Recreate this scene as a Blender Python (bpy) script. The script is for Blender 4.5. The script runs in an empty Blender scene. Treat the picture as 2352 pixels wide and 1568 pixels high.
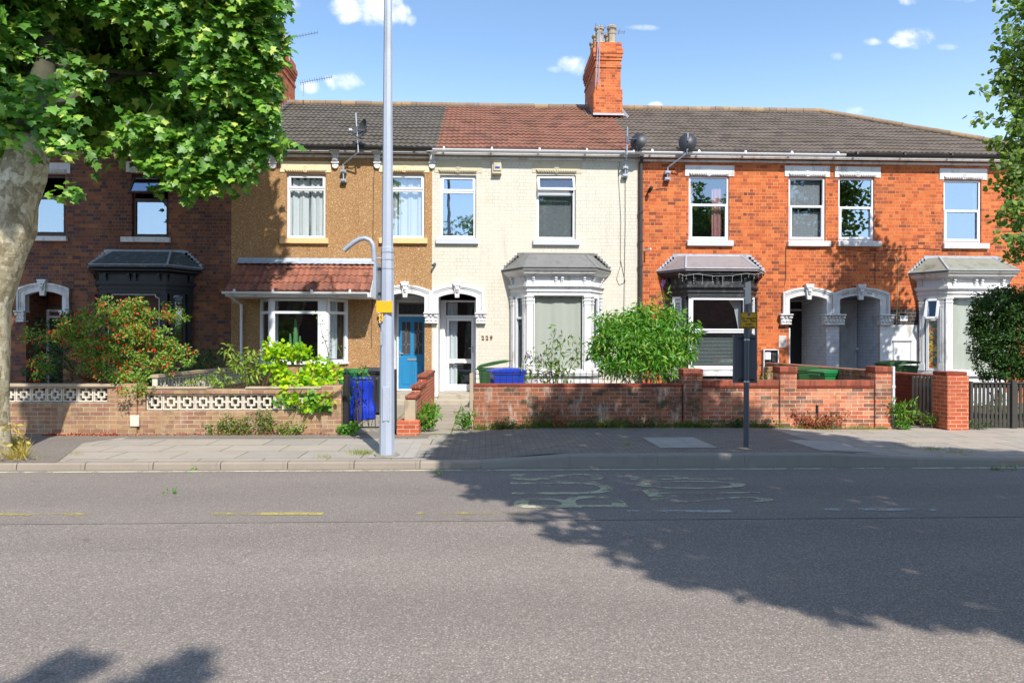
import bpy, math, random
import numpy as np
from mathutils import Vector, Matrix
R = math.radians
rnd = random.Random(7)
scene = bpy.context.scene

# ------------------------------------------------------------------ camera, sky, sun, exposure
FPX, CX, CY = 1568.0, 1176.0, 784.0          # focal length and centre in the units of a 2352 x 1568 picture
YAW, ROLL, CAMZ = 0.0384, 0.0026, 1.78
CAMROT = (Matrix.Rotation(-YAW, 3, 'Z') @ Matrix.Rotation(math.pi/2, 3, 'X') @ Matrix.Rotation(ROLL, 3, 'Z'))
cam_d = bpy.data.cameras.new('camera'); cam = bpy.data.objects.new('camera', cam_d)
scene.collection.objects.link(cam); scene.camera = cam
cam_d.sensor_width = 36; cam_d.lens = 24; cam_d.clip_end = 3000; cam_d.clip_start = 0.05
cam.location = (0, 0, CAMZ); cam.rotation_euler = CAMROT.to_euler()

SUN_AZ, SUN_EL = R(18.4), R(46)              # light travels this far left of +y, and downwards
world = bpy.data.worlds.new('World'); scene.world = world; world.use_nodes = True
sun_d = bpy.data.lights.new('sun', 'SUN'); sun = bpy.data.objects.new('sun', sun_d)
scene.collection.objects.link(sun)
sun_d.energy = 4.3; sun_d.angle = R(0.55); sun_d.color = (1.0, 0.95, 0.875)
SUNDIR = Vector((-math.sin(SUN_AZ)*math.cos(SUN_EL), math.cos(SUN_AZ)*math.cos(SUN_EL), -math.sin(SUN_EL)))
sun.rotation_euler = SUNDIR.to_track_quat('-Z', 'Y').to_euler(); sun.location = (6, -10, 20)
scene.view_settings.view_transform = 'Standard'; scene.view_settings.look = 'None'
scene.view_settings.exposure = 0.47; scene.view_settings.gamma = 1.0
scene.view_settings.use_curve_mapping = False
scene.cycles.max_bounces = 8; scene.cycles.transparent_max_bounces = 12
scene.cycles.diffuse_bounces = 3; scene.cycles.glossy_bounces = 3; scene.cycles.transmission_bounces = 4
scene.cycles.caustics_reflective = False; scene.cycles.caustics_refractive = False

def ray(px, py):
    return CAMROT @ Vector(((px-CX)/FPX, (CY-py)/FPX, -1.0))
def P(px, py, Y):                             # picture point -> point on the upright plane y = Y
    d = ray(px, py); t = Y/d.y
    return Vector((d.x*t, Y, CAMZ+d.z*t))
def G(px, py, z=0.0):                         # picture point -> point on the level plane at height z
    d = ray(px, py); t = (z-CAMZ)/d.z
    return Vector((d.x*t, d.y*t, z))
def rect(x0, y0, x1, y1, Y):
    xm, ym = (x0+x1)/2, (y0+y1)/2
    return P(x0, ym, Y).x, P(x1, ym, Y).x, P(xm, y1, Y).z, P(xm, y0, Y).z   # xa, xb, zb, zt

# ------------------------------------------------------------------ node helper
def srgb(r, g, b, k=1.0):
    f = lambda v: (v/255/12.92 if v/255 <= .04045 else ((v/255+.055)/1.055)**2.4)*k
    return (f(r), f(g), f(b), 1.0)
class NT:
    def __init__(s, tree):
        s.t = tree; s.N = tree.nodes; s.N.clear()
    def put(s, sock, v):
        if v is None: return
        if isinstance(v, bpy.types.NodeSocket): s.t.links.new(v, sock)
        else:
            try: sock.default_value = v
            except Exception: sock.default_value = (v, v, v) if not hasattr(v, '__len__') else tuple(v)[:len(sock.default_value)]
    def n(s, typ, props=None, **inp):
        nd = s.N.new('ShaderNode'+typ)
        for k, v in (props or {}).items(): setattr(nd, k, v)
        for k, v in inp.items():
            key = int(k[1:]) if k[0] == 'i' and k[1:].isdigit() else k.replace('_', ' ')
            s.put(nd.inputs[key], v)
        return nd
    def math(s, op, a, b=None, c=None, clamp=False):
        return s.n('Math', dict(operation=op, use_clamp=clamp), i0=a, i1=b, i2=c).outputs[0]
    def vm(s, op, a, b=None, c=None):
        nd = s.n('VectorMath', dict(operation=op), i0=a, i1=b, i2=c)
        return nd.outputs[1] if op in ('LENGTH', 'DOT_PRODUCT', 'DISTANCE') else nd.outputs[0]
    def mix(s, f, a, b, mode='MIX'):
        nd = s.N.new('ShaderNodeMix'); nd.data_type = 'RGBA'; nd.blend_type = mode
        s.put(nd.inputs[0], f); s.put(nd.inputs[6], a); s.put(nd.inputs[7], b)
        return nd.outputs[2]
    def ramp(s, f, stops, interp='LINEAR'):
        nd = s.N.new('ShaderNodeValToRGB'); cr = nd.color_ramp; cr.interpolation = interp
        while len(cr.elements) < len(stops): cr.elements.new(0.5)
        for e, (p, c) in zip(cr.elements, stops):
            e.position = p; e.color = c if hasattr(c, '__len__') else (c, c, c, 1)
        s.put(nd.inputs[0], f); return nd.outputs[0]
    def noise(s, vec, scale, detail=3, rough=.55, dist=0):
        nd = s.n('TexNoise', None, Vector=vec, Scale=scale, Detail=detail, Roughness=rough, Distortion=dist)
        return nd.outputs[0]
    def white(s, vec):
        return s.n('TexWhiteNoise', dict(noise_dimensions='3D'), Vector=vec).outputs[0]
    def xyz(s, v):
        nd = s.n('SeparateXYZ', None, i0=v); return nd.outputs[0], nd.outputs[1], nd.outputs[2]
    def comb(s, x, y, z=0.0): return s.n('CombineXYZ', None, i0=x, i1=y, i2=z).outputs[0]
    def smooth(s, v, a, b):
        return s.n('MapRange', dict(interpolation_type='SMOOTHSTEP'), i0=v, i1=a, i2=b, i3=0.0, i4=1.0).outputs[0]
    def uv(s): return s.n('TexCoord').outputs['UV']
    def pos(s): return s.n('NewGeometry').outputs['Position']
    def isl(s): return s.n('NewGeometry').outputs['Random Per Island']
    def bump(s, h, strength=.5, dist=.01, nrm=None):
        return s.n('Bump', None, Strength=strength, Distance=dist, Height=h, Normal=nrm).outputs[0]
MATS = {}
def newmat(name):
    m = bpy.data.materials.new(name); m.use_nodes = True; MATS[name] = m
    return m, NT(m.node_tree)
def finish(nt, shader):
    o = nt.n('OutputMaterial'); nt.t.links.new(shader, o.inputs[0])
def prin(nt, base, rough=.6, nrm=None, metal=0.0, spec=.5, **kw):
    p = nt.n('BsdfPrincipled', None, Base_Color=base, Roughness=rough, Metallic=metal)
    nt.put(p.inputs['Specular IOR Level'], spec)
    if nrm is not None: nt.put(p.inputs['Normal'], nrm)
    for k, v in kw.items(): nt.put(p.inputs[k.replace('_', ' ')], v)
    return p.outputs[0]

# world: Nishita sky with small fair-weather clouds set in directions of the sky
def build_world():
    nt = NT(world.node_tree)
    sky = nt.n('TexSky', dict(sky_type='NISHITA', sun_disc=False, sun_elevation=SUN_EL,
               sun_rotation=math.pi-SUN_AZ, altitude=0, air_density=1.1, dust_density=0.35, ozone_density=3.2))
    d = nt.n('TexCoord').outputs['Generated']
    x, y, z = nt.xyz(d)
    ys = nt.math('MAXIMUM', y, 0.02)
    u = nt.math('DIVIDE', x, ys); v = nt.math('DIVIDE', z, ys)
    uvv = nt.comb(u, v, 0.0)
    n1 = nt.noise(uvv, 13.0, 7, .62, .5); n2 = nt.noise(uvv, 44.0, 5, .65)
    nn = nt.math('ADD', nt.math('MULTIPLY', nt.math('SUBTRACT', n1, .5), 3.6), nt.math('MULTIPLY', nt.math('SUBTRACT', n2, .5), 1.5))
    clouds = [(802, 22, 40, 34, 1), (868, 8, 62, 52, 1), (915, 30, 34, 26, .75), (944, 46, 14, 14, .5), (790, 188, 47, 22, .95),
              (1314, 152, 42, 23, .9), (1283, 160, 26, 10, .4), (712, 200, 26, 16, .7),
              (2100, 85, 56, 29, 1), (2062, 92, 26, 12, .7), (2000, 97, 26, 10, .55), (1925, 130, 22, 14, .6), (2090, 2, 30, 16, .95),
              (2200, -2, 44, 13, .8), (1505, 243, 17, 9, .75), (2175, 108, 30, 9, .3),
              (2300, 10, 20, 12, .3), (1478, 64, 40, 7, .3), (1970, 255, 30, 10, .25), (640, 10, 50, 16, .5)]
    tot = None
    for (px, py, a, b, k) in clouds:
        dr = ray(px, py); u0, v0 = dr.x/dr.y, dr.z/dr.y
        du = nt.math('DIVIDE', nt.math('SUBTRACT', u, u0), a*1.12/FPX)
        dv = nt.math('DIVIDE', nt.math('SUBTRACT', v, v0), b*1.12/FPX)
        r2 = nt.math('ADD', nt.math('MULTIPLY', du, du), nt.math('MULTIPLY', dv, dv))
        m = nt.math('SUBTRACT', nt.math('ADD', 1.0, nn), nt.math('MULTIPLY', r2, 1.25))
        m = nt.math('MULTIPLY', nt.smooth(m, -.1, 1.6), k)
        tot = m if tot is None else nt.math('MAXIMUM', tot, m)
    front = nt.math('GREATER_THAN', y, 0.02)
    tot = nt.math('MULTIPLY', tot, front)
    # the half of the sky behind the viewpoint, seen in the window panes
    nb = nt.noise(nt.vm('MULTIPLY', d, (1, 1, 2.2)), 3.2, 7, .6, .2)
    back = nt.math('MULTIPLY', nt.smooth(nb, .54, .70), nt.math('LESS_THAN', y, 0.0))
    back = nt.math('MULTIPLY', back, nt.smooth(z, -.02, .08))
    tot = nt.math('MAXIMUM', tot, nt.math('MULTIPLY', back, .9))
    shade = nt.mix(nt.smooth(n1, .35, .62), (5.3, 5.7, 6.9, 1), (8.3, 8.3, 8.5, 1))
    hs = nt.n('HueSaturation', None, Hue=.497, Saturation=1.0, Value=1.32, Fac=1.0, Color=sky.outputs[0]).outputs[0]
    hz = nt.math('SUBTRACT', 1.0, nt.smooth(z, 0.0, .42))
    hs = nt.mix(nt.math('MULTIPLY', hz, .68), hs, (6.2, 7.5, 9.1, 1))
    col = nt.mix(tot, hs, shade)
    bg = nt.n('Background', None, Color=col, Strength=0.134)
    o = nt.n('OutputWorld'); nt.t.links.new(bg.outputs[0], o.inputs[0])
build_world()

# ------------------------------------------------------------------ mesh helper
WL = {}
def setp(o, **kw):
    for k, v in kw.items():
        if v: o[k] = v
    return o
def tag(o, label=None, cat=None, group=None, kind=None):
    return setp(o, label=label, category=cat, group=group, kind=kind)
def thing(name, label, cat, loc=(0, 0, 0), rz=0.0, group=None):
    o = bpy.data.objects.new(name, None); scene.collection.objects.link(o)
    o.location = loc; o.rotation_euler = (0, 0, rz); o.empty_display_size = .2
    WL[o.name] = Vector(loc)
    return tag(o, label, cat, group)
class MB:
    def __init__(s): s.v = []; s.f = []; s.uvs = None
    def add(s, vs, fs):
        b = len(s.v); s.v += [tuple(v) for v in vs]; s.f += [tuple(b+i for i in f) for f in fs]; return s
    def box(s, x0, x1, y0, y1, z0, z1):
        if x0 > x1: x0, x1 = x1, x0
        if y0 > y1: y0, y1 = y1, y0
        if z0 > z1: z0, z1 = z1, z0
        return s.add([(x0,y0,z0),(x1,y0,z0),(x1,y1,z0),(x0,y1,z0),(x0,y0,z1),(x1,y0,z1),(x1,y1,z1),(x0,y1,z1)],
              [(0,3,2,1),(4,5,6,7),(0,1,5,4),(1,2,6,5),(2,3,7,6),(3,0,4,7)])
    def cham(s, x0, x1, y0, y1, z0, z1, c=.006):       # box with chamfered edges
        X = (x0, x0+c, x1-c, x1); Y = (y0, y0+c, y1-c, y1); Z = (z0, z0+c, z1-c, z1)
        vs = []; idx = {}
        for sx in (0, 1):
            for sy in (0, 1):
                for sz in (0, 1):
                    xo, xi = (X[0], X[1]) if sx == 0 else (X[3], X[2])
                    yo, yi = (Y[0], Y[1]) if sy == 0 else (Y[3], Y[2])
                    zo, zi = (Z[0], Z[1]) if sz == 0 else (Z[3], Z[2])
                    for a, p in (('x', (xo, yi, zi)), ('y', (xi, yo, zi)), ('z', (xi, yi, zo))):
                        idx[(sx, sy, sz, a)] = len(vs); vs.append(p)
        I = lambda *k: idx[k]
        fs = [(I(0,0,0,'x'),I(0,0,1,'x'),I(0,1,1,'x'),I(0,1,0,'x')), (I(1,0,0,'x'),I(1,1,0,'x'),I(1,1,1,'x'),I(1,0,1,'x')),
              (I(0,0,0,'y'),I(1,0,0,'y'),I(1,0,1,'y'),I(0,0,1,'y')), (I(0,1,0,'y'),I(0,1,1,'y'),I(1,1,1,'y'),I(1,1,0,'y')),
              (I(0,0,0,'z'),I(0,1,0,'z'),I(1,1,0,'z'),I(1,0,0,'z')), (I(0,0,1,'z'),I(1,0,1,'z'),I(1,1,1,'z'),I(0,1,1,'z'))]
        for sx in (0,1):
            for sy in (0,1):
                f = (I(sx,sy,0,'x'),I(sx,sy,0,'y'),I(sx,sy,1,'y'),I(sx,sy,1,'x')); fs.append(f if sx == sy else f[::-1])
        for sx in (0,1):
            for sz in (0,1):
                f = (I(sx,0,sz,'x'),I(sx,1,sz,'x'),I(sx,1,sz,'z'),I(sx,0,sz,'z')); fs.append(f if sx != sz else f[::-1])
        for sy in (0,1):
            for sz in (0,1):
                f = (I(0,sy,sz,'y'),I(1,sy,sz,'y'),I(1,sy,sz,'z'),I(0,sy,sz,'z')); fs.append(f if sy == sz else f[::-1])
        for sx in (0,1):
            for sy in (0,1):
                for sz in (0,1):
                    f = (I(sx,sy,sz,'x'),I(sx,sy,sz,'y'),I(sx,sy,sz,'z')); fs.append(f if (sx+sy+sz) % 2 else f[::-1])
        return s.add(vs, fs)
    def obox(s, c, ax, hx, hy, hz):                    # box rotated about z: centre c, angle ax
        ca, sa = math.cos(ax), math.sin(ax); vs = []
        for z in (-hz, hz):
            for x, y in ((-hx,-hy),(hx,-hy),(hx,hy),(-hx,hy)):
                vs.append((c[0]+x*ca-y*sa, c[1]+x*sa+y*ca, c[2]+z))
        return s.add(vs, [(0,3,2,1),(4,5,6,7),(0,1,5,4),(1,2,6,5),(2,3,7,6),(3,0,4,7)])
    def quad(s, a, b, c, d): return s.add([a, b, c, d], [(0, 1, 2, 3)])
    def prism(s, poly, z0, z1, top=None):              # plan polygon (x, y) ccw from below z0 to z1; top = other polygon
        n = len(poly); top = top or poly
        vs = [(p[0], p[1], z0) for p in poly]+[(p[0], p[1], z1) for p in top]
        fs = [tuple(range(n-1, -1, -1)), tuple(range(n, 2*n))]+[(i, (i+1) % n, n+(i+1) % n, n+i) for i in range(n)]
        return s.add(vs, fs)
    def slab(s, poly, y0, y1):                         # elevation polygon (x, z) ccw seen from the street, from y0 (front) to y1
        n = len(poly)
        vs = [(p[0], y0, p[1]) for p in poly]+[(p[0], y1, p[1]) for p in poly]
        fs = [tuple(range(n)), tuple(range(2*n-1, n-1, -1))]+[(i, n+i, n+(i+1) % n, (i+1) % n) for i in range(n)]
        return s.add(vs, fs)
    def tube(s, pts, rad, n=8, caps=True, flat=1.0):
        pts = [Vector(p) for p in pts]
        rs = rad if hasattr(rad, '__len__') else [rad]*len(pts)
        t0 = (pts[1]-pts[0]).normalized()
        up = Vector((0, 0, 1)) if abs(t0.z) < .9 else Vector((1, 0, 0))
        a = t0.cross(up).normalized(); vs = []; fs = []
        for i, p in enumerate(pts):
            t = (pts[min(i+1, len(pts)-1)]-pts[max(i-1, 0)]).normalized()
            a = (a-t*a.dot(t)).normalized(); b = t.cross(a)
            for k in range(n):
                th = 2*math.pi*k/n
                vs.append(p+(a*math.cos(th)+b*math.sin(th)*flat)*rs[i])
        for i in range(len(pts)-1):
            for k in range(n):
                k2 = (k+1) % n
                fs.append((i*n+k, i*n+k2, (i+1)*n+k2, (i+1)*n+k))
        if caps:
            fs.append(tuple(range(n-1, -1, -1))); fs.append(tuple((len(pts)-1)*n+k for k in range(n)))
        return s.add(vs, fs)
    def lathe(s, c, prof, n=16, axis='z'):             # prof: (r, h)
        vs = []; fs = []
        for r, h in prof:
            for k in range(n):
                th = 2*math.pi*k/n; p = (r*math.cos(th), r*math.sin(th), h)
                if axis == 'y': p = (p[0], -p[2], p[1])   # h grows towards the street
                if axis == 'x': p = (p[2], p[0], p[1])
                vs.append((c[0]+p[0], c[1]+p[1], c[2]+p[2]))
        for i in range(len(prof)-1):
            for k in range(n):
                k2 = (k+1) % n
                fs.append((i*n+k, i*n+k2, (i+1)*n+k2, (i+1)*n+k))
        fs.append(tuple(range(n-1, -1, -1))); fs.append(tuple((len(prof)-1)*n+k for k in range(n)))
        return s.add(vs, fs)
    def blob(s, c, r, sx=1, sy=1, sz=1, n=8, m=5):
        prof = [(max(.02, math.sin(math.pi*(i+.0)/m))*r, -math.cos(math.pi*i/m)*r) for i in range(m+1)]
        b = len(s.v); s.lathe((0, 0, 0), prof, n)
        for i in range(b, len(s.v)):
            v = s.v[i]; s.v[i] = (c[0]+v[0]*sx, c[1]+v[1]*sy, c[2]+v[2]*sz)
        return s
    def build(s, name, mat, parent=None, smooth=False, label=None, at=None):
        me = bpy.data.meshes.new(name)
        if parent is not None:
            o0 = WL[parent.name]
        else:
            A = np.array(s.v); o0 = Vector(at) if at is not None else Vector(((A[:,0].min()+A[:,0].max())/2, (A[:,1].min()+A[:,1].max())/2, A[:,2].min()))
        me.from_pydata([(v[0]-o0.x, v[1]-o0.y, v[2]-o0.z) for v in s.v], [], s.f)
        uvl = me.uv_layers.new(name='UVMap')
        nv = len(me.loops); li = np.empty(nv, dtype=np.int32); me.loops.foreach_get('vertex_index', li)
        V = np.array(s.v, dtype=np.float64)
        if s.uvs is not None:
            UV = np.array(s.uvs)[li]
        else:
            me.calc_loop_triangles() if False else None
            pn = np.empty(len(me.polygons)*3); me.polygons.foreach_get('normal', pn); pn = pn.reshape(-1, 3)
            lt = np.empty(len(me.polygons), dtype=np.int32); me.polygons.foreach_get('loop_total', lt)
            ln = np.repeat(pn, lt, axis=0); C = V[li]
            ax, ay, az = abs(ln[:,0]), abs(ln[:,1]), abs(ln[:,2])
            mz = (az > .75); mx = (~mz) & (ax > ay)
            UV = np.stack([C[:,0], C[:,2]], 1)
            UV[mx] = np.stack([C[mx,1], C[mx,2]], 1); UV[mz] = np.stack([C[mz,0], C[mz,1]], 1)
        uvl.data.foreach_set('uv', UV.astype(np.float32).ravel())
        if mat is not None: me.materials.append(mat if not isinstance(mat, str) else MATS[mat])
        if smooth:
            me.polygons.foreach_set('use_smooth', [True]*len(me.polygons))
            try: me.set_sharp_from_angle(angle=R(40))
            except Exception: pass
        me.update()
        o = bpy.data.objects.new(name, me); scene.collection.objects.link(o)
        if parent is not None:
            o.parent = parent; WL[o.name] = o0
        else:
            o.location = o0; WL[o.name] = o0
        if label: o['label'] = label
        return o
def kids(o): return [c for c in bpy.data.objects if c.parent is o]
def copy_tree(o, parent=None):
    c = o.copy(); scene.collection.objects.link(c); c.parent = parent
    if parent is None: WL[c.name] = WL[o.name]
    for ch in kids(o): copy_tree(ch, c)
    return c
def text_mb(txt, size, origin, right, up, out, thick=.004, align='CENTER', sx=1.0, bold=0.0):
    cu = bpy.data.curves.new('t', 'FONT'); cu.body = txt; cu.size = size; cu.align_x = align; cu.align_y = 'CENTER'
    cu.extrude = thick/2; cu.resolution_u = 3; cu.offset = bold
    ob = bpy.data.objects.new('t', cu); scene.collection.objects.link(ob)
    dg = bpy.context.evaluated_depsgraph_get()
    me = bpy.data.meshes.new_from_object(ob.evaluated_get(dg))
    mb = MB(); O = Vector(origin); r_, u_, o_ = Vector(right), Vector(up), Vector(out)
    mb.add([O+r_*(v.co.x*sx)+u_*v.co.y+o_*v.co.z for v in me.vertices], [tuple(p.vertices) for p in me.polygons])
    bpy.data.objects.remove(ob); bpy.data.curves.remove(cu); bpy.data.meshes.remove(me)
    return mb
# ------------------------------------------------------------------ materials
def mat_brick(name, cols, mortar, bw=.225, bh=.075, mj=.010, flem=True, dirt=None, dirtamt=0.0, bump=.5, efflor=0.0, spec=.3, algae=0.0, vv=.26):
    m, nt = newmat(name)
    u, v, _ = nt.xyz(nt.uv())
    wob = nt.noise(nt.uv(), 6, 2)
    v2 = nt.math('ADD', v, nt.math('MULTIPLY', nt.math('SUBTRACT', wob, .5), .006))
    rowf = nt.math('DIVIDE', v2, bh); row = nt.math('FLOOR', rowf); fv = nt.math('FRACT', rowf)
    odd = nt.math('MODULO', nt.math('ADD', row, 4000), 2.0)
    per = bw*1.5 if flem else bw
    p = nt.math('ADD', nt.math('DIVIDE', u, per), nt.math('ADD', nt.math('MULTIPLY', odd, .5), nt.math('MULTIPLY', nt.math('SUBTRACT', nt.white(nt.comb(row, 3.3, 0)), .5), .06)))
    col = nt.math('FLOOR', p); fu = nt.math('FRACT', p)
    if flem:
        hd = nt.math('GREATER_THAN', fu, 2/3)
        idx = nt.math('ADD', nt.math('MULTIPLY', col, 2), hd)
        a = nt.math('MINIMUM', fu, nt.math('SUBTRACT', 1.0, fu))
        b = nt.math('ABSOLUTE', nt.math('SUBTRACT', fu, 2/3))
        du = nt.math('MULTIPLY', nt.math('MINIMUM', a, b), per)
    else:
        idx = col; du = nt.math('MULTIPLY', nt.math('MINIMUM', fu, nt.math('SUBTRACT', 1.0, fu)), per)
    dv = nt.math('MULTIPLY', nt.math('MINIMUM', fv, nt.math('SUBTRACT', 1.0, fv)), bh)
    dd = nt.math('MINIMUM', du, dv)
    dd = nt.math('ADD', dd, nt.math('MULTIPLY', nt.math('SUBTRACT', nt.noise(nt.uv(), 60, 3), .5), .006))
    brick = nt.smooth(dd, mj*.35, mj*.7)
    rid = nt.white(nt.comb(idx, row, 1.7))
    rid2 = nt.white(nt.comb(idx, row, 9.1))
    c = nt.ramp(rid, cols)
    hs = nt.n('HueSaturation', None, Color=c, Value=nt.math('ADD', 1-vv/2, nt.math('MULTIPLY', rid2, vv)), Hue=.5, Saturation=1.0, Fac=1.0).outputs[0]
    gr = nt.noise(nt.uv(), 90, 4, .7)
    hs = nt.mix(nt.math('MULTIPLY', nt.smooth(gr, .5, .75), .22 if vv > .1 else .06), hs, nt.mix(1.0, hs, (.45, .42, .4, 1), 'MULTIPLY'))
    big = nt.noise(nt.uv(), .9, 4, .6)
    if dirt is not None:
        dm = nt.math('MULTIPLY', nt.smooth(nt.math('ADD', big, nt.math('MULTIPLY', nt.math('SUBTRACT', rid2, .5), .22)), .52, .68), dirtamt)
        hs = nt.mix(dm, hs, dirt)
    if efflor:
        st = nt.noise(nt.comb(nt.math('MULTIPLY', u, 3.2), nt.math('MULTIPLY', v, 1.0), 4), 2.4, 5, .65)
        hs = nt.mix(nt.math('MULTIPLY', nt.smooth(st, .5, .74), efflor), hs, srgb(196, 178, 160))
    mc = nt.mix(nt.smooth(nt.noise(nt.uv(), 2.5, 3), .4, .7), mortar, tuple([x*.6 for x in mortar[:3]]+[1]))
    rp = nt.noise(nt.vm('ADD', nt.uv(), (17, 5, 0)), .55, 3, .6)
    mc = nt.mix(nt.math('MULTIPLY', nt.smooth(rp, .52, .58), .5), mc, tuple([min(1, x*1.25) for x in mortar[:3]]+[1]))
    c = nt.mix(brick, mc, hs)
    stv = nt.noise(nt.comb(nt.math('MULTIPLY', u, 4.0), nt.math('MULTIPLY', v, .35), 9), 1.6, 5, .62)
    c = nt.mix(nt.math('MULTIPLY', nt.smooth(stv, .54, .76), .34), c, nt.mix(1.0, c, (.62, .58, .55, 1), 'MULTIPLY'))
    if algae:
        al = nt.noise(nt.uv(), 2.6, 5, .7)
        c = nt.mix(nt.math('MULTIPLY', nt.smooth(al, .52, .66), algae), c, srgb(70, 70, 44))
    h = nt.math('ADD', nt.math('MULTIPLY', brick, 1.0), nt.math('MULTIPLY', gr, .35))
    finish(nt, prin(nt, c, .85, nt.bump(h, bump, .006), spec=spec))
    return m
RED = [(0, srgb(200, 102, 56)), (.3, srgb(210, 118, 66)), (.6, srgb(196, 98, 52)), (.82, srgb(182, 90, 52)), (.93, srgb(156, 78, 50)), (.985, srgb(138, 74, 52)), (1, srgb(122, 70, 54))]
mat_brick('brick_red', RED, srgb(200, 148, 104), bw=.224, bh=.0925, mj=.010, dirt=srgb(138, 72, 50), dirtamt=.75)
mat_brick('brick_chimney', RED, srgb(206, 150, 110), bw=.224, bh=.08, mj=.009, dirt=srgb(128, 70, 50), dirtamt=.55)
mat_brick('brick_brown', [(0, srgb(136, 84, 62)), (.3, srgb(116, 78, 66)), (.5, srgb(154, 98, 66)), (.7, srgb(102, 74, 68)), (.85, srgb(90, 68, 68)), (1, srgb(166, 108, 68))], srgb(130, 112, 98), bw=.224, bh=.0925, mj=.009, dirt=srgb(64, 44, 44), dirtamt=.5)
mat_brick('brick_cream', [(0, srgb(211, 205, 189)), (.5, srgb(213, 207, 192)), (1, srgb(209, 203, 187))], srgb(186, 178, 156), bw=.224, bh=.0925, mj=.006, dirt=srgb(206, 204, 190), dirtamt=.5, bump=.25, vv=.05)
mat_brick('brick_painted_white', [(0, srgb(206, 208, 212)), (1, srgb(200, 202, 208))], srgb(160, 160, 162), bw=.224, bh=.0925, mj=.007, dirt=srgb(150, 146, 140), dirtamt=.4, bump=.5, vv=.06)
mat_brick('brick_black_band', [(0, srgb(52, 50, 52)), (1, srgb(70, 62, 60))], srgb(150, 130, 112), bw=.224, bh=.0925, mj=.009)
mat_brick('brick_garden_buff', [(0, srgb(172, 142, 104)), (.4, srgb(166, 130, 94)), (.7, srgb(160, 120, 90)), (1, srgb(146, 106, 84))], srgb(186, 172, 150), flem=False, dirt=srgb(138, 98, 80), dirtamt=.75, efflor=.35, algae=.35)
mat_brick('brick_garden_red', [(0, srgb(160, 94, 66)), (.3, srgb(142, 86, 62)), (.55, srgb(170, 104, 72)), (.85, srgb(122, 78, 60)), (1, srgb(104, 72, 58))], srgb(170, 150, 128), flem=False, dirt=srgb(104, 74, 58), dirtamt=.75, efflor=.9, algae=.9, vv=.24)
mat_brick('brick_garden_patchy', [(0, srgb(214, 128, 90)), (.3, srgb(200, 136, 102)), (.5, srgb(196, 108, 76)), (.75, srgb(178, 98, 72)), (.92, srgb(130, 88, 72)), (1, srgb(110, 80, 70))], srgb(205, 190, 162), flem=False, dirt=srgb(116, 78, 62), dirtamt=.6, efflor=.35, algae=.55)
mat_brick('brick_garden_clean', [(0, srgb(188, 92, 60)), (.5, srgb(198, 102, 68)), (1, srgb(172, 82, 56))], srgb(205, 176, 146), flem=False, dirt=srgb(150, 66, 46), dirtamt=.4)
mat_brick('brick_dark_red', [(0, srgb(150, 64, 44)), (.5, srgb(132, 58, 42)), (1, srgb(112, 52, 42))], srgb(120, 90, 74), flem=False)
mat_brick('coping_red', [(0, srgb(176, 90, 66)), (.5, srgb(160, 80, 58)), (1, srgb(136, 70, 54))], srgb(140, 110, 90), bw=.075, bh=.4, mj=.009, flem=False, dirt=srgb(90, 56, 46), dirtamt=.6, algae=.3)

def mat_simple(name, col, rough=.6, metal=0.0, spec=.5, var=.12, vs=3.0, grime=None, gamt=0.0, gs=2.0, bump=0.0, bs=80, bd=.003, fine=0.0):
    m, nt = newmat(name)
    p = nt.pos(); n = nt.noise(p, vs, 5, .6)
    k = nt.math('ADD', 1-var, nt.math('MULTIPLY', n, 2*var))
    c = nt.mix(1.0, col, nt.comb(k, k, k), 'MULTIPLY')
    if fine:
        f = nt.noise(p, 140, 2, .6); kk = nt.math('ADD', 1-fine, nt.math('MULTIPLY', f, 2*fine)); c = nt.mix(1.0, c, nt.comb(kk, kk, kk), 'MULTIPLY')
    if grime is not None:
        g = nt.noise(nt.vm('MULTIPLY', p, (1, 1, .45)), gs, 6, .68)
        c = nt.mix(nt.math('MULTIPLY', nt.smooth(g, .48, .72), gamt), c, grime)
    nr = None
    if bump: nr = nt.bump(nt.noise(p, bs, 4, .65), bump, bd)
    rr = nt.math('ADD', rough-.06, nt.math('MULTIPLY', n, .12))
    finish(nt, prin(nt, c, rr, nr, metal, spec)); return m
mat_simple('pvc_white', srgb(236, 238, 242), .35, var=.03, grime=srgb(196, 194, 186), gamt=.25)
mat_simple('paint_white', srgb(222, 222, 222), .55, var=.06, grime=srgb(150, 143, 130), gamt=.7, gs=4, bump=.2, bs=30)
mat_simple('paint_white_old', srgb(212, 212, 212), .6, var=.06, grime=srgb(150, 142, 130), gamt=.55, gs=4, bump=.35, bs=40)
mat_simple('paint_offwhite_grey', srgb(205, 206, 208), .6, var=.05, grime=srgb(140, 138, 134), gamt=.5, gs=5, bump=.3, bs=40)
mat_simple('paint_cream', srgb(232, 212, 172), .6, var=.04, grime=srgb(196, 172, 128), gamt=.35)
mat_simple('paint_cream_stone', srgb(200, 190, 162), .6, var=.05, grime=srgb(150, 142, 120), gamt=.45, gs=6)
mat_simple('paint_sill_peach', srgb(236, 196, 138), .6, var=.05)
mat_simple('paint_grey_sill', srgb(196, 200, 208), .6, var=.05)
mat_simple('paint_black', srgb(26, 27, 30), .45, var=.2, grime=srgb(60, 62, 60), gamt=.3)
mat_simple('paint_black_old', srgb(44, 46, 48), .6, var=.2, grime=srgb(120, 124, 122), gamt=.6, gs=7)
mat_simple('pvc_black', srgb(34, 35, 38), .4, var=.1)
mat_simple('pvc_brown', srgb(70, 42, 30), .4, var=.1)
mat_simple('pipe_dark', srgb(64, 62, 62), .45, var=.1)
mat_simple('door_blue', srgb(40, 128, 178), .4, var=.05, grime=srgb(70, 130, 160), gamt=.35, gs=5)
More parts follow.
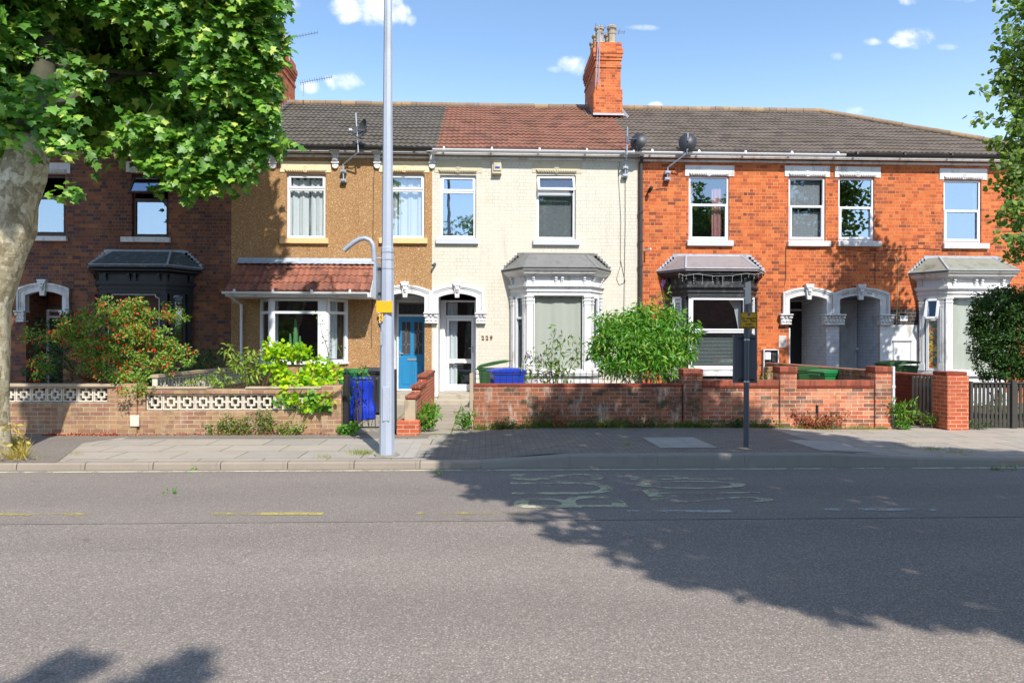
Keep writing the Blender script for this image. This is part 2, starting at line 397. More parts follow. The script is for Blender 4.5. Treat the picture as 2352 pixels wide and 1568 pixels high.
mat_simple('room_dark', srgb(44, 42, 42), .9, var=.2)
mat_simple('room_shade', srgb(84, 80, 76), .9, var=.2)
mat_simple('curtain_white', srgb(226, 230, 228), .9, var=.04)
mat_simple('curtain_beige', srgb(196, 194, 176), .9, var=.04)
mat_simple('curtain_pink', srgb(206, 150, 148), .9, var=.06)
mat_simple('blind_white', srgb(214, 218, 220), .6, var=.03)
mat_simple('blind_shade', srgb(140, 152, 146), .7, var=.03)
mat_simple('bark_limb_shaded', srgb(74, 72, 54), .9, var=.25, vs=5, grime=srgb(44, 42, 32), gamt=.6, gs=3, bump=.6, bs=16, bd=.02)  # upper trunk and limbs: crown shade put into a darker bark colour
mat_simple('blind_grey', srgb(120, 136, 160), .6, var=.03)
mat_simple('steel_galv', srgb(172, 180, 192), .42, metal=.35, var=.08, grime=srgb(136, 142, 150), gamt=.4, gs=6)
mat_simple('steel_lamp', srgb(176, 184, 198), .5, metal=.15, var=.05, grime=srgb(150, 154, 160), gamt=.5, gs=3, bump=.1, bs=60)
mat_simple('steel_dark', srgb(88, 92, 100), .5, metal=.3, var=.1, grime=srgb(120, 100, 80), gamt=.2)
mat_simple('steel_silver', srgb(190, 192, 196), .35, metal=.7, var=.05)
mat_simple('dish_grey', srgb(74, 76, 80), .5, var=.08, grime=srgb(130, 110, 88), gamt=.3, gs=4)
mat_simple('dish_dark', srgb(48, 50, 54), .45, var=.08)
mat_simple('lead', srgb(172, 178, 188), .55, metal=.1, var=.14, vs=6, grime=srgb(110, 112, 118), gamt=.5, gs=7, bump=.4, bs=12, bd=.01)
mat_simple('bay_roof_slate', srgb(118, 118, 116), .7, var=.16, vs=4, grime=srgb(84, 84, 74), gamt=.7, gs=5, bump=.3, bs=30)
mat_simple('bay_roof_felt', srgb(138, 128, 128), .75, var=.1, vs=3, grime=srgb(96, 90, 92), gamt=.4, gs=5, bump=.3, bs=120)
mat_simple('bay_roof_mossy', srgb(134, 134, 122), .8, var=.16, vs=4, grime=srgb(88, 92, 66), gamt=.8, gs=4, bump=.4, bs=30)
mat_simple('bay_roof_dark', srgb(78, 84, 86), .6, var=.2, vs=4, grime=srgb(150, 158, 166), gamt=.5, gs=8, bump=.3, bs=30)
mat_simple('pot_clay', srgb(176, 158, 134), .85, var=.18, vs=5, grime=srgb(92, 86, 80), gamt=.75, gs=6, bump=.4, bs=30)
mat_simple('cement', srgb(142, 136, 126), .9, var=.1, vs=5, grime=srgb(128, 120, 110), gamt=.5, gs=5, bump=.5, bs=40)
mat_simple('concrete_block', srgb(212, 204, 188), .85, var=.08, vs=6, grime=srgb(140, 128, 110), gamt=.5, gs=7, bump=.4, bs=60)
mat_simple('concrete_coping', srgb(176, 158, 132), .85, var=.1, vs=6, grime=srgb(120, 104, 84), gamt=.5, gs=6, bump=.4, bs=50)
mat_simple('bin_green', srgb(34, 122, 66), .42, var=.06, grime=srgb(52, 92, 60), gamt=.3)
mat_simple('bin_green_dark', srgb(40, 84, 44), .5, var=.08, grime=srgb(84, 96, 60), gamt=.4, gs=5)
mat_simple('bin_blue', srgb(20, 58, 172), .45, var=.1, grime=srgb(70, 82, 130), gamt=.4, gs=6)
mat_simple('bin_grey', srgb(56, 58, 64), .5, var=.06)
mat_simple('bag_blue', srgb(22, 56, 186), .38, var=.1, vs=9, bump=.5, bs=14, bd=.02)
mat_simple('rubber', srgb(26, 26, 27), .8)
mat_simple('sign_yellow', srgb(242, 172, 16), .45, var=.03)
mat_simple('sign_amber', srgb(206, 160, 24), .5, var=.05)
mat_simple('tag_yellow', srgb(224, 178, 60), .5, var=.06)
mat_simple('sign_white', srgb(226, 228, 230), .5, var=.03)
mat_simple('ink_black', srgb(28, 24, 26), .6)
mat_simple('ink_brown', srgb(120, 84, 52), .6)
mat_simple('ink_grey', srgb(146, 146, 148), .6)
mat_simple('wood_grey', srgb(128, 120, 110), .85, var=.2, vs=9, grime=srgb(74, 78, 66), gamt=.5, gs=5, bump=.4, bs=40)
mat_simple('wood_dark', srgb(62, 60, 56), .85, var=.2, vs=9, grime=srgb(84, 92, 70), gamt=.4, gs=5)
mat_simple('wood_brown', srgb(96, 66, 46), .8, var=.2, vs=9)
mat_simple('iron_black', srgb(28, 29, 32), .55, var=.15, grime=srgb(86, 62, 46), gamt=.25, gs=9)
mat_simple('cable_dark', srgb(66, 60, 56), .7)
mat_simple('cable_pale', srgb(186, 180, 130), .7)
mat_simple('step_stone', srgb(176, 166, 150), .9, var=.12, vs=5, grime=srgb(110, 100, 84), gamt=.6, gs=4, bump=.4, bs=50)
mat_simple('soil', srgb(92, 76, 58), .95, var=.25, vs=6, grime=srgb(70, 78, 40), gamt=.6, gs=3, bump=.8, bs=20, bd=.02)
mat_simple('cactus_green', srgb(86, 140, 84), .6, var=.1)
mat_simple('meter_dark', srgb(60, 58, 60), .7, var=.2)
mat_simple('paper', srgb(200, 206, 214), .8, var=.05)
mat_simple('bulb', srgb(220, 224, 216), .3, var=.02)
mat_simple('marks_white', srgb(196, 196, 192), .8, var=.1)

def mat_glass(name, refl=.22, tint=(.86, .9, .93, 1)):
    m, nt = newmat(name)
    fr = nt.math('POWER', nt.n('LayerWeight', None, Blend=.5).outputs['Facing'], 4.0)
    fac = nt.math('ADD', refl, nt.math('MULTIPLY', fr, .6), clamp=True)
    wob = nt.bump(nt.noise(nt.pos(), 1.7, 2), .05, .02)
    gl = nt.n('BsdfGlossy', None, Color=(.74, .86, 1, 1), Roughness=.012, Normal=wob).outputs[0]
    tr = nt.n('BsdfTransparent', None, Color=tint).outputs[0]
    mx = nt.n('MixShader', None, i0=fac, i1=tr, i2=gl).outputs[0]
    finish(nt, mx); return m
mat_glass('glass_clear', .13); mat_glass('glass_sky', .5); mat_glass('glass_mid', .3)
mat_glass('glass_low', .05)

def mat_pebble():
    m, nt = newmat('pebbledash')
    uv = nt.uv()
    v = nt.n('TexVoronoi', dict(feature='F1'), Vector=uv, Scale=62.0)
    cid = nt.xyz(v.outputs['Color'])[0]
    c = nt.ramp(cid, [(0, srgb(146, 109, 70)), (.2, srgb(164, 125, 82)), (.45, srgb(177, 137, 92)), (.7, srgb(187, 148, 104)), (.85, srgb(150, 110, 74)), (.95, srgb(204, 174, 132)), (1, srgb(222, 204, 174))])
    big = nt.noise(uv, .8, 5, .6)
    c = nt.mix(nt.math('MULTIPLY', nt.smooth(big, .45, .7), .28), c, nt.mix(1.0, c, (.72, .68, .62, 1), 'MULTIPLY'))
    n2 = nt.noise(uv, 9, 4, .6)
    c = nt.mix(nt.math('MULTIPLY', nt.smooth(n2, .48, .7), .25), c, srgb(158, 112, 64))
    ux, vx, _ = nt.xyz(uv); stv = nt.noise(nt.comb(nt.math('MULTIPLY', ux, 3.4), nt.math('MULTIPLY', vx, .3), 9), 1.6, 5, .62)
    c = nt.mix(nt.math('MULTIPLY', nt.smooth(stv, .52, .74), .4), c, nt.mix(1.0, c, (.62, .58, .54, 1), 'MULTIPLY'))
    h = nt.math('SUBTRACT', 1.0, v.outputs['Distance'])
    finish(nt, prin(nt, c, .85, nt.bump(h, .7, .012), spec=.3))
mat_pebble()

def mat_tiles(name, cols, tw=.30, th=.30, lich=.2, moss=None):
    m, nt = newmat(name)
    u, v, _ = nt.xyz(nt.uv())
    row = nt.math('FLOOR', nt.math('DIVIDE', v, th)); odd = nt.math('MODULO', nt.math('ADD', row, 400), 2.0)
    col = nt.math('FLOOR', nt.math('ADD', nt.math('DIVIDE', u, tw), nt.math('MULTIPLY', odd, .5)))
    rid = nt.white(nt.comb(col, row, .5)); c = nt.ramp(rid, cols)
    fv = nt.math('FRACT', nt.math('DIVIDE', v, th))
    n = nt.noise(nt.uv(), 14, 5, .7)
    c = nt.mix(nt.math('MULTIPLY', nt.smooth(n, .45, .75), .45), c, nt.mix(1.0, c, (.5, .47, .45, 1), 'MULTIPLY'))
    nb = nt.noise(nt.uv(), 1.1, 4, .6)
    if moss: c = nt.mix(nt.math('MULTIPLY', nt.smooth(nb, .46, .66), .4), c, moss)
    l = nt.noise(nt.vm('ADD', nt.uv(), (31, 7, 0)), 5.5, 4, .6)
    c = nt.mix(nt.math('MULTIPLY', nt.smooth(l, .74, .78), lich), c, srgb(206, 140, 50))
    w = nt.noise(nt.vm('ADD', nt.uv(), (3, 77, 0)), 26, 2, .5)
    c = nt.mix(nt.math('MULTIPLY', nt.smooth(w, .80, .83), .7), c, srgb(200, 196, 186))
    finish(nt, prin(nt, c, .82, nt.bump(n, .35, .01), spec=.3))
mat_tiles('tiles_grey', [(0, srgb(90, 84, 78)), (.5, srgb(102, 95, 88)), (1, srgb(82, 78, 73))], lich=.5, moss=srgb(94, 90, 70))
mat_tiles('tiles_red', [(0, srgb(132, 90, 74)), (.5, srgb(142, 99, 82)), (.8, srgb(122, 84, 70)), (1, srgb(110, 78, 68))], lich=.7, moss=srgb(116, 88, 62))
mat_tiles('tiles_brown', [(0, srgb(104, 93, 84)), (.5, srgb(114, 102, 92)), (1, srgb(92, 83, 76))], lich=.3, moss=srgb(88, 82, 64))
mat_tiles('tiles_porch', [(0, srgb(146, 92, 74)), (.4, srgb(158, 104, 84)), (.8, srgb(134, 86, 70)), (1, srgb(118, 80, 68))], tw=.15, lich=.1)
mat_tiles('tiles_ridge', [(0, srgb(150, 126, 104)), (.5, srgb(132, 112, 92)), (1, srgb(164, 136, 100))], tw=.45, th=5, lich=.8)

def mat_asphalt(name, base, coarse, s, contrast, brown=.3):
    m, nt = newmat(name)
    p = nt.pos()
    v = nt.n('TexVoronoi', dict(feature='F1'), Vector=p, Scale=s)
    cid = nt.xyz(v.outputs['Color'])[0]
    k = nt.math('ADD', 1-contrast, nt.math('MULTIPLY', cid, 2*contrast))
    c = nt.mix(1.0, base, nt.comb(k, k, k), 'MULTIPLY')
    c = nt.mix(nt.math('MULTIPLY', nt.math('GREATER_THAN', cid, .93), .6), c, srgb(190, 180, 168))
    edge = nt.smooth(v.outputs['Distance'], .35, .62)
    c = nt.mix(nt.math('MULTIPLY', edge, coarse), c, srgb(62, 60, 60))
    hu = nt.noise(p, s*.6, 2); c = nt.mix(nt.math('MULTIPLY', nt.smooth(hu, .5, .7), brown), c, nt.mix(1.0, c, (1.12, .95, .84, 1), 'MULTIPLY'))
    b = nt.noise(nt.vm('MULTIPLY', p, (.35, 1.0, 1)), 1.2, 6, .62)
    kb = nt.math('ADD', .84, nt.math('MULTIPLY', b, .32)); c = nt.mix(1.0, c, nt.comb(kb, kb, kb), 'MULTIPLY')
    py = nt.xyz(p)[1]
    tr = nt.math('SINE', nt.math('ADD', nt.math('MULTIPLY', py, 3.6), nt.math('MULTIPLY', nt.noise(nt.vm('MULTIPLY', p, (.12, .3, 1)), 1.0, 2), 2.0)))
    kt = nt.math('ADD', .985, nt.math('MULTIPLY', tr, .045)); c = nt.mix(1.0, c, nt.comb(kt, kt, kt), 'MULTIPLY')
    stn = nt.noise(nt.vm('MULTIPLY', p, (.8, 1.0, 1)), 2.3, 4, .6)
    c = nt.mix(nt.math('MULTIPLY', nt.smooth(stn, .66, .74), .45), c, srgb(74, 71, 69))
    ck = nt.n('TexVoronoi', dict(feature='DISTANCE_TO_EDGE'), Vector=nt.vm('ADD', nt.vm('MULTIPLY', p, (.30, .55, 1)), nt.vm('MULTIPLY', nt.n('TexNoise', None, Vector=p, Scale=1.6, Detail=5).outputs['Color'], (.5, .5, 0))), Scale=1.0).outputs['Distance']
    ckm = nt.math('MULTIPLY', nt.math('SUBTRACT', 1.0, nt.smooth(ck, .002, .006)), nt.smooth(nt.noise(p, .45, 2), .5, .62))
    c = nt.mix(nt.math('MULTIPLY', ckm, .16), c, srgb(56, 54, 53))
    h = nt.math('ADD', nt.math('SUBTRACT', 1.0, v.outputs['Distance']), nt.math('MULTIPLY', nt.noise(p, s*2.4, 3), .5))
    finish(nt, prin(nt, c, .88, nt.bump(h, .55, .006), spec=.25))
mat_asphalt('asphalt_coarse', srgb(149, 138, 129), .4, 84.0, .11)
mat_asphalt('asphalt_fine', srgb(141, 131, 123), .35, 110.0, .12)
mat_asphalt('asphalt_path', srgb(136, 127, 118), .3, 120.0, .10)

def mat_slabs(name, base, bw, bh, var, joint, offs=.5, warm=None, grassy=0.0, mj=.012):
    m, nt = newmat(name)
    p = nt.pos(); u, v, _ = nt.xyz(p)
    rowf = nt.math('DIVIDE', v, bh); row = nt.math('FLOOR', rowf); fv = nt.math('FRACT', rowf)
    q = nt.math('ADD', nt.math('DIVIDE', u, bw), nt.math('MULTIPLY', nt.math('MODULO', nt.math('ADD', row, 1000), 2.0), offs))
    col = nt.math('FLOOR', q); fu = nt.math('FRACT', q)
    du = nt.math('MULTIPLY', nt.math('MINIMUM', fu, nt.math('SUBTRACT', 1.0, fu)), bw)
    dv = nt.math('MULTIPLY', nt.math('MINIMUM', fv, nt.math('SUBTRACT', 1.0, fv)), bh)
    dd = nt.math('ADD', nt.math('MINIMUM', du, dv), nt.math('MULTIPLY', nt.math('SUBTRACT', nt.noise(p, 30, 3), .5), .008))
    sl = nt.smooth(dd, mj*.3, mj*.7)
    rid = nt.white(nt.comb(col, row, 2)); rid2 = nt.white(nt.comb(col, row, 5))
    k = nt.math('ADD', 1-var, nt.math('MULTIPLY', rid, 2*var))
    c = nt.mix(1.0, base, nt.comb(k, k, k), 'MULTIPLY')
    if warm is not None: c = nt.mix(nt.math('MULTIPLY', nt.math('GREATER_THAN', rid2, .45), .8), c, warm)
    n = nt.noise(p, 3, 6, .65); kn = nt.math('ADD', .8, nt.math('MULTIPLY', n, .4)); c = nt.mix(1.0, c, nt.comb(kn, kn, kn), 'MULTIPLY')
    f = nt.noise(p, 160, 2); kf = nt.math('ADD', .85, nt.math('MULTIPLY', f, .3)); c = nt.mix(1.0, c, nt.comb(kf, kf, kf), 'MULTIPLY')
    jc = nt.mix(nt.math('MULTIPLY', nt.smooth(nt.noise(p, 1.8, 4), .5, .6), grassy), joint, srgb(120, 132, 60))
    c = nt.mix(sl, jc, c)
    finish(nt, prin(nt, c, .88, nt.bump(nt.math('ADD', sl, nt.math('MULTIPLY', f, .2)), .5, .006), spec=.25))
mat_slabs('slabs', srgb(158, 150, 139), .9, .62, .06, srgb(92, 84, 70), warm=srgb(168, 156, 142), grassy=.8, mj=.016)
mat_slabs('slabs_path', srgb(156, 147, 132), .62, .62, .08, srgb(96, 90, 70), offs=0, grassy=.9, mj=.03)
mat_slabs('block_paving', srgb(132, 122, 111), .2, .1, .1, srgb(92, 84, 78), mj=.010)
mat_slabs('slab_pale', srgb(166, 160, 150), .4, .4, .04, srgb(150, 144, 134), offs=0)
mat_slabs('kerb_stone', srgb(150, 138, 124), .915, 9, .06, srgb(80, 74, 66), offs=0, mj=.012)

def mat_mark(name, col, wear, scale):
    m, nt = newmat(name)
    p = nt.pos(); n = nt.noise(p, scale, 6, .75); f = nt.noise(p, 90, 3, .6)
    a = nt.smooth(nt.math('ADD', n, nt.math('MULTIPLY', nt.math('SUBTRACT', f, .5), .5)), wear-.07, wear+.07)
    b = nt.n('BsdfTransparent').outputs[0]
    s_ = prin(nt, col, .85, spec=.3)
    finish(nt, nt.n('MixShader', None, i0=a, i1=b, i2=s_).outputs[0])
mat_mark('mark_yellow', srgb(178, 164, 92), .53, 1.6)
mat_mark('mark_yellow_worn', srgb(182, 178, 148), .48, 2.6)
mat_mark('mark_pale', srgb(200, 194, 160), .44, 2.5)
mat_mark('mark_white_worn', srgb(176, 174, 166), .5, 3.0)

def mat_leaf(name, cols, transl=.35, rough=.42, spec=.5, alt=None):
    m, nt = newmat(name)
    r = nt.isl(); c = nt.ramp(r, cols)
    n = nt.noise(nt.pos(), 1.3, 3); k = nt.math('ADD', .8, nt.math('MULTIPLY', n, .4))
    c = nt.mix(1.0, c, nt.comb(k, k, nt.math('MULTIPLY', k, .92)), 'MULTIPLY')
    a = prin(nt, c, rough, spec=spec)
    ct = nt.mix(1.0, c, (1.25, 1.35, .5, 1), 'MULTIPLY')
    t = nt.n('BsdfTranslucent', None, Color=ct).outputs[0]
    finish(nt, nt.n('MixShader', None, i0=transl, i1=a, i2=t).outputs[0])
mat_leaf('leaf_plane', [(0, srgb(66, 108, 36)), (.4, srgb(88, 138, 46)), (.75, srgb(112, 162, 56)), (.92, srgb(156, 190, 76)), (1, srgb(196, 208, 104))], .3, .46)
mat_leaf('leaf_lime', [(0, srgb(66, 98, 34)), (.6, srgb(96, 132, 46)), (1, srgb(146, 168, 72))], .4, .5)
mat_leaf('leaf_hedge', [(0, srgb(46, 78, 34)), (.6, srgb(62, 100, 42)), (1, srgb(88, 126, 54))], .3, .5)
mat_leaf('leaf_fuchsia', [(0, srgb(84, 120, 44)), (.5, srgb(116, 152, 56)), (.85, srgb(146, 176, 70)), (1, srgb(150, 150, 62))], .3, .55)
mat_leaf('leaf_yellow', [(0, srgb(92, 150, 24)), (.4, srgb(140, 190, 24)), (.75, srgb(186, 210, 24)), (1, srgb(206, 214, 40))], .35, .5)
mat_leaf('leaf_bright', [(0, srgb(58, 116, 28)), (.5, srgb(90, 150, 42)), (.85, srgb(124, 172, 56)), (1, srgb(170, 176, 80))], .35, .5)
mat_leaf('leaf_bamboo', [(0, srgb(104, 140, 50)), (.6, srgb(142, 172, 66)), (1, srgb(176, 180, 90))], .35, .5)
mat_leaf('leaf_weed', [(0, srgb(70, 104, 36)), (.6, srgb(98, 132, 46)), (1, srgb(140, 140, 66))], .3, .6)
mat_leaf('leaf_dark', [(0, srgb(40, 72, 30)), (.6, srgb(56, 92, 38)), (1, srgb(84, 112, 50))], .25, .55)
mat_leaf('leaf_red', [(0, srgb(150, 58, 48)), (.5, srgb(176, 84, 60)), (.8, srgb(140, 120, 60)), (1, srgb(110, 130, 54))], .25, .6)
mat_leaf('flower_red', [(0, srgb(220, 32, 36)), (.6, srgb(240, 60, 52)), (1, srgb(242, 110, 84))], .3, .5)
mat_leaf('flower_purple', [(0, srgb(120, 60, 150)), (.6, srgb(150, 84, 176)), (1, srgb(176, 120, 190))], .3, .6)
mat_leaf('flower_yellow', [(0, srgb(226, 176, 20)), (1, srgb(240, 204, 40))], .3, .6)
mat_leaf('litter_red', [(0, srgb(150, 50, 36)), (.6, srgb(186, 84, 56)), (1, srgb(196, 140, 90))], .1, .8)
mat_leaf('grass_dry', [(0, srgb(176, 150, 84)), (.6, srgb(206, 180, 110)), (1, srgb(170, 170, 80))], .3, .7)
mat_leaf('grass_green', [(0, srgb(104, 128, 46)), (.6, srgb(146, 158, 66)), (1, srgb(190, 176, 96))], .3, .7)
mat_leaf('leaf_dry', [(0, srgb(166, 104, 60)), (.6, srgb(196, 140, 90)), (1, srgb(214, 176, 120))], .2, .7)
def mat_bark():
    m, nt = newmat('bark_plane')
    p = nt.pos(); wv = nt.n('TexNoise', None, Vector=p, Scale=5.0, Detail=4).outputs['Color']
    q = nt.vm('ADD', nt.vm('MULTIPLY', p, (1, 1, .62)), nt.vm('MULTIPLY', wv, (.14, .14, .14)))
    v = nt.n('TexVoronoi', dict(feature='F1'), Vector=q, Scale=9.0); v2 = nt.n('TexVoronoi', dict(feature='F1'), Vector=q, Scale=23.0)
    cid = nt.xyz(v.outputs['Color'])[0]; cid2 = nt.xyz(v2.outputs['Color'])[0]
    t = nt.math('ADD', nt.math('MULTIPLY', cid, .65), nt.math('MULTIPLY', cid2, .35))
    c = nt.ramp(t, [(0, srgb(106, 96, 72)), (.24, srgb(132, 120, 90)), (.38, srgb(164, 152, 122)), (.55, srgb(196, 186, 156)), (.72, srgb(208, 200, 176)), (.86, srgb(160, 158, 122)), (1, srgb(118, 110, 84))], 'CONSTANT')
    c2 = nt.ramp(nt.noise(p, 7.0, 5, .7), [(.3, srgb(120, 108, 82)), (.6, srgb(204, 194, 166))]); c = nt.mix(.35, c, c2)
    sp = nt.noise(nt.vm('MULTIPLY', p, (8, 8, 40)), 1.0, 4, .6); c = nt.mix(nt.math('MULTIPLY', nt.smooth(sp, .58, .7), .4), c, srgb(84, 76, 58))
    h = nt.math('ADD', nt.math('MULTIPLY', t, 1.2), nt.math('MULTIPLY', sp, .4))
    finish(nt, prin(nt, c, .85, nt.bump(h, .9, .02), spec=.25))
mat_bark()
mat_simple('bark_dark', srgb(72, 62, 50), .9, var=.2, vs=8, bump=.8, bs=16, bd=.02)
mat_simple('stem_green', srgb(96, 112, 60), .8); mat_simple('stem_brown', srgb(128, 96, 66), .8)
def mat_stained():
    m, nt = newmat('stained_pane')
    v = nt.n('TexVoronoi', dict(feature='F1'), Vector=nt.uv(), Scale=26.0)
    c = nt.ramp(nt.xyz(v.outputs['Color'])[0], [(0, srgb(60, 96, 60)), (.25, srgb(190, 140, 50)), (.5, srgb(170, 70, 60)), (.65, srgb(60, 120, 130)), (.8, srgb(206, 176, 70)), (1, srgb(130, 80, 110))], 'CONSTANT')
    finish(nt, prin(nt, c, .25, spec=.6))
mat_stained()
# ------------------------------------------------------------------ ground
YF = 18.2                                     # house fronts
YK = G(700, 1077, 0).y                        # kerb face
YWL = G(600, 999, .10).y                      # left garden wall face
YWR = 12.95                                   # right garden wall face
RX = (P(1095, 900, YK).x, P(1285, 900, YK).x, P(1905, 900, YK).x, P(2210, 900, YK).x)
def sst(a, b, x):
    t = min(1, max(0, (x-a)/(b-a))); return t*t*(3-2*t)
def zp(x, y):
    r = sst(RX[0], RX[1], x)*(1-sst(RX[2], RX[3], x))
    t = min(1, max(0, (y-YK)/(YWR-YK)))
    return .095+r*(.085*(1-t)+.035*t)+.012*t
def sheet(name, x0, x1, y0, y1, dz, mat, n=60, m=12, kind='structure', zf=zp, edge=None):
    vs = []; fs = []
    for j in range(m+1):
        for i in range(n+1):
            x = x0+(x1-x0)*i/n; y = y0+(y1-y0)*j/m
            if edge: x, y = edge(i/n, j/m)
            vs.append((x, y, zf(x, y)+dz))
    for j in range(m):
        for i in range(n):
            a = j*(n+1)+i; fs.append((a, a+1, a+n+2, a+n+1))
    mb = MB(); mb.add(vs, fs); o = mb.build(name, mat, at=(0, 0, 0))
    if kind: o['kind'] = kind
    return o
def struct(mb, name, mat):
    o = mb.build(name, mat, at=(0, 0, 0)); o['kind'] = 'structure'; return o
struct(MB().quad((-900, -900, -.03), (900, -900, -.03), (900, 900, -.03), (-900, 900, -.03)), 'ground', 'soil')
YSEAM = G(1176, 1196, 0).y
struct(MB().quad((-60, -9.4, 0), (60, -9.4, 0), (60, YK+.05, 0), (-60, YK+.05, 0)), 'road', 'asphalt_coarse')
struct(MB().quad((-60, YSEAM, .004), (60, YSEAM, .004), (60, YK+.04, .004), (-60, YK+.04, .004)), 'road_edge_strip', 'asphalt_fine')
# near side pavement under the viewpoint's back
struct(MB().box(-60, 60, -13.5, -9.4, -.02, .1), 'near_pavement', 'slabs')
sheet('pavement', -22, 26, YK+.13, YWR+.5, 0, 'slabs', n=160, m=10)
xa = G(985, 1040, .1).x; xb = G(1935, 1035, .14).x
sheet('block_paving', xa, xb, YK+.14, YWR-.02, .004, 'block_paving', n=60, m=10,
      edge=lambda u, v: (xa+(xb-xa)*u+(v*.25*(1-u))+(v*1.0*u*0), YK+.14+(YWR-.03-YK-.14)*v))
# worn tarmac corner by the plane tree and along the wall foot
t0 = G(-120, 1062, .1); t1 = G(130, 1062, .1); t2 = G(300, 1003, .1)
mb = MB(); mb.add([(t0.x, t0.y, .1035), (t1.x, t1.y, .1035), (t2.x-.4, YWL-.9, .1035), (t2.x+.1, YWL+.1, .112), (t0.x-3, YWL+.1, .112), (t0.x-3, t0.y, .1035)], [(0, 1, 2, 3, 4, 5)])
struct(mb, 'tarmac_patch', 'asphalt_path')
struct(MB().quad((t2.x, YWL-.45, .108), (G(985, 1003, .1).x, YWL-.45, .108), (G(985, 1003, .1).x, YWL+.35, .114), (t2.x, YWL+.35, .114)), 'tarmac_strip', 'asphalt_path')
for (a, b, c, d) in ((1517, 1650, 1006, 1030), (1888, 2010, 1012, 1037)):
    p0 = G(a, d, .17); p1 = G(b, d, .17); p2 = G(b-6, c, .15); 
    sheet('pale_paving', p0.x, p1.x, p0.y, p2.y, .009, 'slab_pale', n=6, m=3)
p0 = G(860, 1052, .1); p1 = G(950, 1052, .1); p2 = G(950, 1012, .1)
sheet('pale_paving', p0.x-.1, p1.x, p0.y, p2.y, .008, 'slab_pale', n=6, m=3)
# kerb: long stones with joints, standing higher where buses stop
kx = -22.0; mb = MB(); mb2 = MB()
while kx < 26:
    L = .914 if kx < RX[0] else (1.25 if kx < RX[3] else .914)
    hi = RX[0]-.1 < kx < RX[3]
    x0, x1 = kx+.0015, kx+L-.0015
    za, zb_ = zp(x0, YK)+.004, zp(x1, YK)+.004
    w = .14; c = .022; lean = .03 if hi else .012
    prof = [(0, 0)]
    vs = []
    for x, z in ((x0, za), (x1, zb_)):
        vs += [(x, YK-lean, -.01), (x, YK-.002, z-c), (x, YK+c*.5, z-c*.3), (x, YK+c*1.2, z), (x, YK+w, z), (x, YK+w, -.01)]
    fs = [tuple(range(5, -1, -1)), tuple(range(6, 12))]+[(i, (i+1) % 6, 6+(i+1) % 6, 6+i) for i in range(6)]
    (mb2 if hi else mb).add(vs, fs); kx += L
mb.v += mb2.v if False else []
struct(mb, 'kerb', 'kerb_stone'); struct(mb2, 'raised_kerb', 'cement')
# road markings
def strip(name, a, b, w, mat, dz=.009):
    a, b = Vector(a), Vector(b); t = (b-a).normalized(); n_ = Vector((-t.y, t.x, 0))*w/2
    n = max(1, int((b-a).length/.6)); mb = MB()
    for i in range(n):
        p, q = a.lerp(b, i/n), a.lerp(b, (i+1)/n)
        mb.add([(p-n_)+Vector((0, 0, dz)), (q-n_)+Vector((0, 0, dz)), (q+n_)+Vector((0, 0, dz)), (p+n_)+Vector((0, 0, dz))], [(0, 1, 2, 3)])
    return struct(mb, name, mat)
strip('kerbside_line', (-22, YK-.17, 0), (26, YK-.17, 0), .075, 'mark_pale')
for (x0, x1, y, mt) in ((-140, 272, 1182, 'mark_yellow'), (486, 742, 1181, 'mark_yellow'), (960, 1210, 1179, 'mark_yellow'), (1440, 1680, 1175, 'mark_white_worn'), (1893, 2147, 1171, 'mark_white_worn'), (2420, 2680, 1168, 'mark_white_worn')):
    strip('bay_line', G(x0, y, 0), G(x1, y, 0), .10, mt)
def road_word(txt, x0, x1, y0, y1):
    mb = text_mb(txt, 1.0, (0, 0, 0), (0, 1, 0), (-1, 0, 0), (0, 0, 1), 0)
    A = np.array(mb.v); lo, hi = A.min(0), A.max(0)
    mb.v = [(x0+(v[0]-lo[0])/(hi[0]-lo[0])*(x1-x0), y0+(v[1]-lo[1])/(hi[1]-lo[1])*(y1-y0), .0095) for v in mb.v]
    fs = []; 
    mb.f = list(set(f for f in mb.f)); return struct(mb, 'road_lettering', 'mark_yellow_worn')
a = G(1448, 1166, 0); b = G(1165, 1089, 0)
road_word('BUS', b.x+.0, a.x, a.y, b.y)
a = G(1851, 1153, 0); b = G(1560, 1096, 0)
road_word('STOP', 1.85, 3.25, a.y, b.y+.1)
# ground inside the gardens and the front paths
struct(MB().quad((-20, YWL+.2, .10), (26, YWL+.2, .10), (26, YF+.1, .13), (-20, YF+.1, .13)), 'garden_ground', 'soil')
g0 = G(945, 1000, .11).x; 
def path(name, xa0, xb0, xa1, xb1, y0, y1, mat):
    struct(MB().quad((xa0, y0, .118), (xb0, y0, .118), (xb1, y1, .142), (xa1, y1, .142)), name, mat)
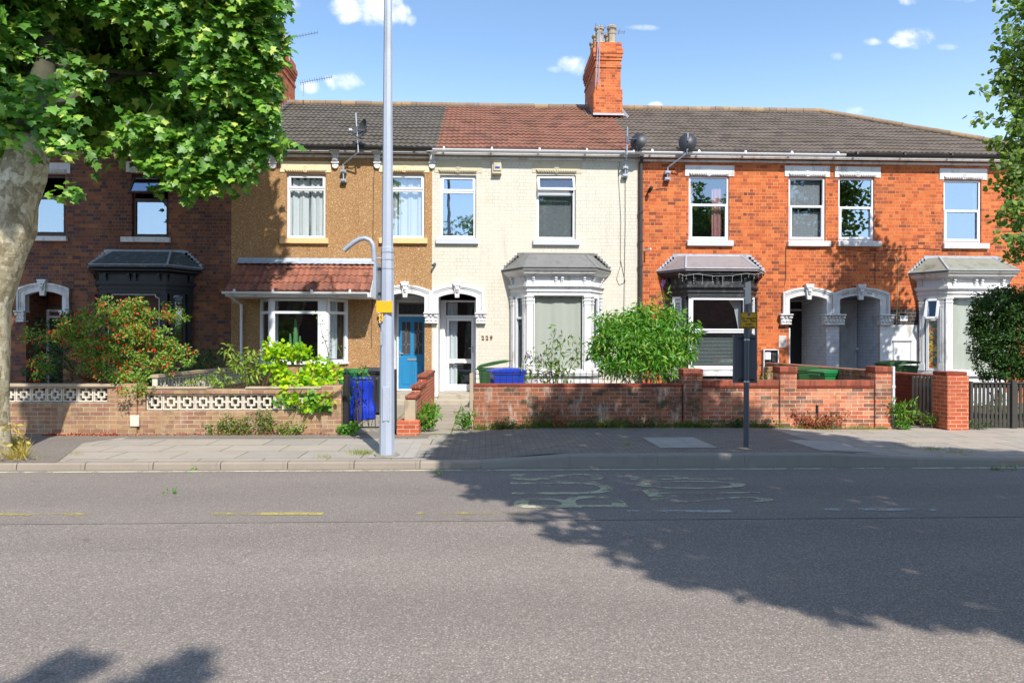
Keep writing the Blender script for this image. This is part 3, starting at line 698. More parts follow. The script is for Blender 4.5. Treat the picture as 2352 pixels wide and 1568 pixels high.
# ------------------------------------------------------------------ terrace
ZE = P(1400, 346, YF-.25).z                  # eaves
YR = 22.5; ZR = P(1300, 249, YR).z           # ridge
XP = [P(-60, 700, YF).x, P(531, 700, YF).x, P(992, 700, YF).x, P(1465, 700, YF).x, P(1914, 700, YF).x, P(2400, 700, YF).x]
ZW = ZE-.03
HOUSE = {}
def facade(root, x0, x1, z0, z1, ops, mat, Y=YF, name='front_wall', rev=.11, revs=None):
    xs = sorted(set([x0, x1]+[v for o in ops for v in o[:2]])); zs = sorted(set([z0, z1]+[v for o in ops for v in o[2:4]]))
    mb = MB()
    for i in range(len(xs)-1):
        for j in range(len(zs)-1):
            cx, cz = (xs[i]+xs[i+1])/2, (zs[j]+zs[j+1])/2
            if any(o[0] < cx < o[1] and o[2] < cz < o[3] for o in ops): continue
            mb.quad((xs[i], Y, zs[j]), (xs[i+1], Y, zs[j]), (xs[i+1], Y, zs[j+1]), (xs[i], Y, zs[j+1]))
    for k, (a, b, c, d) in enumerate(ops):
        r = revs[k] if revs else rev
        mb.quad((a, Y, c), (a, Y, d), (a, Y+r, d), (a, Y+r, c)); mb.quad((b, Y, d), (b, Y, c), (b, Y+r, c), (b, Y+r, d))
        mb.quad((a, Y, d), (b, Y, d), (b, Y+r, d), (a, Y+r, d)); mb.quad((a, Y+r, c), (b, Y+r, c), (b, Y, c), (a, Y, c))
    return mb.build(name, mat, root)
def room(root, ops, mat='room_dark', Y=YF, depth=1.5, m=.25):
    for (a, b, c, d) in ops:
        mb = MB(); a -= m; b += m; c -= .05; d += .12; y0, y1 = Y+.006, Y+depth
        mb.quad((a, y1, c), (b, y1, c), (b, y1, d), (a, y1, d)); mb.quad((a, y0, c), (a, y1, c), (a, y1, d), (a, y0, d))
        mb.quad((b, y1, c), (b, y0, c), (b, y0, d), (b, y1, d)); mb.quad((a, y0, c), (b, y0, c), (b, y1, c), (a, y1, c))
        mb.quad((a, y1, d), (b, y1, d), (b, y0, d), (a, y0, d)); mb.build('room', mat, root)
def ring(mb, x0, x1, z0, z1, y0, y1, w, wb=None):       # rectangular frame of four bars
    wb = wb or w
    mb.cham(x0, x0+w, y0, y1, z0, z1, .005); mb.cham(x1-w, x1, y0, y1, z0, z1, .005)
    mb.cham(x0+w, x1-w, y0+.001, y1, z1-w, z1, .005); mb.cham(x0+w, x1-w, y0+.001, y1, z0, z0+wb, .005)
def drape(x0, x1, z0, z1, y, amp=.02, folds=7, top=None, seed=0, n=48, m=6):
    r = random.Random(seed); ph = r.random()*6; mb = MB(); vs = []; fs = []
    for j in range(m+1):
        for i in range(n+1):
            t = i/n; zt = z1 if top is None else z1-top(t)
            z = z0+(zt-z0)*j/m
            w = math.sin(t*folds*6.283+ph)+.4*math.sin(t*folds*2.7*6.283+ph*2)
            vs.append((x0+(x1-x0)*t+.004*math.sin(j*2+i), y+amp*w*(1-.25*j/m), z))
    for j in range(m):
        for i in range(n):
            a = j*(n+1)+i; fs.append((a, a+1, a+n+2, a+n+1))
    return mb.add(vs, fs)
def blind(x0, x1, z0, z1, y, pitch=.027, tilt=.012, gap=None):
    mb = MB(); z = z1
    while z > z0:
        if not (gap and gap[0] < z < gap[1]):
            mb.add([(x0, y-tilt, z-.010), (x1, y-tilt, z-.010), (x1, y+tilt, z+.007), (x0, y+tilt, z+.007)], [(0, 1, 2, 3)])
        z -= pitch
    mb.box(x0, x1, y-.015, y+.015, z1, z1+.03)
    for f in (.2, .8): mb.box(x0+(x1-x0)*f-.002, x0+(x1-x0)*f+.002, y-.013, y-.011, z0, z1)
    return mb
def window(root, px, style='topcase', split=None, frame='pvc_white', glass='glass_mid', content=None, Y=YF, off=.075, ow=.055, open_top=False, name='window', label=None, rectw=None):
    x0, x1, z0, z1 = rectw or rect(*px, Y)
    yf = Y+off; mb = MB(); zs = split if rectw else P(1176, split, Y).z if split else None
    ring(mb, x0, x1, z0, z1, yf, yf+.06, ow, ow*1.15)
    panes = []
    if style == 'topcase':
        mb.cham(x0+ow, x1-ow, yf-.001, yf+.055, zs-.028, zs+.028, .005)
        if not open_top: ring(mb, x0+ow-.012, x1-ow+.012, zs+.018, z1-ow+.012, yf-.018, yf+.04, .052)
        ring(mb, x0+ow-.004, x1-ow+.004, z0+ow*1.1, zs-.02, yf+.004, yf+.04, .022)
        panes = [(x0+ow+.015, x1-ow-.015, z0+ow+.015, zs-.035)]
        if not open_top: panes.append((x0+ow+.035, x1-ow-.035, zs+.065, z1-ow-.035))
    elif style == 'sash':
        mb.cham(x0+ow, x1-ow, yf-.001, yf+.055, zs-.028, zs+.028, .005)
        ring(mb, x0+ow-.02, x1-ow+.02, z0+ow-.01, zs+.03, yf-.022, yf+.04, .062)
        panes = [(x0+ow+.035, x1-ow-.035, z0+ow+.045, zs-.03), (x0+ow-.002, x1-ow+.002, zs+.026, z1-ow+.002)]
    elif style == 'single':
        panes = [(x0+ow-.002, x1-ow+.002, z0+ow-.002, z1-ow+.002)]
    elif style == 'brown':
        mb.cham(x0+ow, x1-ow, yf-.001, yf+.055, zs-.03, zs+.03, .005)
        ring(mb, x0+ow-.01, x1-ow+.01, z0+ow, zs-.02, yf-.01, yf+.04, .04)
        panes = [(x0+ow+.02, x1-ow-.02, z0+ow+.03, zs-.05)]
    f = mb.build(name, frame, root, label=label)
    for (a, b, c, d) in panes:
        MB().quad((a, yf+.03, c), (b, yf+.03, c), (b, yf+.03, d), (a, yf+.03, d)).build('pane', glass, f)
    if open_top:                                        # top light swung out at its foot
        zt, zb = z1-ow*.6, zs+.02; ang = R(24) if open_top == 1 else R(30); L = zt-zb
        t = MB(); xa, xb = x0+.03, x1-.03
        def tp(x, s, o): return (x, yf-.01-math.sin(ang)*s-math.cos(ang)*o, zt-math.cos(ang)*s+math.sin(ang)*o)
        def bar(a, b, s0, s1):
            vs = [tp(a, s0, -.02), tp(b, s0, -.02), tp(b, s0, .03), tp(a, s0, .03), tp(a, s1, -.02), tp(b, s1, -.02), tp(b, s1, .03), tp(a, s1, .03)]
            t.add(vs, [(0, 1, 2, 3), (7, 6, 5, 4), (0, 4, 5, 1), (1, 5, 6, 2), (2, 6, 7, 3), (3, 7, 4, 0)])
        bar(xa, xa+.055, 0, L); bar(xb-.055, xb, 0, L); bar(xa+.055, xb-.055, 0, .055); bar(xa+.055, xb-.055, L-.055, L)
        tl = t.build('open_light', frame, f)
        MB().quad(tp(xa+.05, L-.05, .005), tp(xb-.05, L-.05, .005), tp(xb-.05, .05, .005), tp(xa+.05, .05, .005)).build('pane', glass, f)
    cy = yf+.12
    if content == 'curtain':
        r = random.Random(px[0] if px else 3)
        s1 = lambda t: .05+.05*math.sin(t*9+1)**2
        xm = x0+(x1-x0)*(.55 if not px or px[0] < 800 else .28)
        g = drape(x0+.02, xm-.012, z0+.03, z1-.02, cy+.02, .028, 2.3, s1, 3); h = drape(xm+.012, x1-.02, z0+.03, z1-.02, cy+.02, .028, 2.8, s1, 9)
        g.add(h.v, h.f); g.build('curtain', 'curtain_white', f, smooth=True)
    elif content == 'beige':
        drape(x0+.03, x1-.03, z0+.03, z1-.03, cy, .014, 2.2, lambda t: .02*math.sin(t*14)**2, 5).build('curtain', 'curtain_beige', f, smooth=True)
    elif content in ('blind', 'blind_blue', 'blind_up'):
        bz1 = z1-.06 if content != 'blind_blue' else (zs or z1)-.03
        g = blind(x0+.06, x1-.075, z0+.05, bz1, cy, gap=(zs-.11, zs-.02) if content == 'blind_up' else None)
        g.build('blind', 'blind_grey' if content == 'blind_blue' else 'blind_white', f)
    elif content == 'pink':
        w = x1-x0
        drape(x0+w*.62, x0+w*.86, z0+.04, z1-.3, cy+.03, .022, 2.6, lambda t: .02*math.sin(t*20), 2).build('curtain', 'curtain_pink', f, smooth=True)
        drape(x0+.02, x0+w*.14, z0+.04, z1-.1, cy+.03, .015, 1.5, None, 4).build('curtain', 'curtain_white', f, smooth=True)
    elif content == 'side':
        w = x1-x0
        drape(x0+.03, x0+w*.16, z0+.04, z1-.25, cy+.03, .02, 2, None, 4).build('curtain', 'curtain_white', f, smooth=True)
        drape(x0+w*.90, x1-.02, z0+.04, z1-.1, cy+.03, .015, 1.5, None, 6).build('curtain', 'curtain_white', f, smooth=True)
    return f
def sill(root, px, mat, Y=YF, out=.085, h=None):
    x0, x1, z0, z1 = rect(*px, Y)
    MB().cham(x0, x1, Y-out, Y+.075, z0, z1, .008).build('windowsill', mat, root)
def lintel(root, pxr, mat, block=None, blockmat=None, ros=None, Y=YF):
    """rope moulding with rosette; pxr = rope rectangle; block = painted stone head behind it"""
    if block:
        x0, x1, z0, z1 = rect(*block, Y); a, b, c, d = rect(*pxr, Y)
        pl = [(x0, z0), (a-.01, z0), (a-.01, d-.01), (b+.01, d-.01), (b+.01, z0), (x1, z0), (x1, z1), (x0, z1)]
        lp = MB().slab(pl, Y-.022, Y+.05).build('lintel', blockmat or mat, root)
    a, b, c, d = rect(*pxr, Y); h = d-c; mb = MB()
    mb.cham(a-.005, b+.005, Y-.018, Y+.05, c, d, .004)
    n = int((b-a)/.062); xm = (a+b)/2
    for i in range(n):
        x = a+(i+.5)*(b-a)/n; sg = 1 if x < xm else -1
        mb.tube([(x-.04, Y-.022, c+h*.5+sg*h*.36), (x, Y-.04, c+h*.5), (x+.04, Y-.022, c+h*.5-sg*h*.36)], [h*.16, h*.27, h*.16], 6)
    mb.build('rope_moulding', mat, root, smooth=True)
    rz = c+h*.72; r = MB().lathe((xm, Y, rz), [(.085, 0), (.085, .035), (.078, .05), (.066, .05), (.06, .04), (.02, .045), (.018, .06), (.001, .065)], 18, 'y')
    for k in range(6):
        t = k*1.047; r.blob((xm+.042*math.cos(t), Y-.045, rz+.042*math.sin(t)), .019, 1, .7, 1, 6, 4)
    r.build('rosette', mat, root, smooth=True)
def arc_pts(xc, hw, zs, zc, n=16):                      # shallow arch: springing height zs, crown zc
    rise = zc-zs; r = (hw*hw+rise*rise)/(2*rise); cz = zc-r; a0 = math.asin(hw/r)
    return [(xc+r*math.sin(-a0+2*a0*i/n), cz+r*math.cos(-a0+2*a0*i/n)) for i in range(n+1)]
Z_CR = P(1050, 674, YF).z; Z_SP = P(1050, 683, YF).z; Z_OC = P(1050, 655, YF).z; Z_OS = P(1050, 668, YF).z
Z_CT = P(1050, 719, YF).z; Z_CB = P(1050, 742, YF).z; Z_FL = .40
def arch(root, xc, hw, hwl, hwr, mat, cornl=1, cornr=1, words=None, capm=None):
    inner = arc_pts(xc, hw, Z_SP, Z_CR); outer = arc_pts(xc, (hwl+hwr)/2, Z_OS, Z_OC)
    def scl(p):
        x = p[0]; return (xc-(xc-x)*hwl/((hwl+hwr)/2), p[1]) if x < xc else (xc+(x-xc)*hwr/((hwl+hwr)/2), p[1])
    outer = [scl(p) for p in outer]
    mb = MB(); n = len(inner)-1
    def band(pin, pout, y0, y1):
        for i in range(n):
            mb.slab([pin[i], pin[i+1], pout[i+1], pout[i]], y0, y1)
        for s in (0, -1):
            q = pin[s]; o = pout[s]; xa, xb = sorted((q[0], o[0]))
            zt = min(q[1], o[1])
            mb.box(xa, xb, y0, y1, Z_CT, zt)
            if s == 0: mb.slab([(q[0], zt), (q[0], q[1]), (o[0], o[1]), (o[0], zt)][::-1], y0, y1) if abs(q[1]-o[1]) > .005 else None
            else: mb.slab([(q[0], zt), (o[0], zt), (o[0], o[1]), (q[0], q[1])], y0, y1) if abs(q[1]-o[1]) > .005 else None
    band(inner, outer, YF-.05, YF+.12)
    w = .05; o2 = [(xc+(p[0]-xc)*(1-w/hwr if p[0] > xc else 1-w/hwl), p[1]-w) for p in outer]
    band(o2, outer, YF-.085, YF-.051)
    w = .085; o3 = [(xc+(p[0]-xc)*(1-w/hwr if p[0] > xc else 1-w/hwl), p[1]-w) for p in outer]; w = .062
    o4 = [(xc+(p[0]-xc)*(1-w/hwr if p[0] > xc else 1-w/hwl), p[1]-w) for p in outer]
    band(o3, o4, YF-.068, YF-.0515)
    a = mb.build('door_arch', mat, root)
    k = MB(); kt = P(1050, 648, YF).z; kb = P(1050, 684, YF).z
    k.slab([(xc-.085, kt-.11), (xc+.085, kt-.11), (xc+.12, kt), (xc-.12, kt)], YF-.16, YF-.03)
    k.slab([(xc-.055, kb), (xc+.055, kb), (xc+.085, kt-.112), (xc-.085, kt-.112)], YF-.12, YF-.03)
    k.blob((xc, YF-.13, kt-.19), .055, 1, .8, 1.25, 8, 6); k.blob((xc-.035, YF-.13, kt-.14), .03); k.blob((xc+.035, YF-.13, kt-.14), .03)
    k.blob((xc, YF-.13, kt-.26), .035, 1.1, .8, .9); k.blob((xc, YF-.17, kt-.2), .018, .8, 1, 1.3)
    k.build('keystone', mat, a, smooth=True)
    return a
def capital(root, x0, x1, mat, seed=1, down=None):
    r = random.Random(seed); mb = MB(); h = Z_CT-Z_CB
    mb.cham(x0-.03, x1+.03, YF-.16, YF+.1, Z_CT-.03, Z_CT+.012, .008)
    mb.box(x0+.01, x1-.01, YF-.09, YF+.1, Z_CB+.03, Z_CT-.03)
    mb.cham(x0, x1, YF-.11, YF+.1, Z_CB-.012, Z_CB+.03, .008)
    n = max(3, int((x1-x0)/.085))
    for i in range(n):
        x = x0+(i+.5)*(x1-x0)/n
        mb.blob((x, YF-.105, Z_CT-.075), .04, 1.1, .8, .9, 7, 4); mb.blob((x+.02, YF-.10, Z_CB+.09), .034, 1, .8, 1.2, 7, 4)
        mb.blob((x-.025, YF-.095, Z_CB+.06), .024, 1, .8, 1, 6, 4)
    for s, x in ((-1, x0+.02), (1, x1-.02)):
        mb.lathe((x, YF-.09, Z_CT-.075), [(.045, 0), (.045, .03), (.02, .045), (.001, .045)], 10, 'y')
    return mb.build('capital', mat, root, smooth=True)
def porch(root, xa, xb, depth, wallmat, name='porch', back=True):
    mb = MB(); y0, y1 = YF+.012, YF+depth; z1 = Z_CR+.06
    xa_, xb_ = xa-.004, xb+.004
    mb.quad((xa_, y0, .1), (xa_, y1, .1), (xa_, y1, z1), (xa_, y0, z1)); mb.quad((xb_, y1, .1), (xb_, y0, .1), (xb_, y0, z1), (xb_, y1, z1))
    mb.quad((xa_, y0, z1), (xb_, y0, z1), (xb_, y1, z1), (xa_, y1, z1))
    if back: mb.quad((xa_, y1, .1), (xb_, y1, .1), (xb_, y1, z1), (xa_, y1, z1))
    p = mb.build(name, wallmat, root)
    MB().box(xa_-.02, xb_+.02, YF+.02, y1, .05, Z_FL-.01).build('door_step', 'step_stone', root)
    return p
# gutters, roofs
def gutter(root, x0, x1, z, mat, y=YF-.30, br=.9):
    mb = MB(); r = .062; n = 8; vs = []
    for x in (x0, x1):
        for k in range(n+1):
            t = math.pi+math.pi*k/n; vs.append((x, y+r*math.cos(t), z+r*math.sin(t)))
        for k in range(n, -1, -1):
            t = math.pi+math.pi*k/n; vs.append((x, y+(r-.006)*math.cos(t), z+(r-.006)*math.sin(t)))
    m = 2*(n+1); fs = [tuple(range(m-1, -1, -1)), tuple(range(m, 2*m))]+[(i, (i+1) % m, m+(i+1) % m, m+i) for i in range(m)]
    mb.add(vs, fs)
    k = x0+.3
    while k < x1:
        mb.tube([(k-.02, y, z-.0), (k+.02, y, z)], .067, 10); k += br
    return mb.build('gutter', mat, root)
def roof_front(root, u0, u1, mat, hip=None, name='roof', wave=.15, gauge=.345, y0=None, z0=None, y1=None, z1=None, amp=.024, thick=.035, taper=None):
    y0 = YF-.25 if y0 is None else y0; z0 = ZE+.02 if z0 is None else z0; y1 = YR if y1 is None else y1; z1 = ZR if z1 is None else z1
    L = math.hypot(y1-y0, z1-z0); dy, dz = (y1-y0)/L, (z1-z0)/L; ny, nz = -dz, dy
    nr = int(round(L/gauge)); g = L/nr; mb = MB(); uv = []
    rr = random.Random(3)
    def xr(s): return u1 if hip is None else u1-(u1-hip)*s/L
    def xl(s): return u0 if taper is None else u0+taper*s/L
    nx = int((u1-u0)/(wave/6))
    for i in range(nr):
        s0, s1 = i*g, (i+1)*g+.02; rows = []
        for (s, h) in ((s0, -.01), (s0, thick), (s0+g*.5, thick*.6), (s1, .004)):
            row = []
            for k in range(nx+1):
                x = u0+(u1-u0)*k/nx; xe, xw = xr(min(s, L)), xl(min(s, L))
                if k == nx: x = xe
                x = max(min(x, xe), xw)
                w = amp*(.5+.5*math.cos(2*math.pi*x/wave))**1.4 + .012*math.sin(x*1.3+s*.8)+.004*math.sin(x*3.1+i)+.004*math.sin(math.floor(x/.3+i*.5)*12.9+i*7.7)
                hh = h+w if h > 0 or s != s0 else h
                row.append(len(mb.v)); mb.v.append((x, y0+dy*s+ny*hh, z0+dz*s+nz*hh)); uv.append((x, s0+g*.5 if False else s+.0001))
            rows.append(row)
        for a, b in zip(rows, rows[1:]):
            for k in range(nx):
                if mb.v[a[k]][0] == mb.v[a[k+1]][0] and mb.v[b[k]][0] == mb.v[b[k+1]][0]: continue
                mb.f.append((a[k], a[k+1], b[k+1], b[k]))
    mb.uvs = [(u, v*(.345/g)) for u, v in uv]
    return mb.build(name, mat, root, smooth=True)
def ridge(root, a, b, mat, r=.11, seg=.45, name='ridge_tiles'):
    a, b = Vector(a), Vector(b); n = max(1, int((b-a).length/seg)); mb = MB(); t = (b-a).normalized(); rr = random.Random(5)
    for i in range(n):
        j = Vector((0, 0, rr.uniform(-.008, .008)))
        p, q = a.lerp(b, i/n)+j, a.lerp(b, (i+1)/n)+j-t*.012
        mb.tube([p, q], r, 12)
    return mb.build(name, mat, root, smooth=True)

# ---------------- chimney stack with pots (shared by a pair of houses; part of one of them)
def chimney(root, xc, pots=((-.2, .45), (.2, .45), (-.2, 1.0), (.2, 1.0), (-.2, 1.55), (.2, 1.55))):
    y0, y1 = 21.3, 23.5; z = lambda py: P(1406, py, 21.3).z
    mb = MB(); hw = .41
    def lay(h, zb, zt): mb.box(xc-h, xc+h, y0+(hw-h)*1.0, y1-(hw-h), zb, zt)
    lay(.455, ZR-1.3, z(207)); lay(.405, z(207), z(156)); lay(.43, z(156), z(150)); lay(.405, z(150), z(139))
    lay(.432, z(139), z(132)); lay(.455, z(132), z(124)); lay(.475, z(124), z(113)); lay(.43, z(113), z(98))
    ch = mb.build('chimney', 'brick_chimney', root)
    zt = z(98); fb = MB(); r = random.Random(8)
    fb.box(xc-.40, xc+.40, y0+.06, y1-.06, zt, zt+.03); 
    for (px, py) in pots: fb.lathe((xc+px, y0+py, zt+.03), [(.2, 0), (.17, .06), (.14, .08)], 10)
    fb.build('flaunching', 'cement', ch)
    for (px, py) in pots:
        h = .62+r.uniform(-.02, .03)
        MB().lathe((xc+px, y0+py, zt+.05), [(.15, 0), (.155, .1), (.125, .14), (.12, .38), (.135, .40), (.135, .43), (.12, .44), (.125, h-.1), (.16, h-.08), (.165, h-.02), (.13, h+.01), (.09, h+.04), (.085, h-.02)], 8).build('chimney_pot', 'pot_clay', ch)
    fl = MB(); zb = z(273)
    fl.box(xc-.475, xc+.475, y0-.02, y0+.1, z(262)-.02, z(262)+.02)
    fl.add([(xc-.5, y0-.24, zb+.035), (xc+.5, y0-.24, zb+.035), (xc+.47, y0-.01, z(262)+.03), (xc-.47, y0-.01, z(262)+.03)], [(0, 1, 2, 3)])
    for s in (-1, 1):
        for k in range(6):
            yy = y0-.1+k*.26; zz = ZE+.02+(yy-YF+.25)*(ZR-ZE)/(YR-YF+.25)
            if yy > YR: break
            fl.add([(xc+s*.475, yy, zz-.1), (xc+s*.475, yy+.3, zz+.08), (xc+s*.475, yy+.1, zz+.26), (xc+s*.66, yy, zz+.075), (xc+s*.66, yy+.3, zz+.245)], [(0, 1, 2), (0, 3, 4, 1)])
    fl.build('flashing', 'lead', ch)
    return ch
# ---------------- canted bay with pilasters, cornice and lead-edged roof
BZ = dict(rt=P(1278, 587, YF).z, rb=P(1278, 614, YF-.82).z, fb=P(1278, 619, YF-.80).z, cb=P(1278, 629.5, YF-.72).z, frb=P(1278, 652, YF-.62).z,
          ab=P(1278, 667, YF-.62).z, wh=P(1278, 678.5, YF-.6).z, wb=P(1278, 851, YF-.6).z)
def bay(root, xc, wm, roofm, winm='pvc_white', style='C', trim=None, roofedge='lead'):
    p = .60; fw, ww = .80, 1.20                   # half widths at the front and at the wall
    trim = trim or wm
    def plan(off, close=True):
        f, w, q = fw+off*.55, ww+off*1.05, p+off
        return [(xc-w, YF+.02), (xc-f, YF-q), (xc+f, YF-q), (xc+w, YF+.02)]
    base = MB()
    def lay(off, z0, z1, off2=None): base.prism(plan(off)[::1], z0, z1, plan(off2) if off2 is not None else None)
    lay(.03, .08, .45); lay(0, .45, BZ['wb']-.13)
    b = base.build('bay_window', wm, root)
    mb = MB()
    def lay(off, z0, z1, off2=None): mb.prism(plan(off), z0, z1, plan(off2) if off2 is not None else None)
    # sill, head and entablature
    lay(.07, BZ['wb']-.13, BZ['wb']-.05); lay(.03, BZ['wb']-.05, BZ['wb'])
    mb.build('bay_sill', 'paint_white' if style in 'CD' else wm, b)
    mb = MB()
    def lay(off, z0, z1, off2=None): mb.prism(plan(off), z0, z1, plan(off2) if off2 is not None else None)
    h = BZ['ab']-BZ['wh']
    lay(.03, BZ['wh'], BZ['ab']-.03); lay(.06, BZ['ab']-.03, BZ['ab']+.02); lay(.045, BZ['ab']+.02, BZ['ab']+.07); lay(.085, BZ['ab']+.07, BZ['ab']+.10)
    lay(.11, BZ['ab']+.10, BZ['frb']); lay(.05, BZ['frb'], BZ['cb']-.06); lay(.08, BZ['cb']-.06, BZ['cb']-.03)
    lay(.12, BZ['cb']-.03, BZ['cb']+.02, .2); lay(.21, BZ['cb']+.02, BZ['cb']+.05); lay(.21, BZ['cb']+.05, BZ['fb']-.01, .27)
    ent = mb.build('bay_cornice', trim, b)
    # small brackets in pairs and dentils
    zf0, zf1 = BZ['frb']+.01, BZ['cb']-.035; yf = YF-p-.05
    def bracket(c, a):
        br = MB(); ca, sa = math.cos(a), math.sin(a)
        for (dz, hh, out) in ((zf1-.04, .04, .07), (zf1-.1, .03, .05), (zf1-.16, .03, .03)):
            br.obox((c[0]+sa*out*.5, c[1]-ca*out*.5, dz), a, .032, out*.6, hh*.75)
        br.build('bracket', trim, b)
    for dx in (-.66, -.08, .08, .66): bracket((xc+dx, yf), 0)
    for s in (-1, 1):
        a = s*math.atan2(p, ww-fw)
        for t in (.12, .88):
            bracket((xc+s*(fw+(ww-fw)*t+.03), YF-p+p*t-.04), a)
    dn = MB(); k = -fw+.02
    while k < fw-.02: dn.box(xc+k, xc+k+.02, YF-p-.125, YF-p-.07, BZ['cb']-.05, BZ['cb']-.015); k += .042
    dn.build('dentils', trim, b)
    # corner pilasters
    zb, zt = BZ['wb'], BZ['wh']
    def pil(cx, cy, a, hw=.085):
        m = MB(); hh = (zt-zb)/2; zc = (zt+zb)/2
        m.obox((cx, cy, zc), a, hw, .07, hh)
        ca, sa = math.cos(a), math.sin(a); f = lambda out: (cx+sa*out, cy-ca*out)
        for (z, w, o, h2) in ((zb+.09, hw+.012, .012, .09), (zt-.02, hw+.02, .02, .02), (zt-.12, hw+.016, .016, .015), (zt-.2, hw+.008, .01, .03)):
            q = f(o); m.obox((q[0], q[1], z), a, w, .07, h2)
        q = f(.006)
        for z0_, z1_ in ((zb+.25, zb+.85), (zb+.92, zt-.3)):
            m.obox((q[0]-ca*(hw-.03), q[1]-sa*(hw-.03), (z0_+z1_)/2), a, .006, .07, (z1_-z0_)/2); m.obox((q[0]+ca*(hw-.03), q[1]+sa*(hw-.03), (z0_+z1_)/2), a, .006, .07, (z1_-z0_)/2)
            for zz in (z0_, z1_): m.obox((q[0], q[1], zz), a, hw-.03, .07, .006)
        m.build('pilaster', trim, b)
    sa_ = math.atan2(p, ww-fw)
    if style != 'D':
        pil(xc-fw+.05, YF-p+.06, 0); pil(xc+fw-.05, YF-p+.06, 0)
    for s in (-1, 1):
        pil(xc+s*(fw+.05), YF-p+.12, s*sa_, .05); pil(xc+s*(ww-.06), YF-.10, s*sa_, .06)
    # windows: front, and the two canted sides
    x0, x1 = xc-fw+.15, xc+fw-.15
    if style == 'D': x0, x1 = xc-fw+.02, xc+fw-.02
    yw = YF-p+.03
    def sidewin(s, split, glass, content=None, opened=False, stained=False):
        A = Vector((xc+s*(fw+.09), YF-p+.16, 0)); B = Vector((xc+s*(ww-.11), YF-.19, 0)); A += Vector((s*(-.01), .0, 0))
        d = (B-A); L = d.length; d.normalize(); n_ = Vector((s*abs(d.y), -abs(d.x), 0)); a = math.atan2(d.y, d.x) if s > 0 else math.atan2(-d.y, -d.x)
        m = MB(); C = (A+B)/2; hw = L/2
        def bar(u, w, z0_, z1_, t=.03): c = C+d*u; m.obox((c.x, c.y, (z0_+z1_)/2), a, w, t, (z1_-z0_)/2)
        bar(-hw+.03, .03, zb, zt); bar(hw-.03, .03, zb, zt); bar(0, hw, zb, zb+.06, .029); bar(0, hw, zt-.06, zt, .029)
        if split: bar(0, hw, split-.03, split+.03, .031)
        f = m.build('window', winm, root)
        zz = [(zb+.05, (split or zt)-.02)]+([(split+.02, zt-.05)] if split and not opened else [])
        for i, (z0_, z1_) in enumerate(zz):
            q0, q1 = C-d*(hw-.04), C+d*(hw-.04)
            gm = 'stained_pane' if (stained and i == 0) else glass
            MB().quad((q0.x, q0.y, z0_), (q1.x, q1.y, z0_), (q1.x, q1.y, z1_), (q0.x, q0.y, z1_)).build('pane', gm, f)
        if opened:
            m = MB(); zs_, L2 = zt-.03, zt-split-.02; o = Vector((n_.x, n_.y, 0)); sn, cs = math.sin(R(17)), math.cos(R(17))
            def q(u, sdist, out): v = C+d*u+o*(.04+sn*sdist+cs*out); return (v.x, v.y, zs_-cs*sdist+sn*out)
            def b2(u0, u1, s0, s1):
                vs = [q(u0, s0, -.02), q(u1, s0, -.02), q(u1, s0, .03), q(u0, s0, .03), q(u0, s1, -.02), q(u1, s1, -.02), q(u1, s1, .03), q(u0, s1, .03)]
                m.add(vs, [(0, 1, 2, 3), (7, 6, 5, 4), (0, 4, 5, 1), (1, 5, 6, 2), (2, 6, 7, 3), (3, 7, 4, 0)])
            hh = hw-.0
            b2(-hh, -hh+.055, 0, L2); b2(hh-.055, hh, 0, L2); b2(-hh, hh, 0, .055); b2(-hh, hh, L2-.055, L2)
            m.build('open_light', winm, f)
            MB().quad(q(-hh+.04, L2-.04, 0), q(hh-.04, L2-.04, 0), q(hh-.04, .04, 0), q(-hh+.04, .04, 0)).build('pane', glass, f)
        if content:
            q0, q1 = C-d*(hw-.05)-n_*.1, C+d*(hw-.05)-n_*.1; m = MB(); z = (split or zt)-.05 if content == 'low' else zt-.08
            while z > zb+.06:
                m.add([(q0.x, q0.y, z), (q1.x, q1.y, z), (q1.x-n_.x*.02, q1.y-n_.y*.02, z+.018), (q0.x-n_.x*.02, q0.y-n_.y*.02, z+.018)], [(0, 1, 2, 3)]); z -= .028
            m.build('blind', 'blind_white', f)
    zsp = P(1278, 730, YF-.4).z
    if style == 'C':
        window(root, None, 'single', None, 'paint_white', 'glass_low', 'beige', Y=yw, off=0, ow=.03, rectw=(x0, x1, zb, zt))
        sidewin(-1, zsp, 'glass_clear'); sidewin(1, zsp, 'glass_clear', 'all')
    elif style == 'E':
        window(root, None, 'single', None, 'paint_white', 'glass_low', 'beige', Y=yw, off=0, ow=.03, rectw=(x0, x1, zb, zt))
        sidewin(-1, zsp, 'glass_clear', opened=True, stained=True); sidewin(1, zsp, 'glass_clear')
    elif style == 'D':
        zm = P(1278, 760, YF-.6).z
        f = window(root, None, 'topcase', zm, 'pvc_white', 'glass_mid', None, Y=yw, off=0, ow=.075, rectw=(x0, x1, zb+.02, zt+.02))
        blind(x0+.1, x1-.1, zb+.1, zm-.06, yw+.12, pitch=.036, tilt=.008).build('blind', 'blind_shade', f)
        cu = MB(); cu.add([(xc+.33, yw+.16, zt-.1), (xc+.68, yw+.16, zt-.06), (xc+.66, yw+.2, zm+.1), (xc+.60, yw+.15, zm+.02), (xc+.5, yw+.2, zm+.6)], [(0, 4, 3, 2, 1)]); cu.build('curtain', 'curtain_white', f)
        sidewin(-1, P(1278, 762, YF-.4).z, 'glass_mid'); sidewin(1, P(1278, 762, YF-.4).z, 'glass_clear')
    elif style == 'A':
        f = window(root, None, 'single', None, 'paint_black', 'glass_mid', None, Y=yw, off=0, ow=.05, rectw=(x0-.02, x1+.02, zb, zt))
        tr = MB(); a0, a1, c0, c1, k = x0+.02, x1-.02, zb+.03, zt-.03, .09
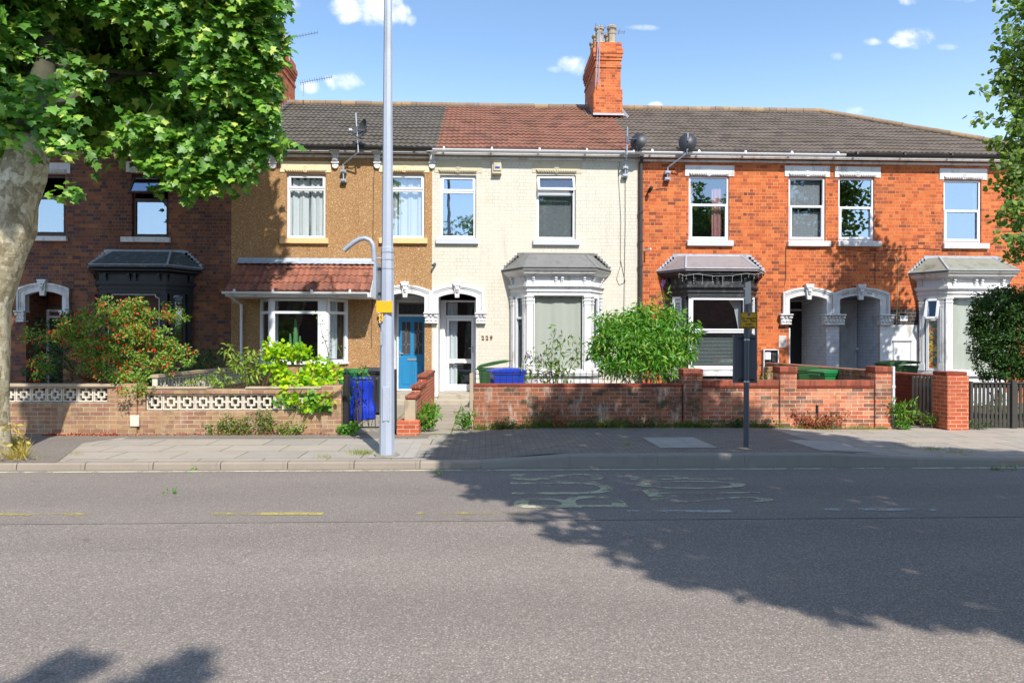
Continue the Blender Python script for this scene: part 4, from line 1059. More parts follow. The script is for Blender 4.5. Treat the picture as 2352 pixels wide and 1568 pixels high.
        pts = [(a0, c0), (a1, c0), (a1, c1-k), (a1-k, c1-k*.6), (a1-k, c1), (a0+k, c1), (a0+k, c1-k*.6), (a0, c1-k)]
        for i in range(len(pts)):
            u, v = pts[i], pts[(i+1) % len(pts)]; tr.tube([(u[0], yw-.015, u[1]), (v[0], yw-.015, v[1])], .012, 6)
        tr.build('trim', 'paint_white', f)
        for s in (-1, 1): sidewin(s, None, 'glass_mid')
        tr = MB()
        for s in (-1, 1):
            A = Vector((xc+s*(fw+.12), YF-p+.13, 0)); B = Vector((xc+s*(ww-.13), YF-.22, 0)); 
            for (z0_, z1_) in ((zb+.05, zt-.05),):
                pp = [(A, z0_), (B, z0_), (B, z1_-.05), (B.lerp(A, .2), z1_), (A.lerp(B, .2), z1_), (A, z1_-.05)]
                for i in range(len(pp)):
                    (u, zu), (v, zv) = pp[i], pp[(i+1) % len(pp)]; tr.tube([(u.x, u.y, zu), (v.x, v.y, zv)], .012, 6)
        tr.build('trim', 'paint_white', b)
    # dark room inside
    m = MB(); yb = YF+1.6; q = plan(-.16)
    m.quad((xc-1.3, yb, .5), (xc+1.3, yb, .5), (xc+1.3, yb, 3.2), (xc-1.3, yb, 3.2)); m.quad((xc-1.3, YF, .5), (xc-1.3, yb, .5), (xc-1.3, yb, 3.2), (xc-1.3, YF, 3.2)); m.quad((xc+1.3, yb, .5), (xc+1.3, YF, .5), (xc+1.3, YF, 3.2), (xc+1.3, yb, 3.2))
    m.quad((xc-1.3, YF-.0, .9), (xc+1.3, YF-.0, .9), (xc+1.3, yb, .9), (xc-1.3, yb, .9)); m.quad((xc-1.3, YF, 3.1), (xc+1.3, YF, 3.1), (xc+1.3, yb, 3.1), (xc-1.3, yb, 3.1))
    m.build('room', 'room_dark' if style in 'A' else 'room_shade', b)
    # hipped roof
    r = MB(); e = .22; z0_, z1_ = BZ['fb'], BZ['rb']
    q0 = plan(.26); m_ = MB()
    m_.prism(q0, z0_-.01, z1_+.0)
    top = [(xc-.98, YF+.01, BZ['rt']), (xc-.74, YF-.20, BZ['rt']), (xc+.74, YF-.20, BZ['rt']), (xc+.98, YF+.01, BZ['rt'])]
    low = [(v[0], v[1], z1_) for v in plan(.27)]
    for i in range(3): m_.quad(low[i], low[i+1], top[i+1], top[i])
    m_.add(top, [(0, 1, 2, 3)])
    rf = m_.build('bay_roof', roofm, root)
    ed = MB(); er = .028 if roofedge == 'lead' else .016
    for i in range(4): ed.tube([low[i], top[i]], er, 6)
    for i in range(3): ed.tube([low[i], low[i+1]], .014, 6)
    ed.add([(xc-1.0, YF-.012, BZ['rt']-.10), (xc+1.0, YF-.012, BZ['rt']-.10), (xc+1.0, YF-.012, BZ['rt']+.07), (xc-1.0, YF-.012, BZ['rt']+.07)], [(0, 1, 2, 3)])
    rr = random.Random(int(xc*10))
    for s in (-1, 1):                             # stepped lead soakers at the wall
        for k in range(6):
            t = k/6; x = xc+s*(1.0+t*.42); z = BZ['rt']+.05-t*(BZ['rt']-z1_)
            ed.slab([(x-.07, z-.13), (x+.08, z-.13), (x+.08+s*.03, z-.0), (x-.05, z+.02)], YF-.02, YF-.004)
    ed.quad((xc-.80, YF-.215, BZ['rt']-.045), (xc+.80, YF-.215, BZ['rt']-.045), (xc+.72, YF-.19, BZ['rt']+.012), (xc-.72, YF-.19, BZ['rt']+.012))
    ed.build('flashing', roofedge if roofedge == 'lead' else roofm, rf)
    return b
# ------------------------------------------------------------------ the five houses
XA = lambda px, Y=YF: P(px, 700, Y).x
def mk_house(i, label):
    x0, x1 = XP[i], XP[i+1]
    return thing('terraced_house', label, 'house', ((x0+x1)/2, YF, .1), group='terraced houses along the street')
def op(px, Y=YF): return rect(*px, Y)
def soffit(root, x0, x1, fas, strip_, y=YF):
    MB().box(x0, x1, YF-.165, YF-.004, ZE-.10, ZE-.04).build('soffit', fas, root)
    z1, z0 = P(1300, 363.5, YF).z, P(1300, 369, YF).z
    MB().cham(x0, x1, YF-.035, YF+.05, z0, z1, .006).build('eaves_board', strip_, root)
    MB().box(x0, x1, YF-.15, YF-.12, ZE-.13, ZE-.035).build('fascia', fas, root)
def back_roof(root, x0, x1, hip=None):
    y2 = YR+4.4; xe = x1 if hip is None else x1
    MB().add([(x0, YR, ZR), (hip or x1, YR, ZR), (x1, y2, ZE), (x0, y2, ZE)], [(0, 1, 2, 3)]).build('rear_roof', 'tiles_grey', root)

# ---- house A: dark brick, black bay, mostly in the plane tree's shade
hA = mk_house(0, 'dark brown brick house with a black bay window, in the shade of the plane tree')
w1 = (64, 402, 150, 540); w2 = (302, 400, 387, 545); dA = (60, 674, 145, 900)
oA = [op(w1), op(w2)]; d = op(dA); dAo = (d[0], d[1], .1, Z_CR)
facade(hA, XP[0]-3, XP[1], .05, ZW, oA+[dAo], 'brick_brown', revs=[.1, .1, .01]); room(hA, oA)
window(hA, w1, 'brown', 462, 'pvc_brown', 'glass_sky', 'side'); window(hA, w2, 'brown', 466, 'pvc_brown', 'glass_sky', None, open_top=2)
sill(hA, (78-22, 543, 156, 554), 'paint_white'); sill(hA, (280, 545, 392, 557), 'paint_white')
lintel(hA, (62, 388, 152, 399), 'paint_white_old', (52, 374, 162, 398)); lintel(hA, (300, 386, 389, 397), 'paint_white_old', (290, 372, 400, 396))
soffit(hA, XP[0]-3, XP[1], 'paint_white_old', 'paint_white_old'); gutter(hA, XP[0]-3, XP[1], ZE, 'pvc_black')
xcA = XA(100); porch(hA, d[0], d[1], .9, 'brick_brown')
arch(hA, (d[0]+d[1])/2, (d[1]-d[0])/2, (d[1]-d[0])/2+.2, (d[1]-d[0])/2+.19, 'paint_white')
capital(hA, d[0]-.2, d[0], 'paint_white', 1); capital(hA, d[1], d[1]+.2, 'paint_white', 2)
Yd = YF+.88
mb = MB(); ring(mb, d[0], d[1], Z_FL, 2.62, Yd-.07, Yd-.01, .07); mb.cham(d[0]+.07, d[1]-.07, Yd-.07, Yd-.02, 2.38, 2.45)
dr = mb.build('door_frame', 'paint_white', hA); MB().box(d[0]+.07, d[1]-.07, Yd-.04, Yd-.012, Z_FL+.07, 2.38).build('door', 'room_dark', hA)
bay(hA, XA(334), 'paint_black', 'bay_roof_dark', 'paint_black', 'A')
roof_front(hA, XP[0]-3, XP[1], 'tiles_grey', amp=.024); back_roof(hA, XP[0]-3, XP[1])
ridge(hA, (XP[0]-3, YR, ZR+.02), (XP[1], YR, ZR+.02), 'tiles_ridge')
# ---- house B: pebbledash
hB = mk_house(1, 'brown pebbledashed house, number 227, with a blue door and tiled bay canopy')
bw1 = (658, 399, 748, 548); bw2 = (888, 399, 975, 548); dB = (887, 674, 975, 900)
d = op(dB); dBo = (d[0], d[1], .1, Z_CR); bb = (612, 686, 790, 830)
oB = [op(bw1), op(bw2)]
BX = (XA(600), XA(797)); BXF = (XA(622, YF-.6), XA(750, YF-.6)); BZT, BZB = P(690, 683, YF-.6).z, P(690, 834, YF-.6).z
bo = (BX[0]+.06, BX[1]-.06, BZB, BZT)
facade(hB, XP[1], XP[2], .05, ZW, oB+[dBo, bo], 'pebbledash', revs=[.1, .1, .01, .1]); room(hB, oB, 'room_shade'); room(hB, [bo], 'room_dark', depth=2.2)
window(hB, bw1, 'topcase', 438.5, content='curtain', glass='glass_clear'); window(hB, bw2, 'topcase', 438.5, content='curtain', glass='glass_mid')
sill(hB, (644, 547.5, 755, 560), 'paint_sill_peach'); sill(hB, (871, 547.5, 982, 560), 'paint_sill_peach')
lintel(hB, (655, 387, 749, 396), 'paint_cream', (644, 371, 760, 396)); lintel(hB, (882, 387, 975, 396), 'paint_cream', (871, 371, 986, 396))
soffit(hB, XP[1], XP[2], 'paint_white_old', 'paint_white'); gutter(hB, XP[1]+.02, XP[2]+.01, ZE-.01, 'pvc_black')
for px in (627, 770, 866, 992):
    x = XA(px); m = MB(); z1, z0 = P(px, 350, YF).z, P(px, 386, YF).z
    m.cham(x-.135, x+.135, YF-.19, YF-.0, z1-.035, z1, .006); m.cham(x-.10, x+.10, YF-.165, YF-.0, z1-.075, z1-.036, .006)
    m.cham(x-.075, x+.075, YF-.12, YF+.0, z1-.25, z1-.076, .008); m.cham(x-.05, x+.05, YF-.14, YF, z1-.22, z1-.1, .006)
    m.cham(x-.10, x+.10, YF-.09, YF, z1-.31, z1-.25, .008); m.lathe((x, YF, z0+.06), [(.085, 0), (.085, .06), (.001, .07)], 14, 'y')
    m.build('eaves_bracket', 'paint_white', hB)
porch(hB, d[0], d[1], .92, 'paint_offwhite_grey')
hw = (d[1]-d[0])/2; xB = (d[0]+d[1])/2; XJ = XP[2]-.02
arch(hB, xB, hw, hw+.17, XJ-xB, 'paint_white'); capital(hB, d[0]-.17, d[0], 'paint_white', 3)
Yd = YF+.9; L, Rr = XA(912, Yd), XA(983, Yd)
mb = MB(); ring(mb, L, Rr, Z_FL, P(930, 690, Yd).z, Yd-.08, Yd-.0, .055); ztr = P(940, 723.5, Yd).z
mb.cham(L+.05, Rr-.05, Yd-.08, Yd-.01, ztr-.045, ztr+.02); df = mb.build('door_frame', 'paint_white', hB)
MB().slab(arc_pts((L+Rr)/2, (Rr-L)/2, P(930, 690, Yd).z, P(930, 679, Yd).z, 10)[::-1], Yd-.07, Yd-.02).build('door_head', 'paint_offwhite_grey', df)
zf = P(940, 698, Yd).z
MB().quad((L+.05, Yd-.04, ztr+.02), (Rr-.05, Yd-.04, ztr+.02), (Rr-.05, Yd-.04, zf), (L+.05, Yd-.04, zf)).build('fanlight', 'meter_dark', df)
text_mb('227', .27, (P(942, 711, Yd).x, Yd-.045, (ztr+zf)/2), (1, 0, 0), (0, 0, 1), (0, -1, 0), .003).build('house_number', 'ink_black', df)
dz1 = ztr-.05; da, db = L+.055, Rr-.055; m = MB(); m.box(da, db, Yd-.05, Yd-.02, Z_FL+.03, dz1)
wd = db-da
for (u0, u1) in ((.12, .43), (.57, .88)):
    m.cham(da+wd*u0, da+wd*u1, Yd-.062, Yd-.045, Z_FL+.18, Z_FL+.72, .012)
for k in range(13): m.box(da+wd*.5-.002, da+wd*.5+.002, Yd-.053, Yd-.049, Z_FL+.1, Z_FL+.85)
dr = m.build('front_door', 'door_blue', hB)
for (u0, u1) in ((.12, .43), (.57, .88)):
    a, b_, c, e = da+wd*u0, da+wd*u1, Z_FL+1.02, dz1-.14
    m = MB(); ring(m, a-.02, b_+.02, c-.02, e+.02, Yd-.064, Yd-.048, .022); m.build('glazing_bead', 'door_blue', dr)
    MB().box(a, b_, Yd-.055, Yd-.051, c, e).build('pane', 'glass_leaded' if 'glass_leaded' in MATS else 'meter_dark', dr)
    m = MB(); xm = (a+b_)/2; h = e-c
    for f0 in (.3, .7):
        z = c+h*f0; 
        for (p_, q_) in (((xm, z-.1), (xm+.04, z)), ((xm+.04, z), (xm, z+.1)), ((xm, z+.1), (xm-.04, z)), ((xm-.04, z), (xm, z-.1)), ((xm-.04, z), (a, z)), ((xm+.04, z), (b_, z))):
            m.tube([(p_[0], Yd-.057, p_[1]), (q_[0], Yd-.057, q_[1])], .004, 5)
    m.tube([(xm, Yd-.057, c), (xm, Yd-.057, c+h*.2)], .004, 5); m.tube([(xm, Yd-.057, c+h*.4), (xm, Yd-.057, c+h*.6)], .004, 5); m.tube([(xm, Yd-.057, c+h*.8), (xm, Yd-.057, e)], .004, 5)
    m.build('leading', 'steel_silver', dr)
m = MB(); m.cham(da+wd*.32, da+wd*.68, Yd-.068, Yd-.05, Z_FL+.84, Z_FL+.90, .006); m.build('letterbox', 'steel_silver', dr)
m = MB(); m.box(da+.02, da+.05, Yd-.06, Yd-.05, Z_FL+.92, Z_FL+1.12); m.tube([(da+.035, Yd-.09, Z_FL+1.04), (da+.13, Yd-.09, Z_FL+1.04)], .01, 6); m.build('handle', 'steel_silver', dr)
# canopy with concrete tiles over the bay
cy0 = YF-.95; cz0 = P(680, 668, cy0).z; cz1 = P(690, 603, YF-.02).z
ca0, ca1 = XA(516, cy0), XA(851, cy0)
cn = roof_front(hB, ca0, ca1, 'tiles_porch', name='canopy_tiles', wave=.15, gauge=.34, y0=cy0, z0=cz0, y1=YF-.01, z1=cz1, amp=.03, thick=.03, taper=None)
m = MB(); f0 = P(690, 592.5, YF).z; n = 44; vs = []
for k in range(n+1):
    x = ca0+.0+(ca1-ca0)*k/n; vs += [(x, YF-.016, f0+.004*math.sin(k*2.1)), (x, YF-.045, cz1+.045), (x, YF-.20-.006*math.sin(k*1.9), cz1-.045+.008*math.sin(k*2.7))]
m.add(vs, [(3*k+j+1, 3*k+j+4, 3*k+j+3, 3*k+j) for k in range(n) for j in (0, 1)]); m.build('flashing', 'lead', hB)
m = MB()
m.box(ca0+.03, ca1-.03, cy0+.03, cy0+.05, cz0-.14, cz0-.015); m.box(ca0+.03, ca1-.03, cy0+.03, YF-.005, cz0-.15, cz0-.135)
for x in (ca0, ca1-.02):
    m.add([(x, cy0+.02, cz0-.15), (x, YF-.003, cz0-.15), (x, YF-.003, cz1+.01), (x, cy0+.02, cz0+.01), (x+.022, cy0+.02, cz0-.15), (x+.022, YF-.003, cz0-.15), (x+.022, YF-.003, cz1+.01), (x+.022, cy0+.02, cz0+.01)],
          [(0, 3, 2, 1), (4, 5, 6, 7), (0, 1, 5, 4), (3, 7, 6, 2), (0, 4, 7, 3)])
m.build('canopy_soffit', 'paint_white', hB)
gutter(hB, ca0-.05, ca1-.07, cz0-.03, 'pvc_white', y=cy0-.03, br=.95)
m = MB(); xp = XA(533, YF-.5); m.tube([(ca0+.05, cy0, cz0-.08), (ca0+.08, YF-.5, cz0-.22), (ca0+.1, YF-.08, cz0-.3), (ca0+.1, YF-.08, .3)], .034, 10); m.build('downpipe', 'pvc_white', hB)
# bay under the canopy
m = MB(); pl = [(BX[0], YF+.01), (BXF[0], YF-.6), (BXF[1], YF-.6), (BX[1], YF+.01)]
m.prism(pl, .05, BZB-.03); m.build('bay_base', 'pebbledash', hB)
m = MB(); pl2 = [(BX[0]-.06, YF+.0), (BXF[0]-.04, YF-.66), (BXF[1]+.04, YF-.66), (BX[1]+.06, YF+.0)]
m.prism(pl2, BZB-.03, BZB+.02); m.build('bay_sill', 'pvc_white', hB)
m = MB(); m.prism(pl, BZT-.02, cz0-.135); m.build('bay_head', 'paint_white', hB)
ztm = P(690, 729-12, YF-.6).z
def pvcbay(A, B, split, mull, closed=True):
    A, B = Vector((*A, 0)), Vector((*B, 0)); d_ = (B-A); Ln = d_.length; d_.normalize(); a = math.atan2(d_.y, d_.x); m = MB()
    def bar(u0, u1, z0, z1, t=.035):
        c = A+d_*((u0+u1)/2); m.obox((c.x, c.y, (z0+z1)/2), a, abs(u1-u0)/2, t, (z1-z0)/2)
    bar(0, mull[0], BZB+.02, BZT-.02); bar(Ln-mull[1], Ln, BZB+.02, BZT-.02); bar(mull[0], Ln-mull[1], BZB+.02, BZB+.09, .034); bar(mull[0], Ln-mull[1], BZT-.09, BZT-.02, .034); bar(mull[0], Ln-mull[1], split-.035, split+.035, .036)
    f = m.build('window', 'pvc_white', hB)
    for (z0, z1) in ((BZB+.085, split-.03), (split+.03, BZT-.085)):
        p_, q_ = A+d_*(mull[0]-.005), A+d_*(Ln-mull[1]+.005)
        MB().quad((p_.x, p_.y, z0), (q_.x, q_.y, z0), (q_.x, q_.y, z1), (p_.x, p_.y, z1)).build('pane', 'glass_clear', f)
    return f
pvcbay(pl[1], pl[2], ztm, (.11, .21)); pvcbay(pl[0], pl[1], ztm, (.06, .09)); fr = pvcbay(pl[2], pl[3], ztm, (.09, .09))
drape(BX[1]-.62, BX[1]-.25, BZB+.1, BZT-.05, YF-.0, .025, 3).build('curtain', 'curtain_white', fr, smooth=True)
drape(BX[0]+.2, BX[0]+.45, BZB+.1, BZT-.05, YF-.0, .025, 3).build('curtain', 'curtain_white', fr, smooth=True)
roof_front(hB, XP[1], XP[2]+.13, 'tiles_grey', amp=.024, name='roof'); back_roof(hB, XP[1], XP[2])
ridge(hB, (XP[1], YR, ZR+.02), (XP[2]+.13, YR, ZR+.02), 'tiles_ridge')
chimney(hB, XP[1]-.23)
# ---- house C: cream painted brick
hC = mk_house(2, 'cream painted brick house, number 229, with a white bay and white glazed door')
cw1 = (1010.5, 402.5, 1093.6, 547.6); cw2 = (1232, 402.5, 1322.5, 550.5); dC = (1007, 674, 1093, 900)
d = op(dC); dCo = (d[0], d[1], .1, Z_CR); oC = [op(cw1), op(cw2)]
def bayop(xc): return (xc-1.05, xc+1.05, .6, BZ['wh']+.05)
xbC = XA(1278)
facade(hC, XP[2], XP[3], .05, ZW, oC+[dCo, bayop(xbC)], 'brick_cream', revs=[.1, .1, .01, .01]); room(hC, oC, 'room_shade')
window(hC, cw1, 'topcase', 441, content='blind_blue', glass='glass_sky')
window(hC, cw2, 'topcase', 443, content='blind', glass='glass_mid', open_top=1)
sill(hC, (1001, 548.5, 1098.7, 561), 'paint_grey_sill'); sill(hC, (1224, 551, 1331, 563.7), 'paint_grey_sill')
lintel(hC, (1009, 388, 1095, 398), 'paint_cream_stone'); lintel(hC, (1232.5, 388.5, 1324, 398.5), 'paint_cream_stone')
for q in ((998, 372, 1108, 397.5), (1222, 372, 1336, 398)):
    x0, x1, z0, z1 = rect(*q, YF); MB().cham(x0, x1, YF-.012, YF+.04, z0, z1, .006).build('lintel', 'paint_cream_stone', hC)
soffit(hC, XP[2], XP[3], 'paint_white_old', 'paint_white'); gutter(hC, XP[2]+.03, XP[3], ZE-.03, 'pvc_white', br=1.25)
porch(hC, d[0], d[1], .92, 'paint_white', back=False); hw = (d[1]-d[0])/2; xC = (d[0]+d[1])/2
arch(hC, xC, hw, xC-XJ-.004, hw+.21, 'paint_white')
capital(hC, XA(976), XA(1005), 'paint_white', 5); capital(hC, d[1], d[1]+.26, 'paint_white', 6)
MB().cham(XP[2]+.04, d[0]-.01, YF-.02, YF+.1, .3, Z_CB-.2).build('pilaster', 'paint_white', hC)
MB().cham(d[1]+.005, d[1]+.03, YF-.015, YF+.1, .4, Z_CB-.1).build('door_jamb', 'paint_white', hC)
Yd = YF+.9; L, Rr = XA(1021, Yd), XA(1094, Yd); zt = P(1056, 690, Yd).z
mb = MB(); mb.box(d[0], L, Yd-.1, Yd-.0, Z_FL, zt); mb.box(Rr, d[1]+.02, Yd-.1, Yd, Z_FL, zt)
ring(mb, L, Rr, Z_FL, zt, Yd-.09, Yd-.01, .05); zm = P(1056, 727, Yd).z; mb.cham(L+.05, Rr-.05, Yd-.09, Yd-.02, zm-.035, zm+.035); df = mb.build('door_frame', 'pvc_white', hC)
MB().quad((L+.05, Yd-.05, zm+.03), (Rr-.05, Yd-.05, zm+.03), (Rr-.05, Yd-.05, zt-.05), (L+.05, Yd-.05, zt-.05)).build('fanlight', 'glass_clear', df)
zg1, zg0, zh1, zh0 = P(1056, 737, Yd).z, P(1056, 824, Yd).z, P(1056, 834, Yd).z, P(1056, 882, Yd).z
a, b_ = L+.06, Rr-.06; m = MB(); m.cham(a, a+.075, Yd-.08, Yd-.02, Z_FL+.05, zm-.04); m.cham(b_-.075, b_, Yd-.08, Yd-.02, Z_FL+.05, zm-.04)
m.cham(a+.075, b_-.075, Yd-.079, Yd-.02, zg1, zm-.04); m.cham(a+.075, b_-.075, Yd-.079, Yd-.02, zh1, zg0); m.cham(a+.075, b_-.075, Yd-.079, Yd-.02, Z_FL+.05, zh0)
dr = m.build('front_door', 'pvc_white', hC)
for (z0, z1) in ((zg0, zg1), (zh0, zh1)): MB().quad((a+.07, Yd-.05, z0), (b_-.07, Yd-.05, z0), (b_-.07, Yd-.05, z1), (a+.07, Yd-.05, z1)).build('pane', 'glass_clear', dr)
m = MB(); ring(m, a+wd*.32, a+wd*.66, zh1+.01, zg0-.02, Yd-.09, Yd-.079, .008); m.build('letterbox', 'steel_silver', dr)
m = MB(); m.tube([(b_-.04, Yd-.11, zg0+.3), (b_-.14, Yd-.11, zg0+.3)], .011, 6); m.box(b_-.055, b_-.025, Yd-.1, Yd-.08, zg0+.18, zg0+.36); m.build('handle', 'steel_silver', dr)
m = MB(); u0, u1, v0, v1 = d[0]-.01, d[1]+.02, YF+.925, Yd+2.2; m.quad((u0, v1, .2), (u1, v1, .2), (u1, v1, 3.2), (u0, v1, 3.2)); m.quad((u0, v0, .2), (u0, v1, .2), (u0, v1, 3.2), (u0, v0, 3.2)); m.quad((u1, v1, .2), (u1, v0, .2), (u1, v0, 3.2), (u1, v1, 3.2)); m.quad((u0, v0, 3.15), (u1, v0, 3.15), (u1, v1, 3.15), (u0, v1, 3.15)); m.quad((u0, v0, .39), (u1, v0, .39), (u1, v1, .39), (u0, v1, .39)); m.build('hall', 'room_dark', hC)
drape(a+.02, a+.3, Z_FL+.1, zt-.06, Yd+.06, .02, 2.4).build('curtain', 'curtain_white', df, smooth=True)
text_mb('2 2 9', .15, (XA(1119), YF-.016, P(1119, 776, YF).z), (1, 0, 0), (0, 0, 1), (0, -1, 0), .012, sx=.95, bold=.004).build('house_number', 'ink_brown', hC)
bay(hC, xbC, 'paint_white', 'bay_roof_slate', 'pvc_white', 'C', roofedge='none')
roof_front(hC, XP[2]+.13, XP[3]-.1, 'tiles_red', amp=.024); back_roof(hC, XP[2], XP[3])
ridge(hC, (XP[2]+.13, YR, ZR+.02), (XP[3]-.1, YR, ZR+.02), 'tiles_ridge')
chimney(hC, XP[3]-.27)
# ---- house D: orange brick, dark bay
hD = mk_house(3, 'orange brick house with a black timber bay hung with fairy lights')
dw1 = (1582, 405, 1674.6, 552.8); dw2 = (1811.4, 407, 1895.8, 553.4); dD = (1812, 674, 1897, 900)
d = op(dD); dDo = (d[0], d[1], .1, Z_CR); oD = [op(dw1), op(dw2)]; xbD = XA(1633)
facade(hD, XP[3], XP[4], .05, ZW, oD+[dDo, bayop(xbD)], 'brick_red', revs=[.1, .1, .01, .01]); room(hD, oD, 'room_shade')
window(hD, dw1, 'sash', 466, content='pink', glass='glass_mid', off=.04); window(hD, dw2, 'sash', 467, content='blind_up', glass='glass_clear', off=.04)
sill(hD, (1577, 552.8, 1683, 565.7), 'paint_grey_sill'); sill(hD, (1808, 554.3, 1905.4, 566.6), 'paint_white_old')
lintel(hD, (1583, 396, 1672, 404), 'paint_white', (1573.5, 380.5, 1686, 405)); lintel(hD, (1812, 397, 1896, 406), 'paint_white', (1802, 381.5, 1905.5, 406.5))
soffit(hD, XP[3], XP[4], 'paint_white_old', 'paint_white'); gutter(hD, XP[3], XA(1936, YF-.2), ZE-.03, 'pvc_white', br=1.25)
XJ2 = XP[4]
porch(hD, d[0], d[1], 1.5, 'brick_painted_white'); hw = (d[1]-d[0])/2; xD = (d[0]+d[1])/2
arch(hD, xD, hw, hw+.19, XJ2-xD-.003, 'paint_white_old')
capital(hD, d[0]-.26, d[0]+.03, 'paint_white_old', 7); capital(hD, XA(1889), XA(1936), 'paint_white_old', 8)
MB().cham(d[0]-.005, d[0]+.035, YF-.012, YF+.1, .4, Z_CB-.1).build('door_jamb', 'paint_white', hD)
Yd = YF+1.48; L, Rr = d[0]+.0, XA(1843, Yd)
mb = MB(); ring(mb, L, Rr, Z_FL, P(1830, 690, Yd).z, Yd-.07, Yd-.0, .04); zm = P(1830, 712, Yd).z; mb.cham(L+.04, Rr-.04, Yd-.07, Yd-.02, zm-.03, zm+.03); mb.build('door_frame', 'paint_white_old', hD)
MB().box(L+.04, Rr-.04, Yd-.05, Yd-.03, Z_FL+.03, 3.0).build('front_door', 'paint_black', hD)
m = MB(); m.cham(d[1]+.001, op((1927, 674, 2019, 900))[0]-.001, YF-.012, YF+.12, .1, Z_CB-.01, .004); m.build('brick_pier', 'brick_painted_white', hD)
bay(hD, xbD, 'paint_black_old', 'bay_roof_felt', 'pvc_white', 'D')
roof_front(hD, XP[3]-.1, XP[4], 'tiles_brown', amp=.024); back_roof(hD, XP[3], XP[4])
ridge(hD, (XP[3]-.1, YR, ZR+.02), (XP[4], YR, ZR+.02), 'tiles_ridge')
x0, x1, z0, z1 = rect(1789, 770, 1806, 798, YF); MB().box(x0, x1, YF-.006, YF-.002, z0, z1).build('painted_patch', 'marks_white', hD)
m = MB(); xp = XA(1471.5, YF-.08); yp = YF-.085
m.tube([(xp, YF-.18, ZE-.09), (xp, YF-.17, ZE-.16), (xp, yp, ZE-.28), (xp, yp, .2)], .048, 10)
for pz in (487, 553, 610, 700, 780): z = P(1471, pz, yp).z; m.tube([(xp, yp, z-.03), (xp, yp, z+.04)], .062, 10)
m.build('downpipe', 'pipe_dark', hD); MB().cham(xp-.055, xp+.055, YF-.23, YF-.12, ZE-.12, ZE-.0).build('gutter_outlet', 'pvc_white', hD)
# ---- house E: orange brick, white bay, hipped roof
hE = mk_house(4, 'orange brick end house with a white bay, hipped roof and lettered door arch')
ew1 = (1925.7, 408.4, 2008, 553.4); ew2 = (2167.4, 414, 2254, 557.8); dE = (1927, 674, 2019, 900)
d = op(dE); dEo = (d[0], d[1], .1, Z_CR); oE = [op(ew1), op(ew2)]; xbE = XA(2207)
facade(hE, XP[4], XP[5], .05, ZW, oE+[dEo, bayop(xbE)], 'brick_red', revs=[.1, .1, .01, .01]); room(hE, oE, 'room_shade')
window(hE, ew1, 'sash', 469, content=None, glass='glass_sky', off=.04); window(hE, ew2, 'sash', 474, content='side', glass='glass_sky', off=.04)
sill(hE, (1922.7, 554.5, 2021.5, 566.6), 'paint_white_old'); sill(hE, (2164.5, 559.5, 2268.5, 571.9), 'paint_white_old')
lintel(hE, (1928, 398, 2011, 407), 'paint_white', (1917, 383.5, 2022, 408)); lintel(hE, (2168, 404, 2256, 413), 'paint_white', (2157.4, 388, 2266.4, 413.4))
soffit(hE, XP[4], XP[5], 'paint_white_old', 'paint_white'); gutter(hE, XA(1937, YF-.2), XP[5]+.1, ZE-.03, 'pvc_black', br=1.3)
porch(hE, d[0], d[1], 1.15, 'brick_painted_white'); hw = (d[1]-d[0])/2; xE = (d[0]+d[1])/2
ar = arch(hE, xE, hw, xE-XJ2-.003, hw+.26, 'paint_white_old'); capital(hE, d[1]-.02, d[1]+.34, 'paint_white_old', 9)
for (t, s, a_) in (('TRAFALGAR', -1, .10), ('HOUSE', 1, .12)):
    for i, chh in enumerate(t):
        u = (-.50+.045*i) if s < 0 else (.22+.06*i)
        rad = 2.05; z = (Z_OC+Z_CR)/2-.03-(u*u)/(2*1.55)
        tm = text_mb(chh, .075, (xE+u, YF-.053, z), (1, 0, -u/1.6), (u/1.6, 0, 1), (0, -1, 0), .006)
        tm.build('arch_letter', 'ink_grey', ar)
Yd = YF+1.13; L, Rr = d[0]+.03, XA(1966, Yd)
mb = MB(); ring(mb, L, Rr, Z_FL, P(1945, 690, Yd).z, Yd-.07, Yd-.0, .06); mb.build('door_frame', 'paint_offwhite_grey', hE)
m = MB(); m.box(L+.06, Rr-.06, Yd-.05, Yd-.03, Z_FL+.03, 2.9)
for u in (.2, .6): m.cham(L+.06+(Rr-L-.12)*u-.05, L+.06+(Rr-L-.12)*u+.12, Yd-.062, Yd-.045, Z_FL+.2, 2.5, .01)
m.build('front_door', 'paint_offwhite_grey', hE)
x0, x1, z0, z1 = rect(1975, 842-44, 2010, 848-44, YF+.8); MB().box(x0, x1+.1, Yd-.12, Yd-.004, z0, z1).build('porch_shelf', 'paint_white', hE)
x0, x1, z0, z1 = rect(1991, 783, 2003, 793, Yd); MB().cham(x0, x1, Yd-.06, Yd-.004, z0, z1).build('letter_tray', 'paint_white', hE)
x0, x1, z0, z1 = rect(2020, 746, 2112, 900, YF); m = MB(); m.cham(x0, x1-.05, YF-.02, YF+.02, .1, z1, .01); m.build('rendered_panel', 'paint_white', hE)
x0, x1, z0, z1 = rect(2046, 710, 2112, 746, YF); m = MB(); m.box(x0, x1, YF-.008, YF+.02, z0+.003, z1); m.build('black_brick_band', 'brick_black_band', hE)
bay(hE, xbE, 'paint_white', 'bay_roof_mossy', 'pvc_white', 'E')
xh = P(1881, 254, YR).x
roof_front(hE, XP[4], XP[5]+.12, 'tiles_brown', hip=xh, amp=.024)
MB().add([(xh, YR, ZR), (XP[5]+.12, YF-.25, ZE), (XP[5]+.12, YR+4.5, ZE)], [(0, 1, 2)]).build('hip_roof', 'tiles_brown', hE)
back_roof(hE, XP[4], XP[5], xh)
MB().quad((XP[5], YF, .05), (XP[5], YR+4.3, .05), (XP[5], YR+4.3, ZW), (XP[5], YF, ZW)).build('side_wall', 'brick_red', hE)
